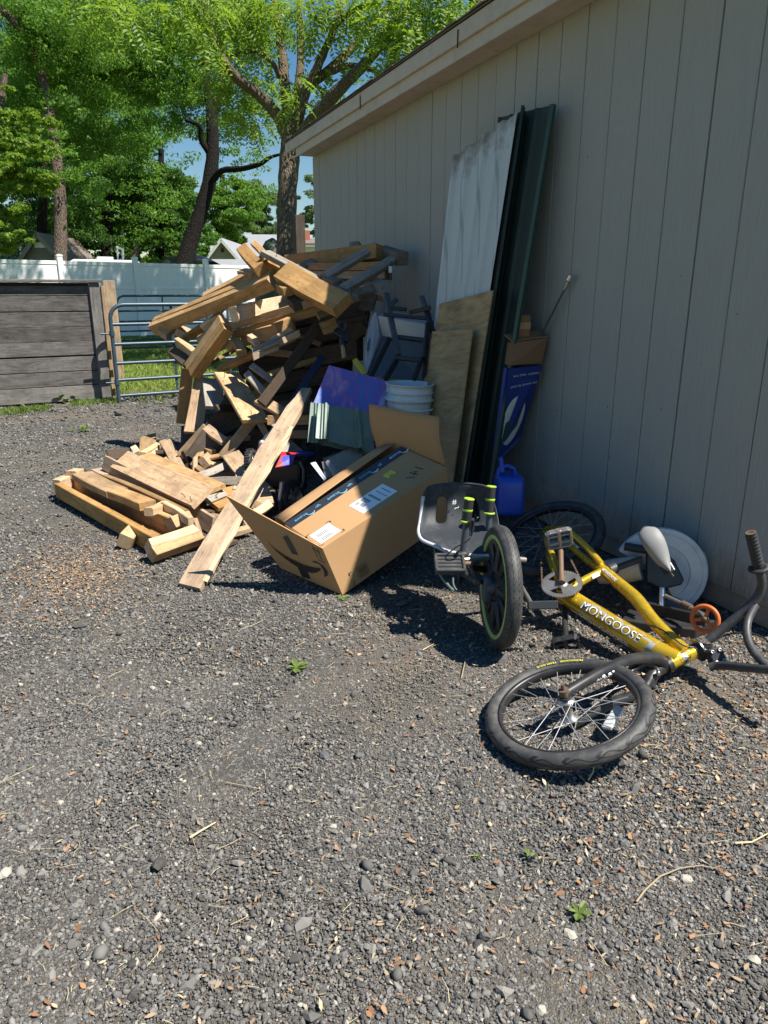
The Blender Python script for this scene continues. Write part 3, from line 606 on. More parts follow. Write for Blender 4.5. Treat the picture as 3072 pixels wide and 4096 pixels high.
# --- the walnut behind the garage corner
wal = thing('walnut_tree', 'tall forked tree with furrowed sunlit bark rising behind the garage corner', 'tree', (3.060, 11.452, 0.027)[:2] + (0.0,))
BW = MT['bark_walnut']
limb(wal, [(3.109, 11.507, 0.259), (3.218, 11.766, 1.184), (3.333, 11.996, 2.032), (3.462, 12.221, 2.880), (3.572, 12.377, 3.496), (3.639, 12.476, 3.882)], [0.17, 0.155, 0.15, 0.155, 0.165, 0.14], BW, 'trunk', 16, 1)
for i, (pts, rr) in enumerate((
    ([(3.585, 12.410, 3.612), (3.404, 12.511, 4.031), (3.136, 12.602, 4.310), (2.805, 12.577, 4.499), (2.552, 12.558, 4.807), (2.442, 12.599, 5.137), (2.352, 12.690, 5.640)], [0.11, 0.095, 0.085, 0.075, 0.065, 0.055, 0.04]),
    ([(3.630, 12.454, 3.805), (3.669, 12.834, 4.319), (3.752, 13.239, 4.968), (3.776, 13.551, 5.602), (3.788, 13.964, 6.530)], [0.11, 0.092, 0.08, 0.072, 0.06]),
    ([(3.653, 12.445, 3.805), (3.881, 12.892, 4.424), (4.101, 13.366, 5.111), (4.197, 13.678, 5.837), (4.286, 14.010, 6.616)], [0.09, 0.075, 0.065, 0.058, 0.045]),
    ([(3.666, 12.414, 3.728), (3.804, 12.302, 4.254), (3.987, 12.232, 4.622), (4.126, 12.155, 4.909), (4.296, 12.092, 5.282), (4.450, 12.210, 5.835)], [0.095, 0.08, 0.07, 0.06, 0.05, 0.04]),
    ([(3.701, 12.373, 3.651), (3.941, 12.042, 3.984), (4.236, 11.686, 4.314), (4.508, 11.433, 4.582), (4.756, 11.203, 4.890), (5.017, 11.118, 5.310)], [0.11, 0.10, 0.09, 0.08, 0.065, 0.05]),
    ([(3.920, 12.321, 4.462), (4.315, 12.359, 4.738), (4.727, 12.423, 5.115), (5.069, 12.512, 5.479), (5.412, 12.489, 5.848)], [0.08, 0.075, 0.065, 0.055, 0.04]),
    ([(4.196, 12.021, 4.592), (4.457, 11.940, 4.678), (4.660, 11.715, 4.600), (4.835, 11.485, 4.471)], [0.05, 0.042, 0.035, 0.022]),
    ([(3.647, 13.082, 4.700), (3.468, 13.001, 4.915), (3.157, 13.053, 5.019), (2.861, 13.022, 4.891)], [0.045, 0.04, 0.03, 0.02]),
    ([(4.296, 12.092, 5.282), (4.583, 11.919, 5.465), (4.863, 11.698, 5.500)], [0.05, 0.04, 0.03]))):
    limb(wal, pts, rr, BW, 'limb', 10, i + 5)
WC = []
def wc(px_pos, r, f=0.8): WC.append((*px_pos, r, r, r * f))
for p, r_ in (((1.037, 11.613, 4.821), .24), ((1.315, 11.763, 4.944), .26), ((0.734, 11.856, 4.826), .18), ((1.954, 11.756, 5.052), .28), ((2.119, 11.610, 4.819), .24), ((2.322, 12.013, 5.267), .3), ((2.203, 11.758, 4.686), .14), ((1.822, 11.889, 5.284), .3),
              ((2.923, 12.959, 5.467), .45), ((3.227, 13.170, 5.808), .55), ((2.932, 14.011, 4.885), .35), ((3.220, 13.555, 5.248), .28), ((3.623, 14.143, 5.828), .25), ((3.440, 14.279, 4.282), .35), ((3.566, 13.785, 4.665), .3), ((3.262, 14.439, 4.541), .35),
              ((3.637, 12.329, 5.502), .25), ((3.953, 12.196, 5.502), .3), ((4.051, 12.034, 5.136), .2), ((3.545, 11.884, 4.377), .2), ((3.542, 11.779, 4.051), .18), ((4.261, 12.042, 5.429), .3), ((4.460, 11.707, 5.353), .28), ((4.662, 11.405, 5.383), .35),
              ((4.642, 10.797, 4.890), .4), ((4.683, 10.453, 4.586), .28), ((4.923, 10.735, 5.059), .45), ((5.192, 10.644, 5.127), .45), ((5.576, 10.779, 5.341), .5), ((4.621, 10.931, 4.580), .22), ((4.080, 12.442, 4.344), .25), ((4.414, 12.301, 4.344), .25), ((4.684, 11.993, 4.443), .2), ((4.351, 12.751, 4.251), .22),
              ((2.121, 13.257, 6.379), .7), ((0.745, 12.375, 5.384), .45)): wc(p, r_)
v, q = compound_quads(WC, 1500, 0.40, 11, 8, 0.095)
tag(mesh_np('crown', v, q, MT['leaf_walnut'], wal), kind='stuff')

# --- trees beyond the white fence
def tree(label, trunk, tr, bmat, crowns, lmat, n, size, seed, extra=(), group='trees beyond the white fence'):
    t = thing('leafy_tree', label, 'tree', (trunk[0][0], trunk[0][1], 0.15), group)
    limb(t, trunk, tr, bmat, 'trunk', 12, seed)
    for j, (pts, rr) in enumerate(extra): limb(t, pts, rr, bmat, 'limb', 8, seed + j + 1)
    C_ = np.concatenate([blobs(c, rd, k, seed + 31 * i) for i, (c, rd, k) in enumerate(crowns)])
    v, q = leaf_quads(C_, n, size, seed); tag(mesh_np('crown', v, q, lmat, t), kind='stuff'); return t
tree('dark leaning tree with a bare side branch, silhouetted beyond the fence', [(3.527, 24.845, 2.044), (3.851, 24.998, 2.923), (4.253, 25.130, 3.840), (4.652, 25.314, 4.910), (4.833, 25.539, 5.827), (4.899, 25.838, 6.821), (4.939, 26.368, 7.794), (5.005, 27.094, 9.050)], [0.30, 0.24, 0.22, 0.21, 0.20, 0.18, 0.14, 0.10], MT['bark_shaded'],
     [((5.109, 27.278, 8.019), (2.2, 2.0, 2.2), 26), ((3.725, 28.071, 8.657), (2.2, 2, 1.8), 24), ((5.979, 26.372, 4.659), (1.3, 1.2, 1.0), 12), ((5.872, 27.586, 9.933), (2.5, 2.2, 1.8), 22), ((5.897, 27.543, 6.389), (1.3, 1.2, 1.0), 10)], MT['leaf_mid'], 21000, 0.17, 101,
     [([(4.666, 25.021, 4.727), (4.890, 24.546, 4.950), (5.301, 23.912, 4.928), (5.738, 23.295, 4.991), (6.016, 23.005, 5.156), (6.297, 22.681, 5.218)], [0.11, 0.095, 0.085, 0.075, 0.055, 0.03]),
      ([(4.746, 25.475, 5.522), (4.466, 25.504, 5.939), (4.439, 25.411, 6.312), (3.992, 25.419, 6.453)], [0.12, 0.09, 0.07, 0.05]), ([(4.903, 25.786, 6.668), (5.219, 25.879, 7.356), (5.457, 26.353, 8.411), (5.548, 26.894, 9.483)], [0.16, 0.13, 0.10, 0.07])])
tree('tree with a pale brown dappled trunk, left of the camper roof', [(-0.100, 24.680, 2.066), (0.052, 25.003, 3.245), (0.156, 25.383, 4.531), (0.135, 26.150, 6.147), (0.045, 27.079, 7.823), (-0.244, 28.058, 9.394)], [0.21, 0.185, 0.17, 0.15, 0.12, 0.09], MT['bark_brown'],
     [((-0.162, 27.905, 8.345), (3.0, 2.4, 2.6), 34), ((-0.964, 26.089, 5.245), (1.9, 1.5, 1.2), 16), ((1.920, 28.008, 7.878), (2.6, 2, 2.4), 26), ((0.960, 28.160, 5.387), (1.6, 1.4, 1.4), 14), ((0.213, 25.076, 6.084), (0.9, 0.6, 1.6), 12), ((0.378, 24.404, 4.942), (0.7, 0.5, 0.8), 7)], MT['leaf_mid'], 34000, 0.17, 202,
     [([(0.045, 27.079, 7.823), (-0.251, 26.947, 8.422), (-0.690, 26.913, 9.135), (-1.390, 27.049, 9.340)], [0.13, 0.11, 0.10, 0.09])])
tree('low spreading tree at the left edge with bright green drooping sprays', [(-1.889, 22.349, 1.998), (-1.656, 22.449, 3.289), (-1.282, 22.560, 4.796), (-0.830, 22.973, 6.630)], [0.15, 0.13, 0.10, 0.07], MT['bark_brown'],
     [((-0.911, 22.887, 5.576), (1.1, 0.9, 0.8), 12), ((-0.605, 22.356, 5.040), (0.9, 0.7, 0.5), 10), ((-0.885, 22.449, 4.278), (1.0, 0.8, 0.8), 12), ((-1.275, 22.461, 3.123), (0.9, 0.8, 0.9), 10), ((-0.169, 21.952, 4.716), (0.55, 0.5, 0.3), 6)], MT['leaf_walnut'], 15000, 0.15, 303)
tree('slim dark trunked tree behind the pale trunk', [(-0.768, 31.278, 2.312), (-0.574, 31.669, 3.747), (-0.365, 31.994, 5.003), (-0.134, 32.664, 7.336)], [0.2, 0.17, 0.15, 0.1], MT['bark_shaded'],
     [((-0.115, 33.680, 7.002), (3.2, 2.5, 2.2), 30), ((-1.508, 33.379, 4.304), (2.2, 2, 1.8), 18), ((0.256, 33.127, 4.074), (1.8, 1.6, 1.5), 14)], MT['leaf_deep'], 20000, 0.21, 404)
tree('broad green tree in the middle of the wood behind the camper', [(1.758, 34.834, 2.568), (2.062, 35.553, 5.143), (2.525, 36.374, 8.233)], [0.25, 0.22, 0.14], MT['bark_shaded'],
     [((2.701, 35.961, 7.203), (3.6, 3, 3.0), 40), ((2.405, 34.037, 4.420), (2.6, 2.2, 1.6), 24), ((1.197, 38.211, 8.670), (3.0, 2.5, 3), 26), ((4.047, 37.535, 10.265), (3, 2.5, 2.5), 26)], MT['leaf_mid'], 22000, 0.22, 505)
tree('dark green tree filling the gap under the leaning trunk', [(4.089, 36.147, 2.651), (4.348, 36.759, 4.844), (4.723, 37.503, 7.585)], [0.2, 0.18, 0.12], MT['bark_shaded'],
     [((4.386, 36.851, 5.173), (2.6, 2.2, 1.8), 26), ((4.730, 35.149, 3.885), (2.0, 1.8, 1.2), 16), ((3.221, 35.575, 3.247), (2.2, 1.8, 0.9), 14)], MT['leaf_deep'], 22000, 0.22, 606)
tree('bright green tree right of the leaning trunk, above the small gabled house', [(7.702, 40.570, 3.490), (7.985, 41.074, 5.384), (8.269, 41.577, 7.278)], [0.2, 0.18, 0.12], MT['bark_shaded'],
     [((7.637, 41.096, 5.005), (2.0, 1.8, 1.8), 20), ((8.833, 42.099, 6.140), (1.7, 1.6, 1.5), 16), ((5.740, 39.248, 3.852), (1.6, 1.4, 0.9), 12)], MT['leaf_mid'], 18000, 0.25, 707)
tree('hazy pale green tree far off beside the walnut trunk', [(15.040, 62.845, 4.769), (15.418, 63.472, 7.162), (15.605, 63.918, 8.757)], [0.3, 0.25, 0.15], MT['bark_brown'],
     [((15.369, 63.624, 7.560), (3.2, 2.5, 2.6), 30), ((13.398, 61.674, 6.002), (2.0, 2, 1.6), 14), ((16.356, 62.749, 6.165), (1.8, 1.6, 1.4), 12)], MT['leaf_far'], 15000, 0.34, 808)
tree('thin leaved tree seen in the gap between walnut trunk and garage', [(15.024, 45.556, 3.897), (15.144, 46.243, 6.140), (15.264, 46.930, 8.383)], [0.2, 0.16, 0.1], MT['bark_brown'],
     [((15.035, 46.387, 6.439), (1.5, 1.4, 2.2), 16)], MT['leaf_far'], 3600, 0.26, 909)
tree('dense dark tree at the far left behind the gabled shed', [(-4.381, 40.863, 2.692), (-3.916, 41.968, 6.647), (-3.408, 42.869, 10.036)], [0.3, 0.25, 0.15], MT['bark_shaded'],
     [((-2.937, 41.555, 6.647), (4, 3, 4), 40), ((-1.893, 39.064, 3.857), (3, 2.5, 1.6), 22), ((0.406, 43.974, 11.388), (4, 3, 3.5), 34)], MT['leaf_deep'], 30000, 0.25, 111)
tree('tall tree closing the view high up behind the others', [(4.613, 51.096, 3.955), (5.512, 53.231, 11.598), (6.052, 54.512, 16.183)], [0.3, 0.25, 0.15], MT['bark_shaded'],
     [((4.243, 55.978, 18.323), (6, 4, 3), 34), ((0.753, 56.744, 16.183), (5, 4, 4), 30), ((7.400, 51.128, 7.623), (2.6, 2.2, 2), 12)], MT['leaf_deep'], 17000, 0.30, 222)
tree('tall tree standing behind the garage, its crown shading the white fence', [(8.4, 14.6, 0.0), (8.4, 14.6, 4.0), (8.2, 14.8, 8.0), (8.0, 15.0, 11.0)], [0.25, 0.22, 0.17, 0.1], MT['bark_brown'], [((7.8, 15.3, 11.0), (3.6, 3.2, 2.8), 34), ((5.4, 17.4, 9.8), (2.2, 1.7, 1.4), 14), ((2.6, 17.3, 10.2), (2.2, 1.6, 1.3), 16), ((1.0, 17.2, 10.4), (2.0, 1.4, 1.0), 14)], MT['leaf_mid'], 30000, 0.26, 333, group=None)
wood_c = np.concatenate([blobs(p, rd, k, 900 + i) for i, (p, rd, k) in enumerate((((-2.388, 47.127, 3.606), (3.2, 2, 1.6), 16), ((0.106, 46.251, 4.138), (3.2, 2, 2.2), 20), ((2.061, 47.559, 3.722), (3.2, 2, 1.8), 18), ((3.976, 46.844, 4.001), (3.0, 2, 2.0), 18), ((5.963, 47.068, 3.780), (3.0, 2, 1.6), 16), ((8.882, 51.813, 4.709), (3.0, 2, 1.6), 14), ((-4.118, 48.031, 4.138), (3, 2, 2), 14), ((3.561, 50.002, 6.178), (3.4, 2, 2.4), 18), ((1.553, 51.137, 7.055), (3.2, 2, 2.4), 16)))])
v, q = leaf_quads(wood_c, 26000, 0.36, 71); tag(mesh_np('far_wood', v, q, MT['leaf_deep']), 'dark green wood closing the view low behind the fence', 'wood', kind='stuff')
hed = thing('hedge', 'bright green clipped shrub row just above the white fence', 'hedge', (2.928, 27.428, 2.235))
v, q = leaf_quads(np.concatenate([blobs((2.938, 27.451, 2.318), (1.0, 0.5, 0.25), 12, 4), blobs((3.898, 28.223, 2.446), (0.7, 0.5, 0.3), 8, 5)]), 5000, 0.10, 44); tag(mesh_np('foliage', v, q, MT['leaf_walnut'], hed), kind='stuff')

# ---------------------------------------------------------------- far buildings and yard things beyond the fence
def gable(name, label, cat, A, B, ze, zr, depth, wallm, roofm, over=0.25, bargem=None):
    """gable front between ground points A and B (x,y), eave height, ridge height, going back by depth"""
    A = Vector((A[0], A[1], 0)); B = Vector((B[0], B[1], 0)); d = (B - A).normalized(); n = Vector((-d.y, d.x, 0)); M = (A + B) / 2; up = Vector((0, 0, 1))
    t = thing(name, label, cat, tuple(A)); b = MB(); b.prism([A, B, B + up * ze, M + up * zr, A + up * ze], n * depth); w = b.build('wall', wallm, t)
    for P0, s in ((A, -1), (B, 1)):
        b = MB(); e = P0 + up * ze + d * s * over - up * over * (zr - ze) / ((B - A).length / 2); rgd = M + up * zr; th = up * 0.12
        q = [e - n * over, rgd - n * over, rgd + n * (depth + over), e + n * (depth + over)]
        if s > 0: q = q[::-1]
        b.hexa([p + up * 0.02 for p in q] + [p + th for p in q]); b.build('roof', roofm, t)
        b = MB(); b.bar(e - n * (over + 0.02) + up * 0.03, rgd - n * (over + 0.02) + up * 0.03, 0.04, 0.14, up); b.build('barge_board', bargem or MT['house_white'], t)
    return t, A, B, d, n
sh, A_, B_, d_, n_ = gable('garden_shed', 'grey sided shed gable under the trees at the left', 'shed', (-1.562, 30.424, 2.144), (0.243, 29.663, 2.144), 2.1, 3.25, 3.0, MT['house_grey'], MT['roof_shingle'], 0.25, MT['house_grey'])
for k in range(9):
    z = 2.15 + k * 0.12; hw = (B_ - A_).length / 2 * max(0.05, min(1, (3.3 - z) / 1.25)); M_ = (A_ + B_) / 2 - n_ * 0.012
    b = MB(); b.bar(M_ - d_ * hw + Vector((0, 0, z)), M_ + d_ * hw + Vector((0, 0, z)), 0.02, 0.10, (0, 0, 1)); b.build('siding_board', MT['house_grey'], sh)
b = MB(); c = (A_ + B_) / 2 - n_ * 0.03 + Vector((0, 0, 2.95)); b.obox(c, d_, n_, (0, 0, 1), 0.22, 0.02, 0.09); b.build('vent', MT['house_white'], sh)
b = MB(); hs2 = thing('low_house', 'low house with pale shingle roof at the far left', 'house', (-3.215, 38.041, 2.503))
p0, p1 = V((-3.798, 38.375, 2.769)), V((-1.596, 37.447, 2.769)); b.hexa([p0, p1, p1 + V(0, 4, 0), p0 + V(0, 4, 0), p0 + V(-.4, 1.8, .75), p1 + V(.3, 1.8, .75), p1 + V(.3, 2.2, .75), p0 + V(-.4, 2.2, .75)]); b.build('roof', MT['roof_grey'], hs2)
b = MB(); b.hexa([V(p0.x, p0.y + .3, 0), V(p1.x, p1.y + .3, 0), V(p1.x, p1.y + 3.7, 0), V(p0.x, p0.y + 3.7, 0), p0 + V(0, .3, 0), p1 + V(0, .3, 0), p1 + V(0, 3.7, 0), p0 + V(0, 3.7, 0)]); b.build('wall', MT['house_grey'], hs2)
cp = thing('camper', 'long grey white camper trailer roof showing above the fence', 'camper', (1.143, 26.165, 1.280))
a, e = V((0.188, 26.925, 2.365)), V((2.456, 27.080, 2.298)); dd = (e - a); dd.z = 0; dd.normalize(); nn_ = Vector((-dd.y, dd.x, 0)); zt = a.z
pr = [a + dd * 0.0 - V(0, 0, 1.9), a - V(0, 0, 0.12), a + dd * 0.12, e - dd * 0.1 + V(0, 0, zt - e.z), e + V(0, 0, zt - e.z - 0.1), e + V(0, 0, zt - e.z - 1.9)]
b = MB(); b.prism(pr, nn_ * 2.2); b.build('body', MT['house_white'], cp, 0.03)
b = MB(); b.bar(a + dd * 0.1 - nn_ * 0.01 - V(0, 0, 0.16), a + dd * 2.2 - nn_ * 0.01 - V(0, 0, 0.16), 0.02, 0.10); b.build('stripe', MT['grey_print'], cp)
for k in range(3): c = a + dd * (0.98 + 0.17 * k) - nn_ * 0.022 - V(0, 0, 0.16); b = MB(); b.obox(c, dd, nn_, (0, 0, 1), 0.055, 0.012, 0.03); b.build('window', MT['black_plastic'], cp)
b = MB(); b.obox(a + dd * 1.2 + nn_ * 0.8 + V(0, 0, 0.05), dd, nn_, (0, 0, 1), 0.25, 0.2, 0.07); b.build('roof_vent', MT['house_white'], cp)
fr = thing('swing_stand', 'small white post frame standing above the camper roof', 'swing stand', (1.864, 28.505, 2.424))
for x0, y0, x1, y1 in ((468, 985, 472, 1040), (492, 996, 494, 1040)):
    pass
b = MB(); b.bar((1.827, 28.666, 2.865), (1.789, 28.509, 2.339), 0.06, 0.06, (0, -1, 0)); b.build('post', MT['house_white'], fr)
b = MB(); b.bar((1.998, 28.571, 2.797), (1.961, 28.437, 2.339), 0.08, 0.06, (0, -1, 0)); b.build('post', MT['house_white'], fr)
b = MB(); b.bar((1.801, 28.645, 2.871), (2.017, 28.520, 2.770), 0.07, 0.05, (0, -1, 0)); b.build('crossbar', MT['house_white'], fr)
stp = thing('leaning_snag', 'thin bare leaning trunk between camper and dark tree', 'tree trunk', (2.295, 28.296, 2.339)); limb(stp, [(2.279, 28.303, 2.339), (2.397, 28.378, 2.720), (2.509, 28.415, 2.975)], [0.10, 0.07, 0.05], MT['bark_brown'], 'trunk', 8, 3)
# dark tarp-covered car behind the fence
tv = thing('covered_car', 'vehicle under a black cover behind the white fence', 'car', (4.004, 25.513, 1.240))
gr_ = []; nu, nv_ = 24, 10; a, e = V((3.118, 26.201, 2.197)), V((5.088, 26.518, 2.235)); ax_ = (e - a); L_ = ax_.length; ax_.normalize(); by = Vector((-ax_.y, ax_.x, 0)).normalized(); b = MB()
for j in range(nv_ + 1):
    for i in range(nu + 1):
        s = i / nu; t_ = j / nv_; hgt = (0.10 + 0.42 * math.sin(math.pi * s) ** 0.55) * math.sin(math.pi * min(1, 0.12 + 0.76 * t_)) ** 0.6
        gr_.append(a + ax_ * L_ * s + by * 1.9 * t_ + V(0, 0, hgt - 0.12 + 0.02 * math.sin(9 * s + 4 * t_)))
b.add(gr_, [(j * (nu + 1) + i, j * (nu + 1) + i + 1, (j + 1) * (nu + 1) + i + 1, (j + 1) * (nu + 1) + i) for j in range(nv_) for i in range(nu)], True); cv = b.build('cover', MT['tarp_black'], tv)
b = MB(); b.hexa([V(p.x, p.y, 0.2) for p in (a + by * .15, e + by * .15, e + by * 1.75, a + by * 1.75)] + [V(p.x, p.y, a.z - 0.1) for p in (a + by * .15, e + by * .15, e + by * 1.75, a + by * 1.75)]); b.build('body', MT['tarp_black'], tv)
hg, A_, B_, d_, n_ = gable('small_house', 'small house with white trimmed beige gable beyond the fence', 'house', (6.301, 36.176, 2.127), (7.574, 35.640, 2.127), 2.85, 3.65, 5.0, MT['house_beige'], MT['roof_grey'], 0.2)
b = MB(); b.obox((A_ + B_) / 2 - n_ * 0.02 + V(0, 0, 3.22), d_, n_, (0, 0, 1), 0.07, 0.03, 0.09); b.build('vent', MT['black_plastic'], hg)
p0, p1 = V((6.154, 35.291, 2.695)), V((7.738, 34.624, 2.695)); b = MB(); b.hexa([p0 + V(0, -1.2, -.75), p1 + V(0, -1.2, -.75), p1, p0, p0 + V(0, -1.2, -.65), p1 + V(0, -1.2, -.65), p1 + V(0, 0, .1), p0 + V(0, 0, .1)]); b.build('porch_roof', MT['roof_grey'], hg)
gb = thing('grey_building', 'building with a large light grey roof behind the green tarp', 'building', (10.126, 41.417, 2.277))
b = MB(); b.hexa([V((9.306, 42.047, 3.141)), V((12.908, 40.508, 3.074)), V((13.890, 43.963, 4.495)), V((10.123, 45.559, 4.523))] + [V((9.306, 42.047, 3.141)) + V(0, 0, .15), V((12.908, 40.508, 3.074)) + V(0, 0, .15), V((13.890, 43.963, 4.495)) + V(0, 0, .15), V((10.123, 45.559, 4.523)) + V(0, 0, .15)]); b.build('roof', MT['roof_grey'], gb)
b = MB(); p = V((9.306, 42.047, 3.141)); q = V((12.908, 40.508, 3.074)); b.hexa([V(p.x, p.y, 0), V(q.x, q.y, 0), V(q.x, q.y + 3, 0), V(p.x, p.y + 3, 0), p, q, q + V(0, 3, .2), p + V(0, 3, .2)]); b.build('wall', MT['house_white'], gb)
wb = thing('white_house', 'white house with dark roof and brick chimney right of the dark post', 'house', (9.419, 30.294, 2.028))
b = MB(); p = V((9.381, 30.687, 3.174)); q = V((11.281, 29.887, 3.174)); b.hexa([V(p.x, p.y, 0), V(q.x, q.y, 0), V(q.x, q.y + 4, 0), V(p.x, p.y + 4, 0), p, q, q + V(0, 4, 0), p + V(0, 4, 0)]); b.build('wall', MT['house_white'], wb)
b = MB(); b.hexa([p + V(-.2, -.3, 0), q + V(.2, -.3, 0), q + V(.2, 2.2, .35), p + V(-.2, 2.2, .35), p + V(-.2, -.3, .1), q + V(.2, -.3, .1), q + V(.2, 2.2, .45), p + V(-.2, 2.2, .45)]); b.build('roof', MT['roof_shingle'], wb)
b = MB(); c = V((9.776, 31.794, 3.598)); b.obox(c, (1, 0, 0), (0, 1, 0), (0, 0, 1), 0.12, 0.12, 0.28); b.build('chimney', MT['brick'], wb)
tp = thing('tarp_heap', 'dark green tarp draped over something left of the walnut trunk', 'tarp', (3.304, 12.884, 1.592))
b = MB(); c = V((3.338, 12.952, 1.841)); b.lathe([(0.02, 0.36), (0.12, 0.30), (0.19, 0.16), (0.23, -0.05), (0.25, -0.4), (0.26, -1.95)], c, (0.1, 0, 1), 14); b.build('cover', MT['tarp_green'], tp)
dp = thing('dark_post', 'dark square wooden post between walnut trunk and garage corner', 'post', (3.199, 10.758, 1.544))
plank_local('post', WOOD['dark'], dp, ((3.199, 10.758, 1.544)[0], (3.199, 10.758, 1.544)[1], 0.0), ((3.199, 10.758, 1.544)[0], (3.199, 10.758, 1.544)[1], (3.295, 10.987, 2.361)[2]), 0.14, 0.14, (0, -1, 0))

# ---------------------------------------------------------------- grass
def blades(name, pts, h, seed, mat, label, cat, parent=None, w=0.007):
    r = np.random.default_rng(seed); n = len(pts); a = r.uniform(0, 6.28, n); d = np.stack([np.cos(a), np.sin(a), np.zeros(n)], 1); H = (h * r.uniform(0.5, 1.3, n))[:, None]; ln = r.normal(size=(n, 3)) * 0.45; ln[:, 2] = 1; W = w * r.uniform(0.7, 1.4, (n, 1))
    v = np.stack([pts - d * W, pts + d * W, pts + ln * H * 0.55 + d * W * 0.7, pts + ln * H * np.array([1.25, 1.25, 0.95])], 1).reshape(-1, 3)
    o = mesh_np(name, v, np.arange(4 * n).reshape(-1, 4), mat, parent); tag(o, label, cat, kind='stuff'); return o
r = np.random.default_rng(77); n = 42000; x = r.uniform(-1.5, 6.0, n); y = 9.75 + 11.4 * r.random(n) ** 1.4; keep = (x > 0.042 * y) | (y > 11); p = np.stack([x, y, -0.03 + (y - 9.4) / 11.6 * 0.18], 1)[keep]
blades('lawn_grass', p, 0.06, 5, MT['grass'], 'sunlit mown grass on the lawn behind the gate', 'grass', w=0.009)
n = 5200; x = r.uniform(-1.6, 0.95, n); y = 9.30 + 0.13 * x + r.normal(0, 0.10, n) + 0.22 * np.clip(np.sin(x * 3.1 + 1.0), -0.6, 1) ; k = (np.sin(x * 7.3) + np.sin(x * 17.1 + 2) * 0.6 + r.normal(0, 0.5, n)) > -0.1; k &= ~((x > 0.55) & (r.random(n) < 0.6))
blades('verge_grass', np.stack([x, y, np.zeros(n)], 1)[k], 0.055, 6, MT['weed'], 'thin strip of grass and weeds at the foot of the bin', 'grass', w=0.006)

# ---------------------------------------------------------------- loose timber
def beam_mesh(L, w, t, seed, bow=0.004, cham=0.0035, ends=0.006, name='board'):
    r = random.Random(seed); n = max(3, min(6, int(L / 0.3) + 2)); b = MB(); vs = []; fs = []; sk0 = r.uniform(-1, 1) * ends; sk1 = r.uniform(-1, 1) * ends
    bow = bow * (1 + L * 1.5); ends = ends if w > .07 else .016; a1, a2 = r.uniform(-bow, bow), r.uniform(-bow, bow); tw = r.uniform(-0.012, 0.012)
    for i in range(n):
        s = i / (n - 1); x = -L / 2 + L * s; by = a1 * math.sin(math.pi * s); bz = a2 * math.sin(math.pi * s); hw = w / 2 + r.uniform(-.0012, .0012); ht = t / 2 + r.uniform(-.0008, .0008); c = min(cham, t * 0.25)
        for y, z in ((-hw, -ht + c), (-hw + c, -ht), (hw - c, -ht), (hw, -ht + c), (hw, ht - c), (hw - c, ht), (-hw + c, ht), (-hw, ht - c)):
            q = tw * (s - .5); yy = y * math.cos(q) - z * math.sin(q); zz = y * math.sin(q) + z * math.cos(q)
            e = (sk0 if i == 0 else sk1 if i == n - 1 else 0) * (y / (w / 2)); vs.append((x + e, yy + by, zz + bz))
    for i in range(n - 1):
        for k in range(8): fs.append((i * 8 + k, i * 8 + (k + 1) % 8, (i + 1) * 8 + (k + 1) % 8, (i + 1) * 8 + k))
    fs.append(tuple(range(7, -1, -1))); fs.append(tuple((n - 1) * 8 + k for k in range(8)))
    b.add(vs, fs); return b
_bs = [0]
HEAP = 'loose timber in the tall heap'; LOW = 'boards of the low stack on the gravel'
def bd(label, p0, p1, w, t, n=(0, 0, 1), mat='aged', group=HEAP, name='timber_board', cat='board', plies=1, nails=0):
    """one loose timber from end to end; n: the way its wide face looks; plies: laminations nailed together, each a part"""
    _bs[0] += 1; p0 = V(p0); p1 = V(p1); x = (p1 - p0).normalized(); L = (p1 - p0).length; n = V(n); n = (n - x * n.dot(x)).normalized(); m = WOOD[mat]
    if plies == 1 and not nails:
        o = beam_mesh(L, w, t, _bs[0]).build(name, m); place(o, (p0 + p1) / 2, x, n.cross(x)); return tag(o, label, cat, group)
    o = thing(name, label, cat, (0, 0, 0), group); place(o, (p0 + p1) / 2, x, n.cross(x))
    pw = w / plies
    for k in range(plies):
        q = beam_mesh(L - 0.012 * k, pw - 0.002, t + rnd.uniform(-.003, .003), _bs[0] * 7 + k, 0.002).build('ply' if plies > 1 else 'board', m); q.parent = o; q.location = (rnd.uniform(-.004, .004), -w / 2 + pw * (k + .5), rnd.uniform(-.002, .002))
    for k in range(nails):
        b = MB(); r = random.Random(_bs[0] * 31 + k); x_ = (L / 2 - 0.03) * r.choice((-1, 1)) * r.uniform(0.72, 1); y_ = r.uniform(-.4, .4) * w; h = r.uniform(.025, .045); s = 1
        b.tube([(x_, y_, s * t * .35), (x_ + .003, y_, s * (t / 2 + h * .6)), (x_ + r.uniform(-.012, .012), y_ + r.uniform(-.012, .012), s * (t / 2 + h))], 0.0022, 5); q = b.build('nail', MT['nail']); q.parent = o
    return o
UF = (0, -.6, .8); FR = (0, -1, .1); UP = (0, 0, 1)
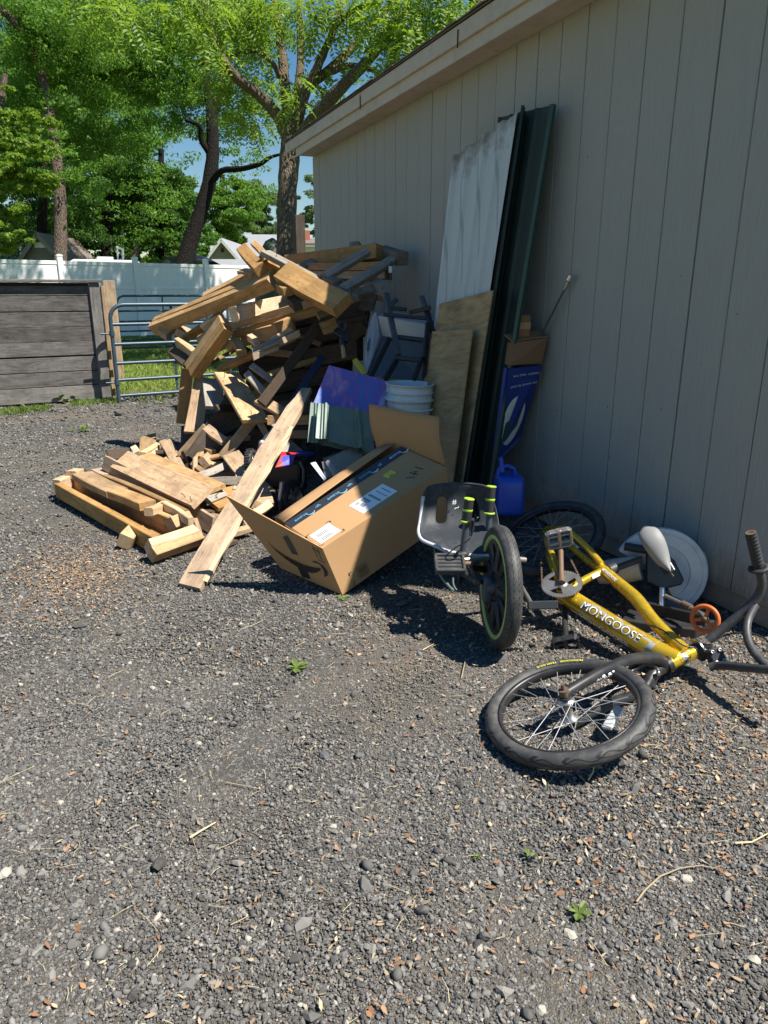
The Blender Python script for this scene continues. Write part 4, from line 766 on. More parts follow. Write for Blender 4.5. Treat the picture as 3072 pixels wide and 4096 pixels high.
# --- the tall heap, left and upper part
bd('long sunlit laminated beam jutting far left across the heap', (0.649, 6.450, 1.019), (1.369, 5.250, 1.380), 0.135, 0.10, (-.25, -.62, .75), 'fresh', cat='beam', name='timber_beam', plies=2, nails=2)
bd('thick beam crossing the heap top, half in the garage shadow', (1.369, 5.000, 1.415), (1.613, 4.500, 1.208), 0.15, 0.085, (-.3, -.86, .42), 'fresh', cat='beam', name='timber_beam')
bd('grey weathered board lying along the top of the crossing beam', (1.337, 5.350, 1.558), (1.726, 4.620, 1.247), 0.10, 0.036, (.1, -.25, 1), 'grey', nails=2)
bd('square sunlit timber end pointing up at the heap top', (1.268, 5.750, 1.592), (1.290, 5.300, 1.438), 0.085, 0.085, (-.5, -.6, .6), 'orange', cat='beam', name='timber_beam')
bd('thin stick standing behind the square timber end', (1.410, 6.000, 1.661), (1.420, 5.600, 1.519), 0.05, 0.035, (-.4, -.6, .6), 'orange')
bd('short wide gusset board behind the meeting of the two big beams', (1.329, 5.600, 1.370), (1.395, 5.400, 1.497), 0.13, 0.03, (.2, -1, .3), 'fresh')
bd('narrow sunlit board slanting up behind the long beam', (1.045, 6.300, 1.262), (1.368, 5.900, 1.449), 0.065, 0.04, (-.2, -.6, .75), 'fresh')
bd('short orange board end poking out left above the narrow slanting board', (1.320, 6.100, 1.444), (1.395, 5.800, 1.423), 0.08, 0.05, (0, -.8, .5), 'orange')
bd('small sunlit block wedged under the meeting of the two big beams', (1.343, 5.000, 1.324), (1.355, 4.860, 1.294), 0.065, 0.06, (-.2, -.7, .7), 'fresh', cat='wood block', name='wood_block')
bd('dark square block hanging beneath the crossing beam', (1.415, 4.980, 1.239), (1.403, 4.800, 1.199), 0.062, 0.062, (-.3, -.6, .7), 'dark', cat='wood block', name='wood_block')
bd('notched beam with stripes of shadow under the long beam', (1.105, 5.450, 1.135), (1.627, 5.750, 1.223), 0.105, 0.09, (0, -1, .05), 'pale', cat='beam', name='timber_beam')
bd('long orange laminated beam in the shade of the heap middle', (1.149, 5.750, 1.008), (1.734, 5.200, 1.210), 0.125, 0.09, (0, -1, .12), 'orange', cat='beam', name='timber_beam', plies=2)
bd('lower orange beam under the laminated one', (1.243, 5.750, 0.949), (1.493, 5.300, 1.042), 0.11, 0.09, (0, -1, 0), 'orange', cat='beam', name='timber_beam')
bd('block end at the right of the lower orange beam', (1.365, 5.250, 1.015), (1.481, 5.250, 1.062), 0.12, 0.09, (0, -1, 0), 'orange', cat='wood block', name='wood_block')
bd('wide double beam sloping down the left side, sunlit at both ends', (1.066, 5.550, 1.065), (0.819, 5.750, 0.704), 0.16, 0.09, (-.35, -.55, .75), 'fresh', cat='beam', name='timber_beam', plies=2)
bd('upright brown timber hanging at the left end of the heap', (0.814, 5.950, 0.708), (0.731, 5.900, 0.284), 0.09, 0.07, (-.1, -1, 0), 'orange', cat='beam', name='timber_beam')
bd('plank hanging below the double beam, lower end sunlit with nails', (0.899, 5.750, 0.654), (0.750, 5.450, 0.285), 0.135, 0.028, (-.15, -.8, .5), 'aged', nails=3)
bd('short wide plank with wavy grain, lower half in sun', (0.958, 5.700, 0.642), (0.911, 5.350, 0.477), 0.145, 0.028, (0, -.62, .78), 'grey')
bd('broad dark board whose lower end is a bright sunlit wedge', (1.033, 5.500, 0.706), (1.090, 4.850, 0.445), 0.19, 0.028, (.1, -.55, .83), 'fresh', nails=3)
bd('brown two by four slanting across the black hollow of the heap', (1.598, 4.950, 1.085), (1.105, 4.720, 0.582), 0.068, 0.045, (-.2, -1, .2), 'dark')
bd('brown prop slanting down under the sunlit wedge', (1.092, 4.950, 0.438), (0.868, 4.950, 0.191), 0.075, 0.05, (-.2, -1, .2), 'aged')
bd('weathered pale stub catching sun in the middle of the heap', (1.143, 5.050, 0.894), (1.303, 5.000, 0.964), 0.055, 0.03, (-.1, -.7, .7), 'grey')
bd('splintered brown strip below the pale stub', (1.134, 5.020, 0.859), (1.313, 5.020, 0.925), 0.045, 0.03, (0, -1, .1), 'aged')
bd('long brown board end behind the pale stub', (0.996, 5.600, 0.729), (1.490, 5.200, 0.985), 0.06, 0.04, (0, -.7, .7), 'orange')
bd('split strip right of the pale stub', (1.322, 5.050, 0.943), (1.470, 5.000, 1.014), 0.05, 0.025, (0, -.8, .6), 'aged')
bd('thin strip above the split strip', (1.288, 5.100, 0.969), (1.432, 5.080, 1.039), 0.035, 0.025, (0, -.8, .6), 'aged')
bd('light topped two by four at the left under the long beam', (0.771, 6.050, 0.913), (0.858, 5.800, 0.827), 0.05, 0.08, (-.2, -.3, .95), 'pale')
bd('dark splintered timber below the light topped one', (0.729, 6.100, 0.844), (0.804, 5.850, 0.768), 0.09, 0.05, (-.1, -1, .2), 'dark')
bd('block hanging from the left end of the long beam', (0.680, 6.300, 0.956), (0.776, 6.350, 1.032), 0.09, 0.08, (-.3, -.8, .4), 'aged', cat='wood block', name='wood_block')
bd('small block right of the one under the long beam end', (0.811, 6.200, 0.968), (0.870, 6.300, 0.989), 0.085, 0.06, (-.3, -.9, .3), 'aged', cat='wood block', name='wood_block')
bd('narrow strip running up to the right under the long beam', (0.823, 6.100, 0.928), (1.108, 5.900, 1.116), 0.04, 0.06, (-.2, -.5, .85), 'fresh')
bd('sunlit lath next to the narrow strip', (0.950, 5.950, 1.022), (1.095, 5.850, 1.125), 0.05, 0.05, (-.3, -.5, .8), 'pale')
bd('lower sunlit lath leaning on the double beam', (0.908, 5.850, 0.925), (1.020, 5.750, 1.029), 0.055, 0.05, (-.3, -.5, .8), 'pale')
bd('small brown block standing among the strips', (1.183, 5.300, 0.978), (1.200, 5.150, 0.937), 0.045, 0.05, (0, -1, .2), 'orange', cat='wood block', name='wood_block')
bd('pale broken stub left of the pale stub', (1.081, 5.600, 0.879), (1.125, 5.550, 0.936), 0.06, 0.04, (-.2, -.8, .6), 'pale', cat='wood block', name='wood_block')
bd('brown stub beside the pale broken one', (1.125, 5.550, 0.936), (1.139, 5.400, 0.862), 0.07, 0.05, (0, -1, .1), 'aged', cat='wood block', name='wood_block')
# --- top right, in the garage shadow
bd('rough grey slab lying along the very top of the heap', (1.707, 6.100, 1.546), (2.117, 5.750, 1.609), 0.12, 0.045, (.1, -.3, .95), 'grey')
bd('long orange beam at the top right in shade', (1.664, 5.950, 1.517), (2.134, 5.150, 1.571), 0.105, 0.085, (0, -1, .15), 'orange', cat='beam', name='timber_beam')
bd('upper of two grey sticks slanting to the right', (1.635, 4.950, 1.387), (2.001, 5.050, 1.571), 0.06, 0.05, (-.2, -.75, .65), 'grey')
bd('lower of two grey sticks slanting to the right', (1.697, 4.750, 1.307), (2.151, 4.950, 1.509), 0.06, 0.05, (-.2, -.75, .65), 'grey')
capb = bd('orange beam with a black capped end at the right', (1.692, 5.600, 1.445), (2.129, 4.980, 1.435), 0.115, 0.09, (0, -1, .05), 'orange', cat='beam', name='timber_beam', plies=2)
b = MB(); b.obox((2.138, 4.955, 1.435), (.9, -.4, 0), (.4, .9, 0), (0, 0, 1), 0.012, 0.06, 0.062); cap = b.build('end_cap', MT['rack_black'], capb); b = MB(); b.obox((2.106, 4.885, 1.443), (.9, -.4, 0), (.4, .9, 0), (0, 0, 1), 0.012, 0.004, 0.022); b.build('tag', MT['white_decal'], cap)
bd('grey brown board end at the right below the capped beam', (1.975, 4.950, 1.359), (2.005, 4.720, 1.317), 0.10, 0.06, (0, -.9, .4), 'grey')
bd('thin grey board tucked under the lower grey stick', (1.750, 4.750, 1.275), (1.937, 4.800, 1.308), 0.06, 0.035, (0, -.8, .6), 'grey')
bd('rounded grey log end touching the garage wall', (2.196, 5.250, 1.577), (2.232, 4.950, 1.517), 0.09, 0.09, (0, -.8, .6), 'grey', cat='log', name='log_end')
bd('reddish brown panel scrap under the grey boards at the right', (1.874, 4.850, 1.225), (1.922, 4.720, 1.220), 0.11, 0.02, (0, -1, .1), 'dark')
bd('squat grey block perched on the slab against the wall', (2.187, 5.900, 1.639), (2.256, 5.850, 1.650), 0.07, 0.07, (0, -1, .3), 'grey', cat='wood block', name='wood_block')
bd('second grey stick end near the upper slanting stick', (1.623, 5.500, 1.459), (1.774, 5.600, 1.513), 0.055, 0.05, (-.2, -.75, .65), 'grey')
bd('flat topped stub between the two slanting sticks', (1.643, 4.900, 1.362), (1.687, 4.800, 1.336), 0.085, 0.06, (0, -.4, .9), 'grey', cat='wood block', name='wood_block')
# --- the hollow and the foot of the heap
bd('knotty brown block at the top of the slanting two by four', (1.602, 4.900, 1.043), (1.699, 4.850, 1.080), 0.09, 0.085, (0, -1, .3), 'aged', cat='wood block', name='wood_block')
bd('upper thin grey stick inside the dark hollow', (1.161, 5.200, 0.788), (1.280, 5.050, 0.681), 0.045, 0.03, (0, -1, .3), 'grey')
bd('lower thin grey stick inside the dark hollow', (1.100, 5.100, 0.747), (1.202, 4.950, 0.603), 0.05, 0.03, (0, -1, .3), 'grey')
bd('brown board lying right of the sunlit wedge', (1.121, 4.850, 0.589), (1.242, 4.700, 0.518), 0.085, 0.03, (0, -.7, .7), 'aged')
bd('orange rail behind the toy motorbike', (1.158, 4.750, 0.462), (1.410, 4.600, 0.472), 0.065, 0.06, (0, -1, .2), 'orange', cat='beam', name='timber_beam')
bd('pale slat below the orange rail', (1.249, 4.620, 0.382), (1.383, 4.550, 0.385), 0.055, 0.03, (0, -1, .2), 'aged')
bd('dark slat under the pale one', (1.249, 4.680, 0.416), (1.403, 4.600, 0.418), 0.03, 0.03, (0, -1, .2), 'dark')
bd('brown frame side sloping at the foot of the heap', (0.828, 5.300, 0.343), (0.633, 5.350, 0.137), 0.07, 0.035, (-.2, -.9, .4), 'aged')
bd('brown frame end closing the sloping frame', (0.825, 5.280, 0.346), (0.913, 5.050, 0.278), 0.07, 0.03, (-.2, -.6, .7), 'aged')
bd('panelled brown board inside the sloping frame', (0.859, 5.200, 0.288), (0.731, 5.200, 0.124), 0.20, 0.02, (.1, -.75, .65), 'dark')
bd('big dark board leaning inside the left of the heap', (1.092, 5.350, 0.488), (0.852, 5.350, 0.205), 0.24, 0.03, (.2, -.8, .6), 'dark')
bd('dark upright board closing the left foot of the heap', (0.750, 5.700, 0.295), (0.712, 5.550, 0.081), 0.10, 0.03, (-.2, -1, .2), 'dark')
for i, (a, e, w) in enumerate((((1.248, 5.600, 0.562), (1.805, 5.300, 0.684), .14), ((1.221, 5.900, 0.689), (1.847, 5.600, 0.811), .14), ((1.174, 5.400, 0.401), (1.697, 5.000, 0.465), .16), ((1.632, 5.700, 0.927), (2.077, 5.200, 1.055), .14), ((1.667, 5.800, 1.078), (2.097, 5.300, 1.161), .14), ((1.670, 5.500, 0.786), (1.956, 5.100, 0.881), .14), ((1.566, 6.200, 1.149), (2.105, 5.700, 1.366), .14), ((1.085, 5.900, 0.454), (1.270, 5.200, 0.238), .2), ((1.068, 5.400, 0.217), (1.375, 4.900, 0.212), .2), ((1.366, 6.200, 0.614), (2.022, 5.500, 0.695), .2), ((1.355, 6.200, 0.401), (2.019, 5.500, 0.516), .2), ((1.441, 6.300, 0.772), (2.109, 5.500, 0.888), .16), ((1.300, 6.000, 0.219), (1.839, 5.300, 0.374), .2), ((1.601, 6.200, 0.963), (2.134, 5.500, 1.233), .2), ((1.052, 6.000, 0.278), (1.202, 5.600, 0.090), .25))):  # last six beams added at the back to keep light out of the hollow
    bd('dark timber in the shadowed heap hollow, rear ones added to block light', a, e, w, 0.09, (0, -1, .3), 'dark', cat='beam', name='timber_beam')

# --- thin scraps jammed between the bigger timbers
rs2 = random.Random(44)
SCR = [(0.954, 6.100, 0.961), (1.044, 6.000, 1.061), (1.118, 5.900, 0.967), (1.031, 5.900, 0.853), (0.957, 5.950, 0.793), (1.128, 5.700, 0.826), (1.206, 5.600, 0.868), (1.343, 5.500, 1.000), (1.425, 5.500, 1.090), (1.321, 5.700, 1.141), (1.554, 5.400, 1.146), (1.663, 5.300, 1.271), (1.864, 5.600, 1.493), (1.725, 5.800, 1.554), (1.956, 5.400, 1.452), (1.960, 5.100, 1.323), (1.732, 5.000, 1.187), (1.373, 5.200, 0.855), (1.280, 5.150, 0.721), (1.125, 5.300, 0.603), (0.995, 5.700, 0.563), (0.902, 5.750, 0.484), (0.927, 5.500, 0.364), (0.997, 5.200, 0.333), (1.040, 5.000, 0.256), (1.206, 4.800, 0.281), (1.200, 5.000, 0.600), (1.424, 5.000, 0.764), (1.541, 5.000, 0.968), (2.075, 5.500, 1.529), (0.860, 6.100, 0.765), (1.305, 5.750, 1.363), (1.393, 5.350, 1.254), (1.808, 4.900, 1.205), (1.051, 5.250, 0.468), (1.475, 5.300, 1.323)]
for c in SCR[:12] + SCR[15:30] + SCR[33:35]:
    d = V(rs2.gauss(0, 1), rs2.gauss(0, .6), rs2.gauss(0, .45)).normalized(); L = rs2.uniform(.22, .48); c = V(c); c = c + V(.02, rs2.uniform(.08, .25), 0)
    bd('thin scrap stick jammed among the bigger timbers of the tall heap', c - d * L / 2, c + d * L / 2, rs2.uniform(.028, .065), rs2.uniform(.014, .03), (rs2.uniform(-.4, .2), -.7, rs2.uniform(.1, .8)), rs2.choice(('aged', 'orange', 'orange', 'dark', 'aged', 'fresh')), HEAP)
SC2 = [(0.341, 5.782, 0.050), (0.469, 5.569, 0.060), (0.620, 5.598, 0.060), (0.701, 5.376, 0.080), (0.780, 5.085, 0.080), (0.891, 5.202, 0.100), (0.944, 5.016, 0.080), (0.821, 4.665, 0.050), (0.854, 4.347, 0.060), (0.658, 4.131, 0.030), (0.720, 3.999, 0.030), (0.815, 4.030, 0.040), (0.887, 4.487, 0.120), (0.659, 5.575, 0.120), (0.814, 5.609, 0.120), (0.906, 5.374, 0.120), (0.516, 4.744, 0.130), (0.911, 4.246, 0.080), (0.686, 5.025, 0.120), (0.803, 5.084, 0.160)]
for c in SC2:
    d = V(rs2.gauss(0, 1), rs2.gauss(0, .8), rs2.gauss(0, .22)).normalized(); L = rs2.uniform(.14, .42); c = V(c)
    bd('thin scrap stick strewn among the boards of the low stack', c - d * L / 2, c + d * L / 2, rs2.uniform(.03, .07), rs2.uniform(.016, .03), (rs2.uniform(-.3, .3), -.4, .9), rs2.choice(('aged', 'pale', 'fresh', 'grey', 'dark')), LOW)
# --- the low stack on the gravel
bd('long ground rail of the trough shaped frame, nearest the camera left', (-0.189, 4.921, 0.075), (0.277, 3.624, 0.060), 0.045, 0.095, UP, 'fresh', LOW, cat='beam', name='timber_beam')
bd('flat bottom board of the trough shaped frame', (-0.083, 5.071, 0.030), (0.331, 3.824, 0.030), 0.16, 0.02, UP, 'orange', LOW)
bd('second rail of the trough shaped frame', (-0.102, 5.104, 0.100), (0.380, 3.817, 0.085), 0.042, 0.11, UP, 'fresh', LOW, cat='beam', name='timber_beam')
bd('flat board nailed on the far half of the second rail', (-0.039, 4.840, 0.175), (0.141, 4.348, 0.165), 0.13, 0.04, UP, 'aged', LOW)
bd('flat board with rough sawn end on the near half of the second rail', (0.129, 4.313, 0.175), (0.279, 4.008, 0.165), 0.10, 0.045, UP, 'fresh', LOW)
bd('third rail behind the trough shaped frame', (0.089, 4.914, 0.090), (0.464, 3.909, 0.080), 0.04, 0.13, UP, 'aged', LOW, cat='beam', name='timber_beam')
bd('short cross cleat on top of the rails near their end', (0.271, 3.895, 0.160), (0.374, 4.034, 0.150), 0.05, 0.045, (-.2, -.2, 1), 'pale', LOW, cat='wood block', name='wood_block')
bd('thin pale strip edging the third rail', (0.361, 3.992, 0.160), (0.463, 3.691, 0.140), 0.03, 0.05, UP, 'pale', LOW)
bd('square end block with a dark stamp at the rail ends', (0.366, 3.770, 0.115), (0.473, 3.849, 0.115), 0.065, 0.06, (-.2, -.85, .4), 'fresh', LOW, cat='wood block', name='wood_block')
bd('heavy short timber with bold grain closing the near end', (0.231, 3.513, 0.070), (0.486, 3.660, 0.075), 0.10, 0.075, (-.25, -.75, .6), 'fresh', LOW, cat='beam', name='timber_beam', plies=2)
bd('stub poking out towards the camera under the ground rail', (0.130, 3.768, 0.050), (0.201, 3.919, 0.060), 0.075, 0.075, (.3, -.3, .9), 'pale', LOW, cat='wood block', name='wood_block')
bd('block closing the far left end of the trough', (-0.200, 4.953, 0.085), (-0.091, 5.104, 0.085), 0.06, 0.10, UP, 'fresh', LOW, cat='wood block', name='wood_block')
bd('small block on the far end of the second rail', (-0.109, 5.015, 0.145), (-0.057, 5.083, 0.145), 0.07, 0.05, UP, 'fresh', LOW, cat='wood block', name='wood_block')
bd('upright board leaning on the near end of the stack', (0.477, 3.722, 0.140), (0.494, 3.656, 0.020), 0.05, 0.03, (-.8, -.5, .2), 'aged', LOW)
bd('broad sunlit plank with a curling edge lying over the stack', (0.207, 5.083, 0.200), (0.571, 3.954, 0.190), 0.165, 0.026, (-.38, -.50, .78), 'fresh', LOW, nails=2)
bd('second broad plank showing behind the curling one', (0.352, 5.238, 0.180), (0.690, 4.249, 0.150), 0.15, 0.026, (-.1, -.35, .93), 'fresh', LOW)
bd('dark splintered board on edge below the broad planks', (0.110, 5.200, 0.170), (0.603, 3.855, 0.050), 0.10, 0.026, (-.75, -.55, .25), 'aged', LOW)
bd('weathered short board end behind the broad plank at the left', (0.143, 5.676, 0.120), (0.297, 5.708, 0.120), 0.08, 0.03, (-.2, -.9, .4), 'dark', LOW)
bd('flat board corner showing left of the broad plank', (0.074, 5.292, 0.100), (0.160, 5.060, 0.100), 0.12, 0.03, UP, 'aged', LOW)
bd('square plywood scrap standing up behind the stack', (0.482, 6.190, 0.150), (0.443, 5.837, 0.090), 0.135, 0.02, (-.25, -.9, .4), 'aged', LOW)
bd('thin plank end beside the square plywood scrap', (0.354, 6.010, 0.100), (0.364, 5.850, 0.080), 0.05, 0.03, (-.2, -.9, .4), 'pale', LOW)
bd('split pinkish billet below the square plywood scrap', (0.386, 5.593, 0.120), (0.537, 5.913, 0.120), 0.05, 0.045, (-.2, -.7, .7), 'pale', LOW, cat='wood block', name='wood_block')
bd('second split billet with a hollow side', (0.421, 5.650, 0.090), (0.521, 5.824, 0.090), 0.05, 0.045, (-.2, -.9, .3), 'pale', LOW, cat='wood block', name='wood_block')
bd('upright two by four leaning back, left of a matching pair', (0.567, 5.838, 0.160), (0.567, 5.005, 0.100), 0.055, 0.035, (-.2, -.75, .65), 'aged', LOW)
bd('upright two by four leaning back, right of a matching pair', (0.619, 5.860, 0.160), (0.602, 4.943, 0.100), 0.055, 0.035, (-.2, -.75, .65), 'aged', LOW)
bd('pale board with red stamp at the foot of the leaning pair', (0.544, 5.114, 0.110), (0.601, 4.895, 0.090), 0.10, 0.03, (-.1, -.6, .8), 'pale', LOW)
bd('pointed scrap showing behind the broad plank', (0.499, 5.229, 0.120), (0.533, 5.250, 0.140), 0.05, 0.03, (-.2, -.9, .5), 'fresh', LOW, cat='wood block', name='wood_block')
bd('white sawn block in the sun, upper of the small offcuts', (0.721, 5.092, 0.160), (0.796, 5.302, 0.170), 0.05, 0.045, (-.4, -.6, .7), 'pale', LOW, cat='wood block', name='wood_block')
bd('shaded sawn block right of the white one', (0.746, 5.010, 0.150), (0.830, 5.189, 0.160), 0.08, 0.05, (.2, -.9, .4), 'aged', LOW, cat='wood block', name='wood_block')
bd('small stick resting on the white sawn block', (0.770, 5.345, 0.220), (0.832, 5.116, 0.200), 0.045, 0.03, (-.1, -.5, .8), 'aged', LOW)
bd('grey brown board standing behind the offcuts', (0.657, 5.287, 0.140), (0.743, 5.362, 0.140), 0.10, 0.03, (0, -.9, .4), 'dark', LOW)
bd('twisted pale splinter between the offcuts', (0.656, 5.243, 0.090), (0.742, 5.372, 0.100), 0.03, 0.02, (-.3, -.6, .7), 'pale', LOW)
bd('grey lath crossing the middle of the stack', (0.599, 4.566, 0.150), (0.887, 4.807, 0.170), 0.055, 0.035, (-.1, -.75, .65), 'grey', LOW)
bd('short dark lath under the grey crossing one', (0.688, 5.090, 0.120), (0.722, 4.879, 0.110), 0.04, 0.03, (-.1, -.75, .65), 'aged', LOW)
bd('sunlit flat slat behind the grey lath', (0.818, 4.986, 0.120), (0.869, 5.069, 0.130), 0.16, 0.03, (-.1, -.45, .9), 'fresh', LOW)
bd('yellow slat in front of the grey lath, cut square', (0.777, 4.748, 0.100), (0.924, 4.825, 0.110), 0.14, 0.03, (.1, -.55, .85), 'fresh', LOW)
bd('narrow yellow slat under the grey lath', (0.683, 4.906, 0.090), (0.752, 4.748, 0.080), 0.06, 0.03, (-.1, -.5, .9), 'pale', LOW)
bd('brown hardboard strip with slanted tip leaning behind the long plank', (0.901, 4.823, 0.240), (0.972, 4.157, 0.120), 0.125, 0.012, (-.1, -.7, .7), 'aged', LOW)
bd('wide brown board end showing right of the long plank', (0.829, 4.040, 0.130), (0.982, 4.053, 0.130), 0.13, 0.03, (.1, -.55, .85), 'aged', LOW)
bd('top of three thin grey slats stacked near the long plank', (0.671, 4.495, 0.140), (0.915, 4.426, 0.140), 0.06, 0.025, (0, -.9, .5), 'grey', LOW)
bd('middle of three thin slats with a cream end', (0.693, 4.488, 0.110), (0.928, 4.457, 0.110), 0.06, 0.025, (0, -.9, .5), 'aged', LOW)
bd('lowest of three thin slats, dark stained', (0.710, 4.489, 0.085), (0.921, 4.467, 0.085), 0.05, 0.022, (0, -.9, .5), 'dark', LOW)
bd('dark ended short board poking left from the flat planks', (0.631, 4.215, 0.100), (0.750, 4.308, 0.110), 0.06, 0.03, (-.3, -.8, .5), 'grey', LOW)
bd('flat plank with bent nails in the middle of the stack', (0.643, 4.238, 0.080), (0.925, 4.379, 0.080), 0.20, 0.028, (0, -.3, .95), 'orange', LOW, nails=4)
bd('dark lower plank under the nailed one', (0.589, 4.244, 0.030), (0.875, 4.238, 0.030), 0.14, 0.03, UP, 'dark', LOW)
bd('dark bottom board at the foot of the stack', (0.574, 4.068, 0.020), (0.800, 4.107, 0.020), 0.10, 0.03, UP, 'dark', LOW)
bd('flat board sticking out right of the long plank on the gravel', (0.639, 3.685, 0.050), (0.783, 3.745, 0.050), 0.06, 0.03, UP, 'aged', LOW)
bd('small dark block on the gravel right of the long plank', (0.621, 3.602, 0.020), (0.679, 3.638, 0.020), 0.03, 0.025, UP, 'dark', LOW, cat='wood block', name='wood_block')
bd('pink stamped board end near the carton flap', (0.779, 3.827, 0.080), (0.792, 3.765, 0.060), 0.05, 0.04, (-.2, -.9, .3), 'pale', LOW, cat='wood block', name='wood_block')
bd('second pink stamped board end beside the first', (0.825, 3.842, 0.070), (0.838, 3.755, 0.050), 0.07, 0.05, (-.2, -.9, .3), 'pale', LOW, cat='wood block', name='wood_block')
bd('brown block between long plank and carton flap', (0.852, 3.981, 0.110), (0.888, 3.920, 0.100), 0.06, 0.04, (0, -.9, .4), 'aged', LOW, cat='wood block', name='wood_block')
bd('pink brown sloping board under the hardboard strip', (0.821, 3.851, 0.090), (0.943, 3.933, 0.120), 0.05, 0.03, (-.2, -.8, .6), 'pale', LOW)
# supports hidden beneath the broad planks
for a, e in (((0.346, 5.403, 0.050), (0.592, 4.255, 0.050)), ((0.586, 5.347, 0.040), (0.780, 4.455, 0.040))):
    bd('timber mostly hidden under the broad planks of the low stack', a, e, 0.09, 0.09, UP, 'dark', LOW, cat='beam', name='timber_beam')
# --- the long plank propped from the gravel up into the heap
lp = thing('long_plank', 'long splintered plank propped from the gravel up into the heap', 'plank', (0, 0, 0))
p0, p1 = V((0.363, 3.106, 0.012)), V((1.337, 4.450, 0.693)); x_ = (p1 - p0).normalized(); L_ = (p1 - p0).length; n_ = V(-.35, -.42, .85); n_ = (n_ - x_ * n_.dot(x_)).normalized(); place(lp, (p0 + p1) / 2, x_, n_.cross(x_))
b = MB(); vs = []; fs = []; n = 16; r = random.Random(5)
for i in range(n):
    s = i / (n - 1); x = -L_ / 2 + L_ * s; w0 = -0.056 + r.uniform(-.002, .002); w1 = 0.056 + r.uniform(-.006, .006)
    if s > 0.82: k = (s - 0.82) / 0.18; w1 -= 0.03 * k; w0 += 0.018 * k
    sk = 0.012 if i == 0 else 0
    for y, z in ((w0, -.015), (w1 + .002, -.015), (w1, .015), (w0, .015)): vs.append((x + (sk if y > 0 else -sk), y, z + 0.012 * math.sin(math.pi * s)))
for i in range(n - 1):
    for k in range(4): fs.append((i * 4 + k, i * 4 + (k + 1) % 4, (i + 1) * 4 + (k + 1) % 4, (i + 1) * 4 + k))
fs += [(3, 2, 1, 0), tuple((n - 1) * 4 + k for k in range(4))]; b.add(vs, fs); o = b.build('board', WOOD['aged']); o.parent = lp
b = MB(); vs = []; fs = []                                        # the torn pale edge
for i in range(n):
    s = i / (n - 1); x = -L_ / 2 + L_ * (0.02 + s * 0.72)
    for y, z in ((-.058 - .014 * r.random(), -.010), (-.054, -.016), (-.05, .0165), (-.058 - .012 * r.random(), .008)): vs.append((x, y, z + 0.012 * math.sin(math.pi * (0.02 + s * .72))))
fs = []
for i in range(n - 1):
    for k in range(4): fs.append((i * 4 + k, i * 4 + (k + 1) % 4, (i + 1) * 4 + (k + 1) % 4, (i + 1) * 4 + k))
b.add(vs, fs); o = b.build('splintered_edge', WOOD['pale']); o.parent = lp

# ---------------------------------------------------------------- sheets leaning on the garage wall
def sheet(name, label, cat, TL, TR, BL, BR, t, mat, nu=1, prof=None, nv=2, bevel=0, group=None, rag=0.0, parent=None, part=None):
    """a sheet through four corners; prof(u) gives rib height along the sheet normal; local X across, Y up"""
    TL, TR, BL, BR = V(TL), V(TR), V(BL), V(BR); o_ = (TL + TR + BL + BR) / 4; x = ((TR - TL) + (BR - BL)).normalized(); y = ((TL - BL) + (TR - BR)); y = (y - x * y.dot(x)).normalized(); z = x.cross(y)
    m = Matrix((x, y, z)).transposed().to_4x4(); m.translation = o_; mi = m.inverted(); b = MB(); vs = []; r = random.Random(11)
    for j in range(nv + 1):
        s = j / nv
        for i in range(nu + 1):
            u = i / nu; p = (BL.lerp(BR, u)).lerp(TL.lerp(TR, u), s); p = mi @ p; h = prof(u) if prof else 0.0
            if rag and j == nv: p.y += r.uniform(-rag, rag * 0.3)
            if rag and j == 0: p.y += r.uniform(-rag * .3, rag * .3)
            vs.append(Vector((p.x, p.y, p.z + h)))
    N = len(vs); W = nu + 1; vs2 = [Vector((p.x, p.y, p.z - t)) for p in vs]; fs = []
    for j in range(nv):
        for i in range(nu):
            a = j * W + i; fs.append((a, a + 1, a + W + 1, a + W)); fs.append((N + a + W, N + a + W + 1, N + a + 1, N + a))
    for i in range(nu): fs.append((N + i, N + i + 1, i + 1, i)); a = nv * W + i; fs.append((a, a + 1, N + a + 1, N + a))
    for j in range(nv): a = j * W; fs.append((a, a + W, N + a + W, N + a)); a = j * W + nu; fs.append((N + a, N + a + W, a + W, a))
    b.add(vs + vs2, fs); ob = b.build(part or name, mat, None, bevel); q = m.to_quaternion(); ob.rotation_mode = 'QUATERNION'; ob.rotation_quaternion = q; ob.location = o_
    if parent is not None: ob.parent = parent; ob.matrix_parent_inverse = parent_inv(parent); return ob
    return tag(ob, label, cat, group)
def ribs(n, h, w):
    def f(u):
        s = (u * n) % 1.0; d = min(s, 1 - s); return h if d < w * .5 else (h * (1 - (d - w * .5) / (w * .4)) if d < w * .9 else 0.0)
    return f
sheet('green_metal_sheet', 'dark green metal sheet leaning on the garage wall, farthest right', 'metal sheet', (2.314, 3.842, 2.212), (2.310, 3.347, 2.171), (2.063, 3.832, 0.029), (2.076, 3.407, 0.141), 0.002, MT['green_dark'], 40, ribs(4, 0.012, .16), 8)
b = MB(); b.bar((2.289, 3.307, 2.163), (2.058, 3.369, 0.153), 0.022, 0.022, (-1, -.4, 0)); tag(b.build('green_metal_trim', MT['green_metal']), 'slim bright green metal trim strip at the right edge of the dark sheets', 'metal trim')
sheet('green_metal_sheet', 'narrow dark green sheet edge just right of the white corrugated sheet', 'metal sheet', (2.274, 3.768, 2.109), (2.286, 3.540, 2.200), (2.009, 3.765, 0.069), (2.018, 3.542, 0.141), 0.002, MT['green_dark'], 40, ribs(5, 0.014, .16), 8)
b = MB(); b.bar((2.272, 3.551, 2.205), (2.003, 3.551, 0.141), 0.016, 0.03, (-.5, -.9, 0)); tag(b.build('dark_metal_trim', MT['green_dark']), 'dark metal edge trim beside the white corrugated sheet', 'metal trim')
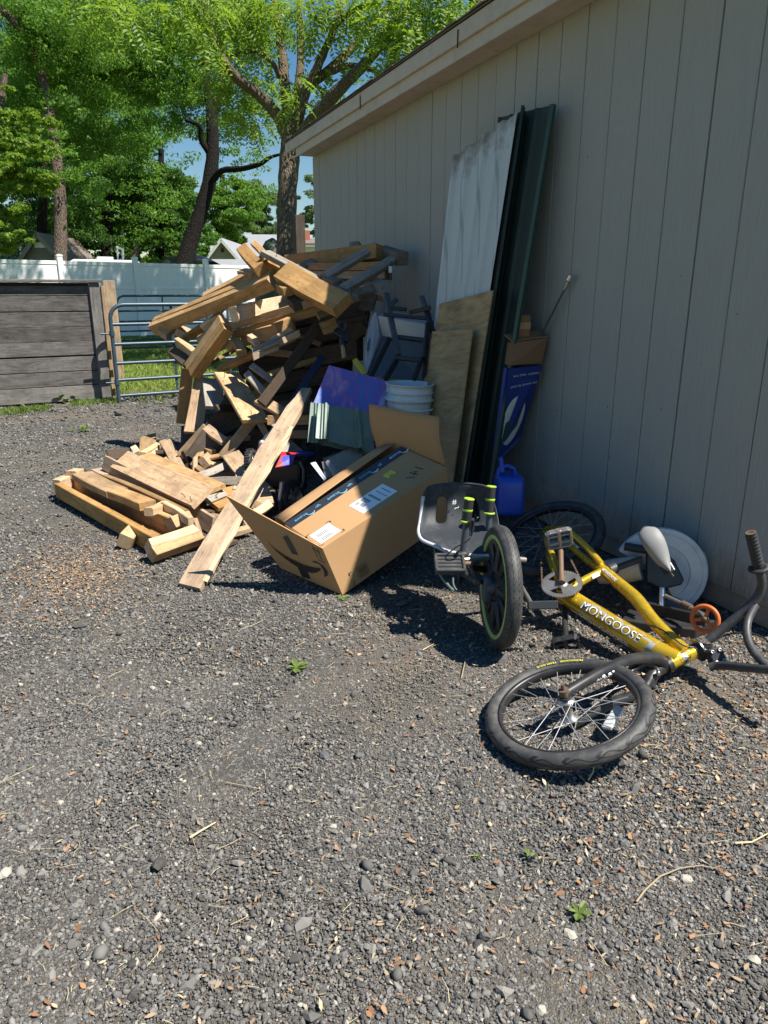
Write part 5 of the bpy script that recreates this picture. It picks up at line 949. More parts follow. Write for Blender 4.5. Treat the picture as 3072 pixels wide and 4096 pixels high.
sheet('white_metal_sheet', 'tall white corrugated metal sheet with a grimy rotted top edge', 'metal sheet', (2.239, 4.210, 2.069), (2.254, 3.540, 2.183), (1.966, 4.107, -0.033), (1.989, 3.559, 0.148), 0.002, MT['white_sheet'], 60, ribs(4, 0.020, .26), 20, rag=0.004)
sheet('plywood_sheet', 'taller stained plywood sheet in front of the white metal sheet', 'plywood', (2.084, 4.078, 1.222), (2.094, 3.484, 1.298), (1.923, 4.048, -0.013), (1.944, 3.503, 0.145), 0.012, MT['ply'], 6, None, 6, 0.002)
sheet('plywood_sheet', 'shorter narrow plywood sheet at the front of the leaning stack', 'plywood', (2.009, 4.020, 1.063), (2.013, 3.545, 1.095), (1.867, 3.949, 0.052), (1.883, 3.500, 0.167), 0.012, MT['ply'], 4, None, 4, 0.002)

# ---------------------------------------------------------------- things between the sheets and the wall
cb = thing('blue_carton', 'tall blue printed carton with an appliance picture, behind the green sheets', 'carton', (2.2, 3.2, 0.3))
f4 = [V((2.100, 3.372, 0.379)), V((2.300, 3.469, 0.459)), V((2.335, 3.326, 0.907)), V((2.120, 3.323, 0.898))]; nb = (f4[1] - f4[0]).cross(f4[3] - f4[0]).normalized(); nb = nb if nb.y < 0 else -nb
b = MB(); b.hexa([p - nb * 0.03 for p in f4] + [p - nb * 0.012 for p in f4]); m = 10; b.add([f4[0].lerp(f4[1], i / m).lerp(f4[3].lerp(f4[2], i / m), j / m) for j in range(m + 1) for i in range(m + 1)], [(j * (m + 1) + i, j * (m + 1) + i + 1, (j + 1) * (m + 1) + i + 1, (j + 1) * (m + 1) + i) for j in range(m) for i in range(m)], True); b.build('body', MT['blue_box'], cb)
def onq(u, v, l=0.0): return f4[0].lerp(f4[1], u).lerp(f4[3].lerp(f4[2], u), v) + nb * l
b = MB(); b.add([onq(0.42 + 0.40 * math.cos(t), 0.40 + 0.28 * math.sin(t), 0.004) for t in np.linspace(0, 2 * math.pi, 28, endpoint=False)], [tuple(range(28))]); b.build('picture', MT['saw_white'], cb)
b = MB(); b.add([onq(u, v, 0.006) for u, v in ((.25, .22), (.62, .30), (.72, .60), (.45, .60), (.30, .42))], [(0, 1, 2, 3, 4)]); b.add([onq(u, v, 0.008) for u, v in ((.05, .2), (.42, .26), (.45, .44), (.12, .42))], [(0, 1, 2, 3)]); b.build('picture_print', MT['rack_slate'], cb)
b = MB(); b.add([onq(u, v, 0.0015) for u, v in ((0, 0), (1, 0), (1, .10), (0, .02))], [(0, 1, 2, 3)]); b.build('print_band', MT['blue_light'], cb)
xr = (f4[0] - f4[1])
for v_, tx, hh in ((.92, 'WINDOW · MAKE IT PM', .016), (.80, 'Conveniently fits small', .02), (.84, 'windows and rooms', .012)):
    text_obj(tx, 'printed_text', MT['blue_light'] if hh < .015 else MT['white_decal'], onq(.55, v_, .003), onq(0.3, v_) - onq(.8, v_), onq(.5, .2) - onq(.5, .8), hh, cb, 0, -0.002 if False else 0.002)
bc = thing('brown_carton', 'brown folded carton standing on the blue carton by the wall', 'carton', (2.2, 3.2, 0.9))
q4 = [V((2.100, 3.293, 0.919)), V((2.330, 3.325, 0.921)), V((2.350, 3.317, 1.053)), V((2.140, 3.335, 1.031))]; b = MB(); b.hexa([p + V(.03, .09, 0) for p in q4] + q4); b.build('body', MT['card_brown'], bc)
b = MB(); b.hexa([p + V(0, 0, 0.004) for p in (q4[3], q4[2], q4[2] + V(0, .08, .03), q4[3] + V(0, .08, .03))] + [p + V(0, 0, 0.010) for p in (q4[3], q4[2], q4[2] + V(0, .08, .03), q4[3] + V(0, .08, .03))]); b.build('flap', MT['card_brown'], bc)
pk = thing('wrapped_package', 'small taped brown package on top of the brown carton', 'package', (2.2, 3.2, 1.05))
b = MB(); b.hexa([V((2.200, 3.371, 1.043)), V((2.260, 3.347, 1.043)), V((2.260, 3.343, 1.043)) + V(0, .08, 0), V((2.200, 3.367, 1.043)) + V(0, .08, 0), V((2.200, 3.365, 1.170)), V((2.260, 3.352, 1.174)), V((2.260, 3.352, 1.174)) + V(0, .08, 0), V((2.200, 3.365, 1.170)) + V(0, .08, 0)]); b.build('body', MT['card_brown'], pk, 0.004)
b = MB(); b.hexa([V((2.198, 3.359, 1.098)) + V(0, -.002, 0), V((2.258, 3.348, 1.100)) + V(0, -.002, 0), V((2.258, 3.348, 1.100)), V((2.198, 3.359, 1.098)), V((2.198, 3.358, 1.134)) + V(0, -.002, 0), V((2.258, 3.347, 1.136)) + V(0, -.002, 0), V((2.258, 3.347, 1.136)), V((2.198, 3.358, 1.134))]); b.build('tape', MT['card'], pk)
rd = thing('metal_rod', 'thin rod with a bright fitting at its tip leaning against the garage wall', 'rod', (2.330, 3.324, 1.081))
b = MB(); b.tube([(2.320, 3.343, 1.055), (2.345, 3.183, 1.310)], 0.0055, 8); b.build('shaft', MT['rack_slate'], rd)
b = MB(); b.tube([(2.345, 3.190, 1.301), (2.348, 3.169, 1.335)], 0.0095, 10); b.tube([(2.348, 3.169, 1.335), (2.348, 3.155, 1.354)], 0.007, 10); b.build('collar', MT['alloy'], rd)
b = MB(); b.tube([(2.348, 3.162, 1.347), (2.348, 3.147, 1.370)], [0.015, 0.012], 8); b.build('tip', MT['chrome'], rd)
jg = thing('blue_jug', 'bright blue plastic fuel jug on the ground below the leaning sheets', 'jug', (2.10, 3.22, 0))
def rbox(b, c, u, v, w, hx, hy, hz, r, n=5, taper=1.0):
    """rounded box via superellipse rings"""
    c, u, v, w = V(c), V(u), V(v), V(w); rings = []; ns = 24; lv = [(-hz, .82), (-hz + r * .3, .95), (-hz + r, 1.0), (hz - r, taper), (hz - r * .3, taper * .94), (hz, taper * .78)]
    vs = []
    for z, k in lv:
        for i in range(ns):
            a = 2 * math.pi * i / ns; ca, sa = math.cos(a), math.sin(a); p = 0.38
            vs.append(c + u * hx * k * math.copysign(abs(ca) ** p, ca) + v * hy * k * math.copysign(abs(sa) ** p, sa) + w * z)
    fs = [(j * ns + i, j * ns + (i + 1) % ns, (j + 1) * ns + (i + 1) % ns, (j + 1) * ns + i) for j in range(len(lv) - 1) for i in range(ns)]; fs += [tuple(range(ns - 1, -1, -1)), tuple((len(lv) - 1) * ns + i for i in range(ns))]
    b.add(vs, fs, True); return b
jc = V((1.837, 2.827, 0.369)); ju, jv = V(.92, -.39, 0), V(.39, .92, 0)
b = MB(); rbox(b, jc, ju, jv, V(0, 0, 1), 0.068, 0.09, 0.092, 0.03, taper=.95); b.build('body', MT['blue_plastic'], jg)
b = MB(); hp = jc + V(0, 0, 0.085); b.tube([hp - ju * .055 - V(0, 0, .01), hp - ju * .05 + V(0, 0, .035), hp - ju * .015 + V(0, 0, .05), hp + ju * .02 + V(0, 0, .035), hp + ju * .03 - V(0, 0, .01)], 0.010, 10); b.build('handle', MT['blue_plastic'], jg)
b = MB(); b.tube([hp - ju * .035 + V(0, 0, .02), hp - ju * .045 + V(0, 0, .09)], [0.015, 0.010], 10); b.build('spout', MT['blue_plastic'], jg)

# ---------------------------------------------------------------- bucket, totes, rack
bk = thing('bucket', 'white ribbed plastic bucket behind the carton flap', 'bucket', (1.80, 3.9, 0.4)); c = V((1.833, 3.950, 0.768)); ax = V(0.03, -.02, 1)
b = MB(); b.lathe([(0.118, -.34), (0.135, -.12), (0.137, -.10), (0.152, -.098), (0.152, -.088), (0.138, -.084), (0.139, -.055), (0.146, -.053), (0.146, -.048), (0.140, -.045), (0.142, -.008), (0.149, -.006), (0.150, 0), (0.138, 0.0), (0.132, -.05), (0.115, -.33)], c, ax, 40); b.build('body', MT['bucket'], bk)
b = MB(); b.lathe([(0.149, -.152), (0.156, -.150), (0.156, -.140), (0.149, -.138)], c, ax, 40); b.build('rib', MT['bucket'], bk)
b = MB(); b.disc(c + V(0, 0, -.10), ax, 0.128); b.build('contents', MT['rack_slate'], bk)
for s in (-.25,):
    b = MB(); d = V(math.sin(s), -math.cos(s), 0); b.obox(c + d * 0.142 + V(0, 0, -.175), V(-d.y, d.x, 0), d, V(0, 0, 1), 0.018, 0.006, 0.035); b.build('handle_boss', MT['bucket'], bk, 0.003)
tt = thing('storage_tote', 'frosted grey plastic storage tote tipped on its side in the heap', 'tote', (1.953, 4.800, 0.727))
def quadbox(name, mat, parent, front, off, bevel=0.006):
    b = MB(); f = [V(p) for p in front]; o = V(off); b.hexa(f + [p + o for p in f]); return b.build(name, mat, parent, bevel, 2)
quadbox('body', MT['tote_clear'], tt, [(1.920, 4.600, 1.006), (2.124, 4.350, 0.971), (2.131, 4.350, 1.092), (1.891, 4.600, 1.141)], (0.25, 0.35, 0.02))
quadbox('lower_side', MT['tote_grey'], tt, [(1.749, 4.450, 0.770), (2.062, 4.250, 0.729), (2.123, 4.340, 0.969), (1.918, 4.590, 1.003)], (0.2, 0.35, 0.0))
b = MB(); lid = [(1.892, 4.620, 1.168), (1.867, 4.620, 1.136), (1.808, 4.550, 1.035), (1.766, 4.500, 0.927), (1.744, 4.450, 0.819), (1.744, 4.430, 0.772), (1.809, 4.480, 0.878), (1.892, 4.560, 1.009), (1.895, 4.600, 1.096)]
b.prism(lid, (0.10, 0.30, 0.0)); b.build('lid', MT['tote_clear'], tt, 0.008, 2)
b = MB(); b.prism([(1.806, 4.515, 1.008), (1.779, 4.500, 0.971), (1.763, 4.470, 0.921), (1.781, 4.470, 0.928)], (-0.004, -0.004, 0)); b.build('handle_recess', MT['tote_grey'], tt)
rk = thing('black_rack', 'black slatted rack frame leaning over the grey tote', 'rack', (1.969, 4.400, 0.766))
for nm, m, pts, w in (('slate_leg', 'rack_slate', [(1.891, 4.450, 1.285), (1.878, 4.350, 1.136), (1.870, 4.200, 0.913)], .055), ('bar', 'rack_black', [(1.844, 4.380, 1.154), (2.062, 4.150, 1.131)], .035), ('bar', 'rack_black', [(1.879, 4.300, 1.021), (2.029, 4.100, 1.003)], .04), ('bar', 'rack_black', [(1.844, 4.200, 0.899), (1.988, 4.050, 0.887)], .045),
                      ('leg', 'rack_black', [(1.841, 4.280, 1.013), (1.655, 4.150, 0.788)], .05), ('leg', 'rack_black', [(1.846, 4.180, 0.885), (1.734, 4.100, 0.775)], .05), ('leg', 'rack_black', [(2.030, 4.120, 1.110), (1.965, 4.020, 0.909)], .045), ('leg', 'rack_black', [(1.962, 4.050, 0.906), (1.872, 3.980, 0.781)], .04),
                      ('arm', 'rack_slate', [(2.070, 4.300, 1.263), (2.056, 4.200, 1.189)], .05), ('arm', 'rack_black', [(1.981, 4.280, 1.167), (2.060, 4.150, 1.199)], .04), ('arm', 'rack_slate', [(1.944, 4.400, 1.248), (1.887, 4.380, 1.208)], .045), ('arm', 'rack_black', [(1.896, 4.380, 1.193), (1.964, 4.300, 1.185)], .035), ('leg', 'rack_black', [(2.056, 4.200, 1.189), (2.056, 4.100, 1.051)], .05)):
    for i in range(len(pts) - 1):
        b = MB(); b.bar(pts[i], pts[i + 1], w * .66, 0.024, (0, -1, .1)); b.build(nm, MT[m], rk, 0.004)
dr = thing('power_tool', 'dark hand tool with a pale wooden handle lying in the hollow', 'tool', (1.667, 4.700, 0.965))
b = MB(); b.bar((1.621, 4.700, 1.045), (1.708, 4.650, 0.980), 0.055, 0.05, (0, -1, .3)); b.build('body', MT['rack_black'], dr, 0.012, 2)
b = MB(); b.lathe([(0.03, -.012), (0.042, 0), (0.03, .012), (0.022, 0)], (1.675, 4.700, 1.071), (.3, -1, .3), 20, closed=True); b.build('ring', MT['rack_slate'], dr)
b = MB(); b.tube([(1.659, 4.660, 0.992), (1.658, 4.630, 0.934)], 0.022, 10); b.build('socket', MT['rack_black'], dr)
b = MB(); b.tube([(1.653, 4.630, 0.950), (1.650, 4.600, 0.871)], 0.0145, 10); b.build('handle', WOOD['aged'], dr)
nb_ = thing('navy_bar', 'long navy blue bar slanting through the hollow beside the long plank', 'bar', (1.276, 4.700, 0.516))
b = MB(); b.bar((1.581, 4.850, 0.866), (1.241, 4.620, 0.522), 0.05, 0.03, (-.3, -1, .1)); b.build('shaft', MT['navy_bar'], nb_, 0.004)
b = MB(); b.bar((1.686, 4.500, 0.868), (1.732, 4.420, 0.777), 0.035, 0.02, (0, -1, .2)); yb = b.build('yellow_handle', MT['yellow_plastic'], None, 0.003); tag(yb, 'short yellow plastic handle poking up beside the tote', 'handle bar')
cl = bd('brown carton scrap beside the hand tool in the hollow', (1.814, 4.900, 0.993), (1.883, 4.800, 1.073), 0.09, 0.06, (0, -1, .3), 'dark', cat='scrap', name='carton_scrap')

# ---------------------------------------------------------------- purple sheet and green roof sheets
sheet('purple_sheet', 'glossy purple and blue plastic sheet propped in the middle of the heap', 'plastic sheet', (1.409, 4.200, 0.868), (1.749, 4.100, 0.771), (1.213, 3.950, 0.651), (1.642, 3.900, 0.536), 0.004, MT['galaxy'], 4, None, 4)
def roofprof(u): return 0.028 if (0.10 < u < 0.17 or 0.70 < u < 0.78) else (0.012 if (0.06 < u < 0.21 or 0.66 < u < 0.82) else 0.0)
sheet('roof_sheet', 'front green corrugated roofing offcut with a chalky torn lower edge', 'roof sheet', (1.226, 3.860, 0.695), (1.504, 3.780, 0.643), (1.168, 3.740, 0.522), (1.504, 3.700, 0.418), 0.002, MT['green_roof'], 50, roofprof, 6, rag=0.006)
sheet('roof_sheet', 'rear green roofing offcut showing at the left behind the front one', 'roof sheet', (1.204, 3.930, 0.692), (1.519, 3.850, 0.625), (1.146, 3.820, 0.487), (1.521, 3.780, 0.386), 0.002, MT['green_roof'], 50, roofprof, 6, rag=0.008)
cbn = thing('clear_bin', 'cracked clear plastic bin beside the carton', 'bin', (1.197, 3.550, 0.326))
quadbox('front_wall', MT['clear_plastic'], cbn, [(1.160, 3.550, 0.426), (1.191, 3.500, 0.345), (1.201, 3.500, 0.358), (1.168, 3.550, 0.436)], (.02, .0, 0), 0)
quadbox('side_wall', MT['clear_plastic'], cbn, [(1.163, 3.620, 0.413), (1.141, 3.500, 0.350), (1.478, 3.750, 0.370), (1.409, 3.800, 0.446)], (.0, .006, 0.0), 0)
quadbox('back_wall', MT['clear_plastic'], cbn, [(1.206, 3.700, 0.404), (1.476, 3.950, 0.328), (1.477, 3.950, 0.412), (1.192, 3.700, 0.412)], (.0, .006, 0.0), 0)
quadbox('broken_flap', MT['tote_clear'], cbn, [(1.092, 3.600, 0.418), (1.133, 3.500, 0.342), (1.141, 3.500, 0.350), (1.115, 3.600, 0.422)], (.006, .0, 0.0), 0)

# ---------------------------------------------------------------- toy motorbike half buried in the heap
tb = thing('toy_motorbike', 'red and blue toy dirt bike half buried behind the long plank', 'toy motorbike', (1.113, 4.130, 0.000))
def wheel_small(c, ax, r, parent, nm='wheel'):
    c, ax = V(c), V(ax).normalized(); b = MB(); w = r * .27; b.lathe([(r * .72, -w), (r * .92, -w), (r, -w * .6), (r, w * .6), (r * .92, w), (r * .72, w)], c, ax, 36); t = b.build(nm, MT['rubber'], parent)
    h = Vector((0, 0, 1)); u = ax.cross(h).normalized(); v = ax.cross(u); b = MB()
    for k in range(30):
        a = 2 * math.pi * k / 30; d = u * math.cos(a) + v * math.sin(a); e = ax.cross(d)
        for s in ((-1, 0, 1) if k % 2 else (-.55, .55)): b.obox(c + d * r * 1.02 + ax * s * w * .62, e, ax, d, r * .05, w * .2, r * .05)
    b.build('tread', MT['rubber'], t)
    b = MB(); b.lathe([(r * .74, -w * .8), (r * .66, -w * .5), (r * .66, w * .5), (r * .74, w * .8)], c, ax, 32); b.lathe([(r * .18, -w * .8), (r * .18, w * .8)], c, ax, 12)
    for k in range(14):
        a = 2 * math.pi * k / 14; d = u * math.cos(a) + v * math.sin(a); b.tube([c + d * r * .15 + ax * w * .5 * (1 if k % 2 else -1), c + d * r * .68], r * .02, 5)
    b.build('rim', MT['alloy'], t); return t
wa = V(.85, -.5, .08)
wheel_small((1.113, 4.071, 0.100), V(.62, -.78, .1), 0.105, tb); wheel_small((0.971, 4.506, 0.240), wa, 0.085, tb)
b = MB(); b.tube([(1.037, 4.000, 0.224), (1.022, 4.020, 0.103)], 0.013, 10); b.build('fork_leg', MT['silver_plastic'], tb); b = MB(); b.tube([(1.031, 4.020, 0.110), (1.035, 4.020, 0.063)], 0.022, 10); b.lathe([(.0, -.006), (.045, -.006), (.045, .006), (.0, .006)], (1.041, 4.000, 0.080), (.62, -.78, .1), 24); b.build('brake_disc', MT['black_metal'], tb)
b = MB(); b.tube([(1.098, 4.350, 0.481), (0.999, 4.320, 0.387), (0.950, 4.300, 0.286)], 0.017, 10); b.build('fork_tube', MT['rack_slate'], tb); b = MB(); b.tube([(1.055, 4.340, 0.434), (1.017, 4.330, 0.397)], 0.021, 10); b.build('fork_collar', MT['silver_plastic'], tb)
b = MB(); b.hexa([V(p) for p in ((1.066, 4.320, 0.504), (1.103, 4.300, 0.474), (1.133, 4.350, 0.479), (1.093, 4.360, 0.507), (1.069, 4.320, 0.507), (1.107, 4.300, 0.495), (1.136, 4.350, 0.494), (1.098, 4.360, 0.508))]); b.build('bar_cap', MT['silver_plastic'], tb, 0.006, 2)
b = MB(); b.lathe([(.0, -.010), (.018, -.010), (.018, .010), (.0, .010)], (0.995, 4.280, 0.408), (.2, -1, .2), 14); b.build('joint', MT['silver_plastic'], tb)
def patch(b, pts, th):
    pts = [V(p) for p in pts]; n = (pts[1] - pts[0]).cross(pts[-1] - pts[0]).normalized(); b.prism(pts, n * th)
b = MB(); patch(b, [(0.975, 4.220, 0.396), (0.988, 4.240, 0.411), (1.028, 4.200, 0.411), (1.008, 4.160, 0.333), (0.964, 4.180, 0.337)], 0.02); b.build('red_shroud', MT['red_plastic'], tb, 0.004)
b = MB(); patch(b, [(1.035, 4.000, 0.383), (1.119, 3.980, 0.386), (1.087, 3.950, 0.336), (0.986, 3.950, 0.327)], 0.012); b.build('front_fender', MT['redblue'], tb, 0.003)
b = MB(); patch(b, [(1.043, 4.050, 0.398), (1.174, 4.050, 0.376), (1.118, 3.990, 0.378), (1.034, 4.000, 0.380)], 0.012); b.build('fender_top', MT['red_plastic'], tb, 0.003)
b = MB(); patch(b, [(1.166, 4.100, 0.385), (1.293, 4.150, 0.352), (1.235, 4.100, 0.346), (1.124, 4.000, 0.381)], 0.012); b.build('blue_cowl', MT['royal_plastic'], tb, 0.003)
b = MB(); patch(b, [(1.050, 4.300, 0.403), (1.175, 4.350, 0.424), (1.234, 4.200, 0.360), (1.058, 4.100, 0.385)], 0.03); b.build('seat', MT['clear_plastic'], tb, 0.012, 2)
b = MB(); b.tube([(1.179, 4.100, 0.315), (1.196, 4.080, 0.264), (1.190, 4.080, 0.187), (1.171, 4.080, 0.157)], 0.010, 8); b.build('exhaust', MT['rack_slate'], tb)
b = MB(); patch(b, [(0.952, 4.280, 0.352), (0.927, 4.250, 0.298), (0.903, 4.220, 0.273), (0.927, 4.220, 0.273), (0.968, 4.260, 0.339)], 0.012); b.build('mud_flap', MT['rack_black'], tb)
b = MB(); b.obox((1.138, 4.250, 0.200), (.7, -.7, 0), (.7, .7, 0), (0, 0, 1), 0.12, 0.05, 0.09); b.build('engine', MT['rack_black'], tb, 0.02, 2)

# ---------------------------------------------------------------- the big open carton
cx = thing('cardboard_box', 'large open cardboard box tipped forward in front of the heap', 'box', (0.977, 2.792, 0.000))
NR, NL, FR_, FL = V((0.884, 2.775, 0.238)), V((0.793, 3.225, 0.261)), V((1.553, 2.937, 0.498)), V((1.389, 3.391, 0.516))
NRb, FRb, NLb, FLb = V((0.974, 2.784, 0.004)), V((1.625, 2.973, 0.239)), V((0.869, 3.262, 0.010)), V((1.501, 3.427, 0.260))
CT = 0.005
def panel(name, q, th=CT, mat='card', parent=None, bow=0.0):
    q = [V(p) for p in q]; n = (q[1] - q[0]).cross(q[-1] - q[0]).normalized(); b = MB(); m = 8; g = [q[0].lerp(q[1], i / m).lerp(q[3].lerp(q[2], i / m), j / m) for j in range(m + 1) for i in range(m + 1)]; W = m + 1; N = W * W
    fs = []
    for j in range(m):
        for i in range(m): a = j * W + i; fs += [(a, a + 1, a + W + 1, a + W), (N + a + W, N + a + W + 1, N + a + 1, N + a)]
    for i in range(m):
        a = m * W + i; fs += [(N + i, N + i + 1, i + 1, i), (a, a + 1, N + a + 1, N + a)]; a = i * W; fs += [(a, a + W, N + a + W, N + a)]; a += m; fs += [(N + a, N + a + W, a + W, a)]
    g = [p + n * bow * (math.sin(math.pi * (k // W) / m * .9) ** 2 + .4 * math.sin(2.6 * (k % W) / m)) for k, p in enumerate(g)]
    b.add(g + [p - n * th for p in g], fs, bool(bow)); return b.build(name, MT[mat], parent or cx)
panel('right_side', [NRb, FRb, FR_, NR]); panel('left_side', [FLb, NLb, NL, FL]); panel('bottom', [NLb, FLb, FRb, NRb]); panel('far_end', [FRb, FLb, FL, FR_])
tn = (FR_ - NR).cross(NL - NR).normalized()
MN, MF = NL.lerp(NR, 0.24) + tn * 0.004, FL.lerp(FR_, 0.40) + tn * 0.045                     # inner edges of the two top flaps meet at the slit
topR = panel('top_flap', [NR, FR_, MF + tn * .004, MN]); MN2, MF2 = NL.lerp(NR, 0.215) + tn * 0.006, FL.lerp(FR_, 0.30) + tn * 0.055
topL = panel('top_flap', [MN2, MF2, FL, NL], CT, 'card', None, 0.008)
def on_top(s, t, l=0.0015):      # s along the box, t from the slit (0) to the right edge (1)
    a = MN.lerp(MF + tn * .004, s); c = NR.lerp(FR_, s); return a.lerp(c, t) + ((FR_ - NR).cross(MN - NR).normalized()) * l
def decal(name, mat, f, rect, l, parent, sub=None):
    s0, s1, t0, t1 = rect; b = MB(); m = 8 if s1 - s0 > .05 else 2; b.add([f(s0 + (s1 - s0) * i / m, t0 + (t1 - t0) * j / m, l) for j in range(m + 1) for i in range(m + 1)], [(j * (m + 1) + i, (j + 1) * (m + 1) + i, (j + 1) * (m + 1) + i + 1, j * (m + 1) + i + 1) for j in range(m) for i in range(m)]); return b.build(name, MT[mat], parent)
tp_ = decal('tape', 'tape', on_top, (0.0, 1.0, 0.0, 0.20), 0.0012, topR)
td = (MF - MN).normalized(); cr = (NR - MN).normalized()
for k in range(7):
    s = 0.10 + 0.135 * k; text_obj('prime' if k % 2 == 0 else 'pr', 'tape_text', MT['tape_blue'] if k < 5 else MT['white_decal'], on_top(s, 0.10, 0.002), -td if k % 2 == 0 else cr * .6 - td, cr if False else on_top(s, 0, 0) - on_top(s, .5, 0), 0.030, tp_, 0.0, 0.0, 1.0)
def curl(f, s, t, w, h, mat, par, l=0.003, n=8):
    b = MB(); vs = []
    for i in range(n + 1):
        a = i / n; bow = math.sin(math.pi * a); vs += [f(s + w * (a - .5), t + h * bow, l), f(s + w * (a - .5), t + h * bow * 1.5 + .012, l)]
    b.add(vs, [(2 * i, 2 * i + 1, 2 * i + 3, 2 * i + 2) for i in range(n)]); return b.build('print_swoosh', MT[mat], par)
for k in range(4): curl(on_top, 0.17 + 0.27 * k, 0.15, 0.06, 0.03, 'white_decal' if k > 1 else 'tape_blue', tp_)
lb = decal('address_label', 'paper', on_top, (0.36, 0.64, 0.52, 0.86), 0.0016, topR)
for s0, s1, t0, t1, m in ((.39, .42, .56, .62, 'grey_print'), (.40, .43, .64, .74, 'grey_print'), (.455, .475, .55, .72, 'grey_print'), (.44, .45, .56, .70, 'grey_print'), (.50, .52, .56, .83, 'grey_print'), (.56, .568, .58, .83, 'grey_print'), (.60, .61, .60, .80, 'grey_print')): decal('print_line', m, on_top, (s0, s1, t0, t1), 0.0024, lb)
ys = decal('yellow_sticker', 'yellow_paper', on_top, (0.70, 0.775, 0.36, 0.49), 0.0016, topR); text_obj('E 1', 'sticker_text', MT['black_print'], on_top(.735, .43, .0022), on_top(.735, .36, 0) - on_top(.735, .49, 0), td, 0.026, ys)
bl = decal('barcode_label', 'paper', on_top, (0.02, 0.17, 0.60, 0.90), 0.0016, topR)
r = random.Random(3); t = .64
while t < .87: w = r.choice((.008, .016)); decal('bar', 'black_print', on_top, (.045, .125, t, t + w), 0.0023, bl); t += w + .018
for (s, t, ds, dt) in ((.0, .56, 1, 1), (.19, .56, -1, 1), (.19, .94, -1, -1), (.0, .94, 1, -1)):
    b = MB(); b.add([on_top(s + a * ds, t + c * dt, .0014) for a, c in ((0, 0), (.03, 0), (.03, .008), (.006, .008), (.006, .05), (0, .05))], [(0, 1, 2, 3, 4, 5)]); b.build('corner_mark', MT['black_print'], topR)
text_obj('147', 'handwriting', MT['black_print'], on_top(.84, .72, .002), -td * .8 + cr * 0.25, on_top(.5, 0, 0) - on_top(.5, 1, 0), 0.085, topR, -0.018, 0.0, 0.9)
def on_right(s, t, l=0.0015):    # s along the box, t from top edge (0) to the bottom edge (1)
    p = NR.lerp(FR_, s).lerp(NRb.lerp(FRb, s), t); n = (FR_ - NR).cross(NRb - NR).normalized(); n = n if n.y < 0 else -n; return p + n * l
rs_ = [o for o in cx.children if o.name.startswith('right_side')][0]
b = MB()
for s0, s1, t0, t1 in ((.15, .235, .70, .705), (.15, .235, .935, .94), (.15, .152, .70, .94), (.233, .235, .70, .94)): b.add([on_right(s0, t0), on_right(s1, t0), on_right(s1, t1), on_right(s0, t1)], [(0, 1, 2, 3), (3, 2, 1, 0)])
t = .725
while t < .92: w = r.choice((.006, .012)); b.add([on_right(.158, t), on_right(.227, t), on_right(.227, t + w), on_right(.158, t + w)], [(0, 1, 2, 3), (3, 2, 1, 0)]); t += w + .014
b.build('printed_barcode', MT['black_print'], rs_)
b = MB(); b.add([on_right(.09, .70), on_right(.115, .70), on_right(.115, .71), on_right(.097, .715), on_right(.097, .76), on_right(.09, .76)], [(0, 1, 2, 3, 4, 5), (5, 4, 3, 2, 1, 0)]); b.add([on_right(.09, .97), on_right(.11, .97), on_right(.11, .88), on_right(.105, .88), on_right(.105, .96), on_right(.09, .96)], [(0, 1, 2, 3, 4, 5), (5, 4, 3, 2, 1, 0)]); b.build('corner_mark', MT['black_print'], rs_)
# far flap standing up, near end flap swung open
panel('end_flap', [V((1.390, 3.400, 0.514)), V((1.559, 2.950, 0.498)), V((1.546, 3.000, 0.726)), V((1.370, 3.450, 0.738))], CT, 'card_dark', None, 0.016)
E1, E2, E3, E4, E5 = NR, V((0.532, 3.020, 0.448)), V((0.675, 3.060, 0.237)), V((0.759, 3.020, 0.079)), NRb
nE = (E1 - E5).cross(E4 - E5).normalized(); nE = nE if nE.y < 0 else -nE
ef = panel('end_flap', [E5, E4, E2, E1] if (E4 - E5).cross(E1 - E5).dot(nE) > 0 else [E1, E2, E4, E5])
def on_end(s, t, l=0.002):       # s from hinge (0) to the free edge (1), t from top (0) to bottom (1)
    a = E1.lerp(E2, s); c = E5.lerp(E4, s * 1.0); return a.lerp(c, t) + nE * l
SM = [(.84, .53, .012), (.80, .63, .035), (.70, .70, .07), (.58, .73, .11), (.46, .735, .135), (.34, .70, .13), (.25, .645, .10), (.17, .57, .05)]
b = MB(); vs = []
for i in range(29):
    q = i / 28 * (len(SM) - 1); k = min(int(q), len(SM) - 2); w_ = q - k; s, t, th = [SM[k][m] * (1 - w_) + SM[k + 1][m] * w_ for m in range(3)]; vs += [on_end(s - th * .12, t - th * .5, .004), on_end(s + th * .12, t + th * .5, .004)]
b.add(vs, [(2 * i, 2 * i + 1, 2 * i + 3, 2 * i + 2) for i in range(28)] + [(2 * i + 2, 2 * i + 3, 2 * i + 1, 2 * i) for i in range(28)]); b.build('smile_print', MT['black_print'], ef)
AR = [(.235, .47, .02), (.17, .44, .055), (.12, .45, .05), (.10, .54, .05), (.115, .63, .045), (.16, .71, .012)]
b = MB(); vs = []
for i in range(21):
    q = i / 20 * (len(AR) - 1); k = min(int(q), len(AR) - 2); w_ = q - k; s, t, th = [AR[k][m] * (1 - w_) + AR[k + 1][m] * w_ for m in range(3)]; f_ = min(1, q / 2.5); vs += [on_end(s + th * .5 * f_, t + th * .5 * (1 - f_), .004), on_end(s - th * .5 * f_, t - th * .5 * (1 - f_), .004)]
b.add(vs, [(2 * i, 2 * i + 1, 2 * i + 3, 2 * i + 2) for i in range(20)] + [(2 * i + 2, 2 * i + 3, 2 * i + 1, 2 * i) for i in range(20)]); b.build('arrow_print', MT['black_print'], ef)
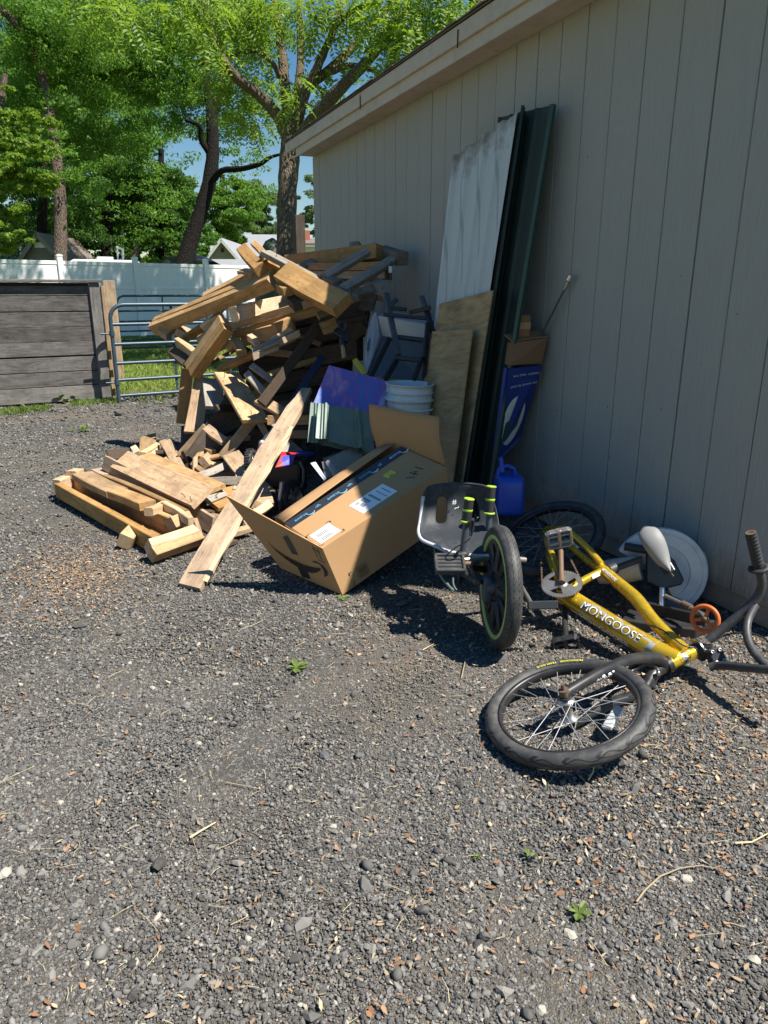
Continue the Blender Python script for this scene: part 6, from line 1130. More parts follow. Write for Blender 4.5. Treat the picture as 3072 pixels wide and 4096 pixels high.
b = MB(); b.add([on_end(s, t, .003) for s, t in ((.50, .24), (.41, .14), (.43, .50), (.52, .53))], [(0, 1, 2, 3), (3, 2, 1, 0)]); b.build('tape_patch', MT['tape'], ef)
b = MB(); b.add([on_end(s, t, .003) for s, t in ((.58, .76), (.43, .72), (.47, .94), (.62, .98))], [(0, 1, 2, 3), (3, 2, 1, 0)]); b.build('tape_patch', MT['tape'], ef)
for k in (0, 1):
    b = MB(); s = .07 + .045 * k; b.add([on_end(a + s, t, .003) for a, t in ((.0, .30), (.008, .30), (.008, .14), (.018, .16), (.004, .06), (-.010, .16), (0, .14))], [(0, 1, 2, 3, 4, 5, 6), (6, 5, 4, 3, 2, 1, 0)]); b.build('arrow_mark', MT['black_print'], ef)
b = MB(); b.add([on_end(s, t, .003) for s, t in ((.045, .345), (.135, .36), (.135, .345), (.045, .33))], [(0, 1, 2, 3), (3, 2, 1, 0)]); b.build('arrow_mark', MT['black_print'], ef)
# inner flap edge seen in the gap
panel('inner_flap', [NL.lerp(NR, .25), NL.lerp(NR, .75), NLb.lerp(NRb, .72), NLb.lerp(NRb, .3)], CT, 'card_dark')
bd('dark timber offcut propping up the far end of the cardboard box', (1.360, 3.150, 0.224), (1.480, 3.000, 0.240), 0.12, 0.16, UP, 'dark', None, cat='wood block', name='wood_block')

# ---------------------------------------------------------------- bicycle
def tyre_mat(name, cnt, mode):
    """rubber with a moulded tread: grooves run round the wheel (local Z is the axle)"""
    k = NT(name); co = k.coord('Object'); sx = k.new('ShaderNodeSeparateXYZ'); k.link(co, sx.inputs[0]); x, y, z = sx.outputs
    ang = k.math('DIVIDE', k.math('ARCTAN2', y, x), 2 * math.pi); rad = k.math('SQRT', k.math('ADD', k.math('MULTIPLY', x, x), k.math('MULTIPLY', y, y))); az = k.math('ABSOLUTE', z)
    if mode == 'flame':
        sw = k.math('MULTIPLY', k.math('SINE', k.math('MULTIPLY', z, 150.0)), 0.35)
        u = k.math('FRACT', k.math('ADD', k.math('MULTIPLY', ang, cnt), k.math('ADD', sw, k.math('MULTIPLY', z, 22.0))))
        g1 = k.math('LESS_THAN', k.math('ABSOLUTE', k.math('SUBTRACT', u, 0.5)), 0.075)
        w = k.math('SUBTRACT', az, k.math('ADD', 0.0105, k.math('MULTIPLY', k.math('SINE', k.math('MULTIPLY', ang, cnt * 2 * math.pi)), 0.006)))
        g2 = k.math('LESS_THAN', k.math('ABSOLUTE', w), 0.0018); g = k.math('MAXIMUM', k.math('MULTIPLY', g1, k.math('LESS_THAN', az, 0.021)), g2)
    else:
        u = k.math('FRACT', k.math('ADD', k.math('MULTIPLY', ang, cnt), k.math('MULTIPLY', k.math('ABSOLUTE', k.math('SINE', k.math('MULTIPLY', z, 170.0))), 0.9)))
        g1 = k.math('LESS_THAN', u, 0.16); g2 = k.math('LESS_THAN', k.math('ABSOLUTE', k.math('SUBTRACT', az, 0.009)), 0.0009); g = k.math('MAXIMUM', g1, g2)
    outer = k.math('GREATER_THAN', rad, TY_R[mode]); g = k.math('MULTIPLY', g, outer)
    n = k.noise(co, 22, 4, 0.7); base = k.mix(k.ramp(n, [(0.42, (0, 0, 0)), (0.7, (1, 1, 1))]), (0.036, 0.036, 0.037), (0.085, 0.081, 0.075))
    k.col(k.mix(g, base, (0.006, 0.006, 0.006))); bp = k.bump(k.math('SUBTRACT', 1.0, g), 0.9, 0.003); return k.set(0.6)
TY_R = {'flame': 0.226, 'chevron': 0.202}
MT['tyre_flame'] = tyre_mat('tyre_flame', 17, 'flame'); MT['tyre_chevron'] = tyre_mat('tyre_chevron', 64, 'chevron')
def axis_obj(o, c, ax, xd=None):
    ax = V(ax).normalized(); h = V(xd) if xd is not None else (Vector((0, 0, 1)) if abs(ax.z) < .9 else Vector((1, 0, 0))); x = (h - ax * h.dot(ax)).normalized(); return place(o, c, x, ax.cross(x))
_spoke = {}
def bike_wheel(name, c, ax, parent, Rr=0.2275, tr=0.0235, nsp=28, tmat='tyre_flame', xd=None):
    b = MB(); prof = []
    for i in range(19):
        a = math.radians(-150 + 300 * i / 18); prof.append((Rr + tr * 0.98 * math.cos(a), tr * 1.02 * math.sin(a)))
    b.lathe(prof, (0, 0, 0), (0, 0, 1), 72); ty = b.build(name, MT[tmat]); axis_obj(ty, c, ax, xd); ty.parent = parent; ty.matrix_parent_inverse = parent_inv(parent)
    def sub(b, nm, m, **kw): o = b.build(nm, MT[m]); o.parent = ty; return o
    b = MB(); b.lathe([(Rr - tr * .86, -.0135), (Rr - tr * .70, -.0150), (Rr - tr * 1.1, -.0155), (Rr - tr * 1.28, -.010), (Rr - tr * 1.34, 0), (Rr - tr * 1.28, .010), (Rr - tr * 1.1, .0155), (Rr - tr * .70, .0150), (Rr - tr * .86, .0135)], (0, 0, 0), (0, 0, 1), 64); sub(b, 'rim', 'black_metal')
    b = MB(); b.lathe([(0, -.05), (.008, -.05), (.008, -.034), (.026, -.034), (.026, -.030), (.014, -.026), (.013, .026), (.026, .030), (.026, .034), (.008, .034), (.008, .05), (0, .05)], (0, 0, 0), (0, 0, 1), 20); sub(b, 'hub', 'alloy')
    ri = Rr - tr * 1.3
    for s in (1, -1):
        if s not in _spoke:
            b = MB(); a = 0.95 * s; b.tube([(0.024 * math.cos(a), 0.024 * math.sin(a), .031 * s), (ri, 0, .004 * s)], .0014, 5); me = b.build('spoke', MT['spoke']); _spoke[s] = me.data; bpy.data.objects.remove(me)
    for k in range(nsp):
        o = bpy.data.objects.new('spoke', _spoke[1 if (k // 1) % 2 else -1]); col.objects.link(o); o.parent = ty; o.rotation_euler = (0, 0, 2 * math.pi * (k + (.15 if (k // 2) % 2 else -.15)) / nsp)
        if (k // 2) % 2: o.scale = (1, -1, 1)
    return ty
BN = V((-0.321, -0.177, 0.931)); BXF = V((-0.369, -0.882, -0.294)); BUP = V((0.873, -0.437, 0.217))
bike = thing('bmx_bike', 'gold framed BMX bicycle lying on its side in the foreground', 'bicycle', (1.607, 1.967, 0.000))
RC, RN = V(1.924, 2.593, 0.206), V(-.466, -.111, .878).normalized(); FC, FN = V(1.239, 1.526, 0.092), V(-.259, .072, .963).normalized()
rw = bike_wheel('rear_wheel', RC, RN, bike); fw = bike_wheel('front_wheel', FC, FN, bike)
def tb_(name, pts, r, mat, seg=14, parent=None, smooth=True):
    b = MB(); P0 = [V(p) for p in pts]; rr = r if isinstance(r, (list, tuple)) else [r] * len(P0)
    if len(P0) > 2 and smooth:
        o = []; ro = []
        for i in range(len(P0) - 1):
            for k in range(5):
                t = k / 5; a = P0[max(i - 1, 0)]; b_ = P0[i]; c = P0[i + 1]; d = P0[min(i + 2, len(P0) - 1)]
                o.append(0.5 * ((2 * b_) + (c - a) * t + (2 * a - 5 * b_ + 4 * c - d) * t * t + (3 * b_ - a - 3 * c + d) * t ** 3)); ro.append(rr[i] * (1 - t) + rr[i + 1] * t)
        o.append(P0[-1]); ro.append(rr[-1]); P0, rr = o, ro
    b.tube(P0, rr, seg); return b.build(name, MT[mat], parent or bike)
BBc = V((1.682, 2.160, 0.139)); HB = V((1.757, 1.654, 0.069)); HTp = V((1.854, 1.644, 0.100)); SCl = V((1.874, 2.163, 0.206))
frame = tb_('down_tube', [BBc, V((1.718, 1.948, 0.111)), V((1.756, 1.750, 0.087)), V((1.787, 1.648, 0.078))], [.036, .037, .037, .031], 'gold', 20)
def fpart(*a, **k): return tb_(*a, parent=frame, **k)
tb_('top_tube', [V((1.879, 2.182, 0.211)), V((1.875, 2.075, 0.189)), V((1.871, 1.961, 0.166)), V((1.846, 1.843, 0.135)), V((1.834, 1.727, 0.109)), V((1.833, 1.664, 0.097))], [.020, .024, .0255, .0245, .0235, .023], 'gold', 16)
b = MB(); b.prism([V((1.772, 1.767, 0.091)), V((1.830, 1.722, 0.102)), V((1.829, 1.663, 0.091)), V((1.771, 1.656, 0.070))], BN * .008); b.build('gusset', MT['gold'], bike)
tb_('seat_tube', [BBc, V((1.779, 2.168, 0.174)), SCl], .0165, 'gold'); tb_('bottom_bracket', [BBc - BN * .036, BBc + BN * .036], .024, 'gold')
ht = tb_('head_tube', [HB, HTp], .0235, 'gold', 20)
ha = (HTp - HB).normalized()
tb_('headset_cup', [HB - ha * .016, HB + ha * .002], .029, 'black_metal', 20); tb_('headset_cup', [HTp - ha * .002, HTp + ha * .022], .027, 'black_metal', 20); tb_('cable_ring', [HTp + ha * .012, HTp + ha * .017], .042, 'chrome', 24)
for s in (1, -1):
    st = RN * .05 * s; lo = BN * .038 * s
    tb_('seat_stay', [V((1.880, 2.177, 0.210)) + lo * .5, V((1.890, 2.295, 0.236)) + lo, V((1.888, 2.438, 0.263)) + lo * 1.1, RC + st], [.0145, .0145, .013, .010], 'gold', 12)
    tb_('chain_stay', [BBc + lo * .6, V((1.742, 2.299, 0.186)) + lo, V((1.793, 2.433, 0.229)) + lo * 1.1, RC + st], [.016, .015, .013, .010], 'gold', 12)
    b = MB(); b.lathe([(0, -.004), (.026, -.004), (.026, .004), (0, .004)], RC + RN * .046 * s, RN, 16); b.lathe([(0, .004), (.010, .004), (.010, .014), (0, .014)], RC + RN * .046 * s, RN * s, 8); b.build('dropout', MT['gold'], bike)
# sprocket and chain at the back
b = MB(); b.lathe([(.012, .036), (.034, .036), (.034, .040), (.012, .040)], RC, RN, 20); b.build('cog', MT['rust'], bike)
CRC = BBc + BN * .052; cg = RC + RN * .038; ud = (cg - CRC).normalized(); sdv = BN.cross(ud).normalized()
for s in (1, -1):
    b = MB(); a0 = CRC + sdv * .076 * s; a1 = cg + sdv * .036 * s; n = 34
    for k in range(n): p = a0.lerp(a1, (k + .5) / n); b.bar(p - ud * .0055, p + ud * .0055, .0075 if k % 2 else .0055, .006, BN)
    b.build('chain_run', MT['rust'], bike)
# seat post and saddle
tb_('seat_clamp', [V((1.866, 2.159, 0.202)), V((1.903, 2.149, 0.213))], .0195, 'gold'); tb_('post_collar', [V((1.894, 2.149, 0.210)), V((1.922, 2.147, 0.219))], .0235, 'bar_black'); tb_('seat_post', [V((1.912, 2.145, 0.215)), V((2.030, 2.121, 0.251))], .0135, 'bar_black')
sd0, sd1 = V((2.010, 2.105, 0.393)), V((2.019, 1.938, 0.243)); sa = (sd1 - sd0).normalized(); sv = V(.75, -.45, .25); sv = (sv - sa * sv.dot(sa)).normalized(); sw = sa.cross(sv); SL = (sd1 - sd0).length
b = MB(); vs = []; fs = []; ns = 20
for j in range(13):
    t = j / 12; w = .050 * (math.sin(math.pi * min(1, t * 1.0 + .12)) ** .5) * (1 - .42 * t) if t < 1 else .004; hgt = .022 * (math.sin(math.pi * (.08 + .86 * t)) ** .45); cc = sd0.lerp(sd1, t) + sw * .012 * math.sin(2 * math.pi * t)
    if t == 0: w = .012
    for i in range(ns): a = 2 * math.pi * i / ns; vs.append(cc + sv * w * math.cos(a) + sw * hgt * math.sin(a) * (1.0 if math.sin(a) > 0 else .6))
for j in range(12):
    for i in range(ns): fs.append((j * ns + i, j * ns + (i + 1) % ns, (j + 1) * ns + (i + 1) % ns, (j + 1) * ns + i))
fs += [tuple(range(ns)), tuple(12 * ns + i for i in range(ns))]; b.add(vs, fs, True); sdl = b.build('saddle', MT['grey_saddle'], bike)
b = MB(); b.bar(sd0.lerp(sd1, .35) - sw * .02, sd0.lerp(sd1, .92) - sw * .014, .045, .02, sw); b.build('saddle_base', MT['black_plastic'], sdl, .005, 2)
# cranks, chainring, pedals
CR = BBc + BN * .052; u1 = BXF; v1 = BUP
b = MB(); ring = []; nt = 44; Rr_ = .076
pr = []; 
for k in range(nt * 4): a = 2 * math.pi * k / (nt * 4); r_ = Rr_ + (.0045 if k % 4 in (1, 2) else 0); pr.append((a, r_))
vo = [CR + (u1 * math.cos(a) + v1 * math.sin(a)) * r_ for a, r_ in pr]; vi = [CR + (u1 * math.cos(a) + v1 * math.sin(a)) * .059 for a, r_ in pr]; N_ = len(pr)
vs = [p + BN * .002 for p in vo] + [p + BN * .002 for p in vi] + [p - BN * .002 for p in vo] + [p - BN * .002 for p in vi]; fs = []
for k in range(N_): j = (k + 1) % N_; fs += [(k, j, N_ + j, N_ + k), (2 * N_ + j, 2 * N_ + k, 3 * N_ + k, 3 * N_ + j), (k, 2 * N_ + k, 2 * N_ + j, j), (N_ + j, 3 * N_ + j, 3 * N_ + k, N_ + k)]
b.add(vs, fs); cring = b.build('chainring', MT['alloy'], bike)
b = MB()
for k in range(3):
    a = .5 + 2 * math.pi * k / 3
    q = [CR + (u1 * math.cos(a + da) + v1 * math.sin(a + da)) * rr_ for da, rr_ in ((-.62, .0600), (-.2, .0612), (.2, .0612), (.5, .060), (.9, .021), (-.9, .021))]; b.prism([p - BN * .0016 for p in q], BN * .0036)
b.lathe([(0, .004), (.022, .004), (.024, -.003)], CR, BN, 18); b.build('spider', MT['alloy'], cring)
ca_up = V((1.656, 2.168, 0.340)); 
A1 = CR + BN * .012; PU = V((1.758, 2.297, 0.272)); A2 = BBc - BN * .058; PD_ = V((1.582, 1.996, 0.041))
def arm(name, a, c, mat):
    a, c = V(a), V(c); d = (c - a).normalized(); o = tb_(name, [a - d * .008, a.lerp(c, .3), c + d * .008], [.0155, .0105, .0125], mat, 12); return o
arm('crank_arm', A1, PU, 'rust'); arm('crank_arm', A2, PD_, 'black_metal')
def pedal(name, c, ax, u, m, sx=.046, sy=.046):
    """cage pedal: axle along ax, c centre, u the long side direction"""
    c = V(c); ax = V(ax).normalized(); u = V(u); u = (u - ax * u.dot(ax)).normalized(); w = ax.cross(u); o = None; b = MB()
    b.tube([c - ax * sx, c + ax * sx], .011, 12)
    for s in (-1, 1):
        b.obox(c + u * sy * s, ax, u, w, sx * .82, .004, .0125); b.obox(c + ax * sx * .86 * s, u, ax, w, sy * .72, .004, .0125)
        for t in (-1, 1): p0 = c + u * sy * s + ax * sx * .80 * t * .98; p1 = c + u * sy * .70 * s + ax * sx * .88 * t; b.bar(p0, p1, .025, .007, ax.cross(w) * t + u * s)
        b.obox(c + ax * sx * .38 * s, u, ax, w, sy, .0035, .009)
    o = b.build(name, MT[m], bike, .0015); b = MB()
    for s in (-1, 1):
        for k in range(5): b.obox(c + u * (sy + .005) * s + ax * sx * (-.7 + .35 * k), ax, u, w, .004, .003, .008)
    b.build('pedal_teeth', MT[m], o); return o
pedal('pedal', PU + BN * .055, BN, V(.9, -.35, .1), 'alloy'); pedal('pedal', PD_ - BN * .02 + V(-.01, -.012, -.012), V(-.25, -.1, .96), V(.92, -.35, .1), 'black_metal')
tb_('pedal_axle', [PD_ + BN * .01, PD_ - BN * .04], .007, 'rust')
# fork
cw = HB - ha * .03; FAo = FC + FN * .055; FAi = FC - FN * .055
lg = FN * .056
up_leg = tb_('fork_leg', [cw + ha * .01, V((1.683, 1.649, 0.107)), V((1.545, 1.618, 0.146)), V((1.383, 1.567, 0.161)), FAo], [.023, .022, .0185, .0175, .0165], 'black_metal', 14)
tb_('fork_leg', [cw, V((1.669, 1.637, 0.054)), V((1.597, 1.611, 0.019)), V((1.438, 1.571, 0.037)), FAi], [.022, .021, .0175, .0165, .015], 'black_metal', 14)
tb_('axle_nut', [FAo - FN * .004, FAo + FN * .016], .016, 'rust', 10); tb_('axle_stub', [FAo + FN * .012, FAo + FN * .034], .0065, 'rust', 8); tb_('axle_washer', [FC + FN * .04, FC + FN * .048], .019, 'bar_black', 16)
# brake caliper
tb_('brake_arm', [V((1.537, 1.614, 0.088)), V((1.571, 1.626, 0.101)), V((1.637, 1.644, 0.102)), V((1.681, 1.640, 0.076)), V((1.678, 1.614, 0.062))], [.008, .010, .011, .010, .007], 'black_metal', 10)
tb_('brake_arm', [V((1.672, 1.651, 0.063)), V((1.680, 1.637, 0.032)), V((1.666, 1.626, 0.015)), V((1.692, 1.610, -0.001))], [.009, .009, .008, .006], 'black_metal', 10)
for q in ((1.541, 1.607, 0.107), (1.667, 1.611, 0.074), (1.687, 1.603, 0.006)): b = MB(); b.lathe([(0, -.007), (.007, -.007), (.007, .006), (.004, .010), (0, .010)], q, FN, 10); b.build('bolt', MT['chrome'], bike)
b = MB(); b.obox((1.540, 1.589, 0.087), (.8, .4, 0), FN, (.4, -.8, 0), .022, .008, .007); b.build('brake_pad', MT['rubber'], bike, .002)
# stem and bars
ST = HTp + ha * .058
b = MB(); sx_ = V((1.914, 1.570, 0.092)) - V((1.859, 1.588, 0.076)); sx_.normalize(); sy_ = V((1.889, 1.591, 0.125)) - V((1.876, 1.555, 0.070)); sy_ = (sy_ - sx_ * sy_.dot(sx_)).normalized(); sz_ = sx_.cross(sy_); SC_ = V((1.887, 1.584, 0.102))
b.obox(SC_, sx_, sy_, sz_, .024, .030, .024); stem = b.build('stem', MT['black_metal'], bike, .005, 2); tb_('steerer', [HTp + ha * .015, V((1.895, 1.608, 0.115))], .021, 'black_metal')
for i, j in ((-1, -1), (1, -1), (-1, 1), (1, 1)):
    sgn = 1 if sz_.y < 0 else -1
    b = MB(); p = SC_ + sx_ * .013 * i + sy_ * .018 * j + sz_ * sgn * .024; b.lathe([(.0025, .001), (.0065, .001), (.0065, .005), (.0025, .005)], p, sz_ * sgn, 12, closed=True); b.build('bolt', MT['alloy'], stem)
bars = tb_('handlebar', [V((1.893, 1.629, 0.143)), V((1.935, 1.614, 0.185)), V((1.980, 1.591, 0.242)), V((2.013, 1.571, 0.293)), V((2.024, 1.562, 0.347)), V((2.006, 1.567, 0.410)), V((1.961, 1.580, 0.530))], [.0155, .0155, .0155, .015, .0145, .0135, .0125], 'bar_black', 14)
tb_('cross_bar', [V((2.015, 1.566, 0.279)), V((1.969, 1.549, 0.239)), V((1.928, 1.510, 0.206)), V((1.901, 1.456, 0.179)), V((1.887, 1.376, 0.160))], .0135, 'bar_black', 12)
tb_('handlebar', [V((1.849, 1.570, 0.079)), V((1.866, 1.545, 0.094)), V((1.871, 1.473, 0.124)), V((1.881, 1.318, 0.183)), V((1.881, 1.253, 0.192))], [.0145, .0145, .0145, .014, .013], 'bar_black', 14)
gp = tb_('grip', [V((1.960, 1.583, 0.537)), V((1.988, 1.575, 0.463)), V((2.003, 1.569, 0.419))], .0175, 'grip_rubber', 16, smooth=False)
gx = (V((1.960, 1.583, 0.537)) - V((2.003, 1.569, 0.419))).normalized()
b = MB(); b.lathe([(.016, -.004), (.033, -.003), (.033, .003), (.016, .004)], V((2.003, 1.567, 0.413)), gx, 24, closed=True); b.build('grip_flange', MT['grip_rubber'], gp)
for k in range(9): b = MB(); c = V((1.960, 1.583, 0.537)).lerp(V((2.003, 1.569, 0.419)), .08 + .1 * k); b.lathe([(.0172, -.002), (.0192, 0), (.0172, .002)], c, gx, 18); b.build('grip_ring', MT['grip_rubber'], gp)
b = MB(); b.lathe([(.0, 0), (.010, 0), (.014, .002), (.017, .001)], V((1.960, 1.583, 0.537)), gx, 18); b.build('grip_end', MT['rust'], gp)
# cables
tb_('brake_cable', [V((1.868, 1.631, 0.119)), V((1.818, 1.654, 0.123)), V((1.803, 1.699, 0.138)), V((1.809, 1.766, 0.140)), V((1.811, 1.828, 0.126))], .0028, 'black_metal', 8)
tb_('brake_cable', [V((1.907, 1.612, 0.144)), V((1.949, 1.602, 0.166)), V((1.996, 1.564, 0.181)), V((2.015, 1.511, 0.179)), V((1.987, 1.430, 0.174))], .0028, 'black_metal', 8)
# reflector on the front wheel
b = MB(); rx = V((1.407, 1.494, 0.076)) - V((1.319, 1.445, 0.054)); rl = rx.length; rx.normalize(); ry = FN.cross(rx).normalized(); b.obox((V((1.407, 1.494, 0.076)) + V((1.319, 1.445, 0.054))) / 2, rx, ry, FN, rl / 2, .016, .006); b.build('reflector', MT['reflector'], bike, .005, 2)
b = MB(); o_ = FC + FN * .0; vp = V((1.201, 1.655, 0.095)); vd = (FC - vp); vd = (vd - FN * vd.dot(FN)).normalized(); v0 = FC - vd * (.228 - .035); b.tube([v0, v0 + vd * .03], [.005, .0035], 8); b.build('valve', MT['black_plastic'], bike)
# lettering on frame, fork and tyre
def along(a, c): return (V(c) - V(a)).normalized()
dn = (V(0, 0, 1.28 - .1) + (V(0, 0, 0) - V(1.75, 2.0, 0))).normalized()
dx = along((1.710, 2.057, 0.129), (1.769, 1.765, 0.094))
def band(name, a, c, wid, mat, lift, par, n=10, jag=0.0, seed=1):
    """a printed patch wrapped over the tube surface facing the viewer"""
    a, c = V(a), V(c); x = (c - a).normalized(); z = (dn - x * dn.dot(x)).normalized(); y = z.cross(x); r = random.Random(seed); b = MB(); vs = []; rows = 5
    for i in range(n + 1):
        p = a.lerp(c, i / n)
        for j in range(rows):
            th = (j / (rows - 1) - .5) * wid / lift; e = 1 + (r.uniform(-jag, jag) if j in (0, rows - 1) else 0); th *= e; vs.append(p + z * lift * math.cos(th) + y * lift * math.sin(th))
    b.add(vs, [(i * rows + j, (i + 1) * rows + j, (i + 1) * rows + j + 1, i * rows + j + 1) for i in range(n) for j in range(rows - 1)], True); return b.build(name, MT[mat], par)
band('decal_patch', (1.703, 2.040, 0.123), (1.762, 1.722, 0.083), .060, 'grey_print', .0377, frame, 16, .35, 4)
def tube_text(body, a, c, h, r_, mat, par, turn=0.0, bold=.03, flip=False, sq=1.0):
    """letters wrapped round a tube from a to c, turned about its axis away from the viewer side"""
    a, c = V(a), V(c); x = (c - a).normalized(); z = (dn - x * dn.dot(x)).normalized(); y = z.cross(x); L = (c - a).length
    ob = text_obj(body, 'decal_text', mat, (0, 0, 0), (1, 0, 0), (0, 1, 0), h, par, bold)
    w = max(v.co.x for v in ob.data.vertices) - min(v.co.x for v in ob.data.vertices); k = L / max(w, 1e-6); m_ = (a + c) / 2
    for v in ob.data.vertices:
        xx = v.co.x * k; yy = v.co.y
        if flip: xx, yy = -xx, -yy
        th = yy / r_ + turn; v.co = m_ + x * xx + z * r_ * math.cos(th) + y * r_ * math.sin(th)
    return ob
tube_text('MONGOOSE', (1.703, 2.040, 0.123), (1.751, 1.776, 0.090), .046, .0392, MT['black_print'], frame, .12, .03)
tube_text('MONGOOSE', (1.703, 2.040, 0.123), (1.751, 1.776, 0.090), .046, .0398, MT['white_decal'], frame, .12, .0)
tube_text('MONGOOSE', (1.703, 2.040, 0.123), (1.744, 1.813, 0.094), .036, .0392, MT['white_decal'], frame, -1.15, .03)
tube_text('MONGOOSE', (1.878, 2.156, 0.205), (1.875, 2.067, 0.188), .018, .0250, MT['white_decal'], frame, 0, .02)
tube_text('NGOSE', (1.847, 2.339, 0.275), (1.845, 2.281, 0.263), .012, .0125, MT['white_decal'], frame, 0, .02)
band('decal_patch', (1.814, 2.163, 0.185), (1.847, 2.160, 0.196), .018, 'white_decal', .0172, frame, 4)
hm = HB.lerp(HTp, .5); hz_ = (dn - ha * dn.dot(ha)).normalized(); b = MB(); hy = hz_.cross(ha)
b.add([hm + ha * .021 * math.cos(t) + hz_ * .0242 * math.cos(.021 * math.sin(t) / .0242) + hy * .0242 * math.sin(.021 * math.sin(t) / .0242) for t in np.linspace(0, 2 * math.pi, 24, endpoint=False)], [tuple(range(24))]); hb = b.build('head_badge', MT['black_print'], bike)
b = MB(); b.add([hm + ha * .011 * math.cos(t) + hz_ * .0250 * math.cos(.010 * math.sin(t) / .025) + hy * .0250 * math.sin(.010 * math.sin(t) / .025) for t in np.linspace(0, 2 * math.pi, 16, endpoint=False)], [tuple(range(16))]); b.build('badge_centre', MT['alloy'], hb)
text_obj('MONGOOSE', 'badge_text', MT['white_decal'], hm + hz_ * .0262 + hy * .013, ha, hy, .0085, hb)
tube_text('MONGOOSE', (1.483, 1.594, 0.146), (1.345, 1.555, 0.163), .018, .0188, MT['white_decal'], up_leg, .9, .02, True)
tube_text('PRO', (1.481, 1.591, 0.141), (1.371, 1.561, 0.153), .034, .0190, MT['white_decal'], up_leg, -.45, .05, True)
# tyre sidewall lettering, running round the rim
def arc_text(body, c, ax, rad, a0, mat, h, par, lift, flip=True):
    ob = text_obj(body, 'tyre_text', mat, (0, 0, 0), (1, 0, 0), (0, 1, 0), h, par, .02); c = V(c); ax = V(ax).normalized(); d0 = V(a0) - c; d0 = (d0 - ax * d0.dot(ax)).normalized(); d1 = ax.cross(d0)
    for v in ob.data.vertices:
        th = v.co.x / rad; r_ = rad + v.co.y
        if flip: r_ = rad - v.co.y; th = -th
        th = -th; v.co = c + (d0 * math.cos(th) + d1 * math.sin(th)) * r_ + ax * lift
    return ob
arc_text('MONGOOSE · TEAM ISSUE', FC, FN, .2195, (1.376, 1.755, 0.104), MT['yellow_decal'], .013, fw, .0265)

# ---------------------------------------------------------------- pedal kart with lime rimmed wheel
tk = thing('drift_trike', 'black ride on trike with lime grips and a large lime rimmed wheel', 'trike', (1.361, 2.125, 0.000))
WN = V(-.955, .295, .03).normalized(); wc0 = V((1.360, 2.124, 0.004)) + V(0, 0, .232); Rw = .208
b = MB(); b.lathe([(Rw - .014, -.025), (Rw - .004, -.028), (Rw + .008, -.027), (Rw + .018, -.018), (Rw + .0235, 0), (Rw + .018, .018), (Rw + .008, .027), (Rw - .004, .028), (Rw - .014, .025)], (0, 0, 0), (0, 0, 1), 72); ty = b.build('wheel', MT['tyre_chevron']); axis_obj(ty, wc0, WN); ty.parent = tk; ty.matrix_parent_inverse = parent_inv(tk)
def tsub(b, nm, m): o = b.build(nm, MT[m]); o.parent = ty; return o
b = MB(); b.lathe([(Rw - .012, .024), (Rw - .020, .0265), (Rw - .028, .025), (Rw - .030, .018)], (0, 0, 0), (0, 0, 1), 64); tsub(b, 'lime_ring', 'lime_pale')
b = MB(); b.lathe([(Rw - .029, .019), (.13, .006), (.06, .012), (.045, .022), (.0, .024)], (0, 0, 0), (0, 0, 1), 48); b.lathe([(Rw - .014, -.018), (.10, -.01), (0, -.02)], (0, 0, 0), (0, 0, 1), 40); tsub(b, 'wheel_disc', 'black_plastic')
for k in range(10):
    a = 2 * math.pi * k / 10; b = MB(); d = V(math.cos(a), math.sin(a), 0); e = V(-d.y, d.x, 0)
    b.add([d * .055 + e * .010 + V(0, 0, .013), d * .055 - e * .010 + V(0, 0, .013), d * .165 - e * .024 + V(0, 0, .0165), d * .165 + e * .024 + V(0, 0, .0165), d * .06 + V(0, 0, .026), d * .160 + V(0, 0, .021)], [(0, 3, 5, 4), (1, 4, 5, 2), (0, 4, 1), (3, 2, 5)], False); tsub(b, 'disc_rib', 'black_plastic')
b = MB(); b.lathe([(.0, .055), (.02, .055), (.026, .045), (.030, .022)], (0, 0, 0), (0, 0, 1), 24); tsub(b, 'hub', 'rack_slate')
hubp = wc0 + WN * .05
def kp(nm, pts, r, m, seg=12, par=None): return tb_(nm, pts, r, m, seg, par or tk)
b = MB(); rbox(b, wc0 + WN * .045 + V(0, 0, -.01), V(.3, .95, 0).normalized(), V(0, 0, 1), WN, .022, .05, .018, .01); b.build('hub_clamp', MT['rack_slate'], tk)
b = MB(); b.bar((1.263, 2.222, 0.277), wc0 + WN * .06 + V(0, 0, .02), .05, .022, (0, 0, 1)); b.build('fork_plate', MT['black_plastic'], tk, .004)
kp('crank', [(1.288, 2.242, 0.301), (1.282, 2.192, 0.280), (1.273, 2.143, 0.255)], .010, 'rust'); 
b = MB(); pc = V((1.218, 2.250, 0.304)); pu = V(.92, -.39, 0); pv = V(.3, .75, .35).normalized()
b.obox(pc, pu, pv, pu.cross(pv), .052, .040, .004); 
for s in (-1, 1):
    b.obox(pc + pv * .042 * s, pu, pv, pu.cross(pv), .055, .006, .013); b.obox(pc + pu * .052 * s, pv, pu, pu.cross(pv), .040, .006, .013)
for k in range(3): b.obox(pc + pv * (-.02 + .02 * k), pu, pv, pu.cross(pv), .05, .003, .010)
b.build('pedal', MT['bar_black'], tk, .003)
b = MB(); b.tube([pc + pu * .05, pc + pu * .085], .010, 10); b.build('pedal_axle', MT['rust'], tk)
kp('axle', [(1.269, 2.264, 0.307), (1.413, 2.255, 0.294)], .010, 'alloy')
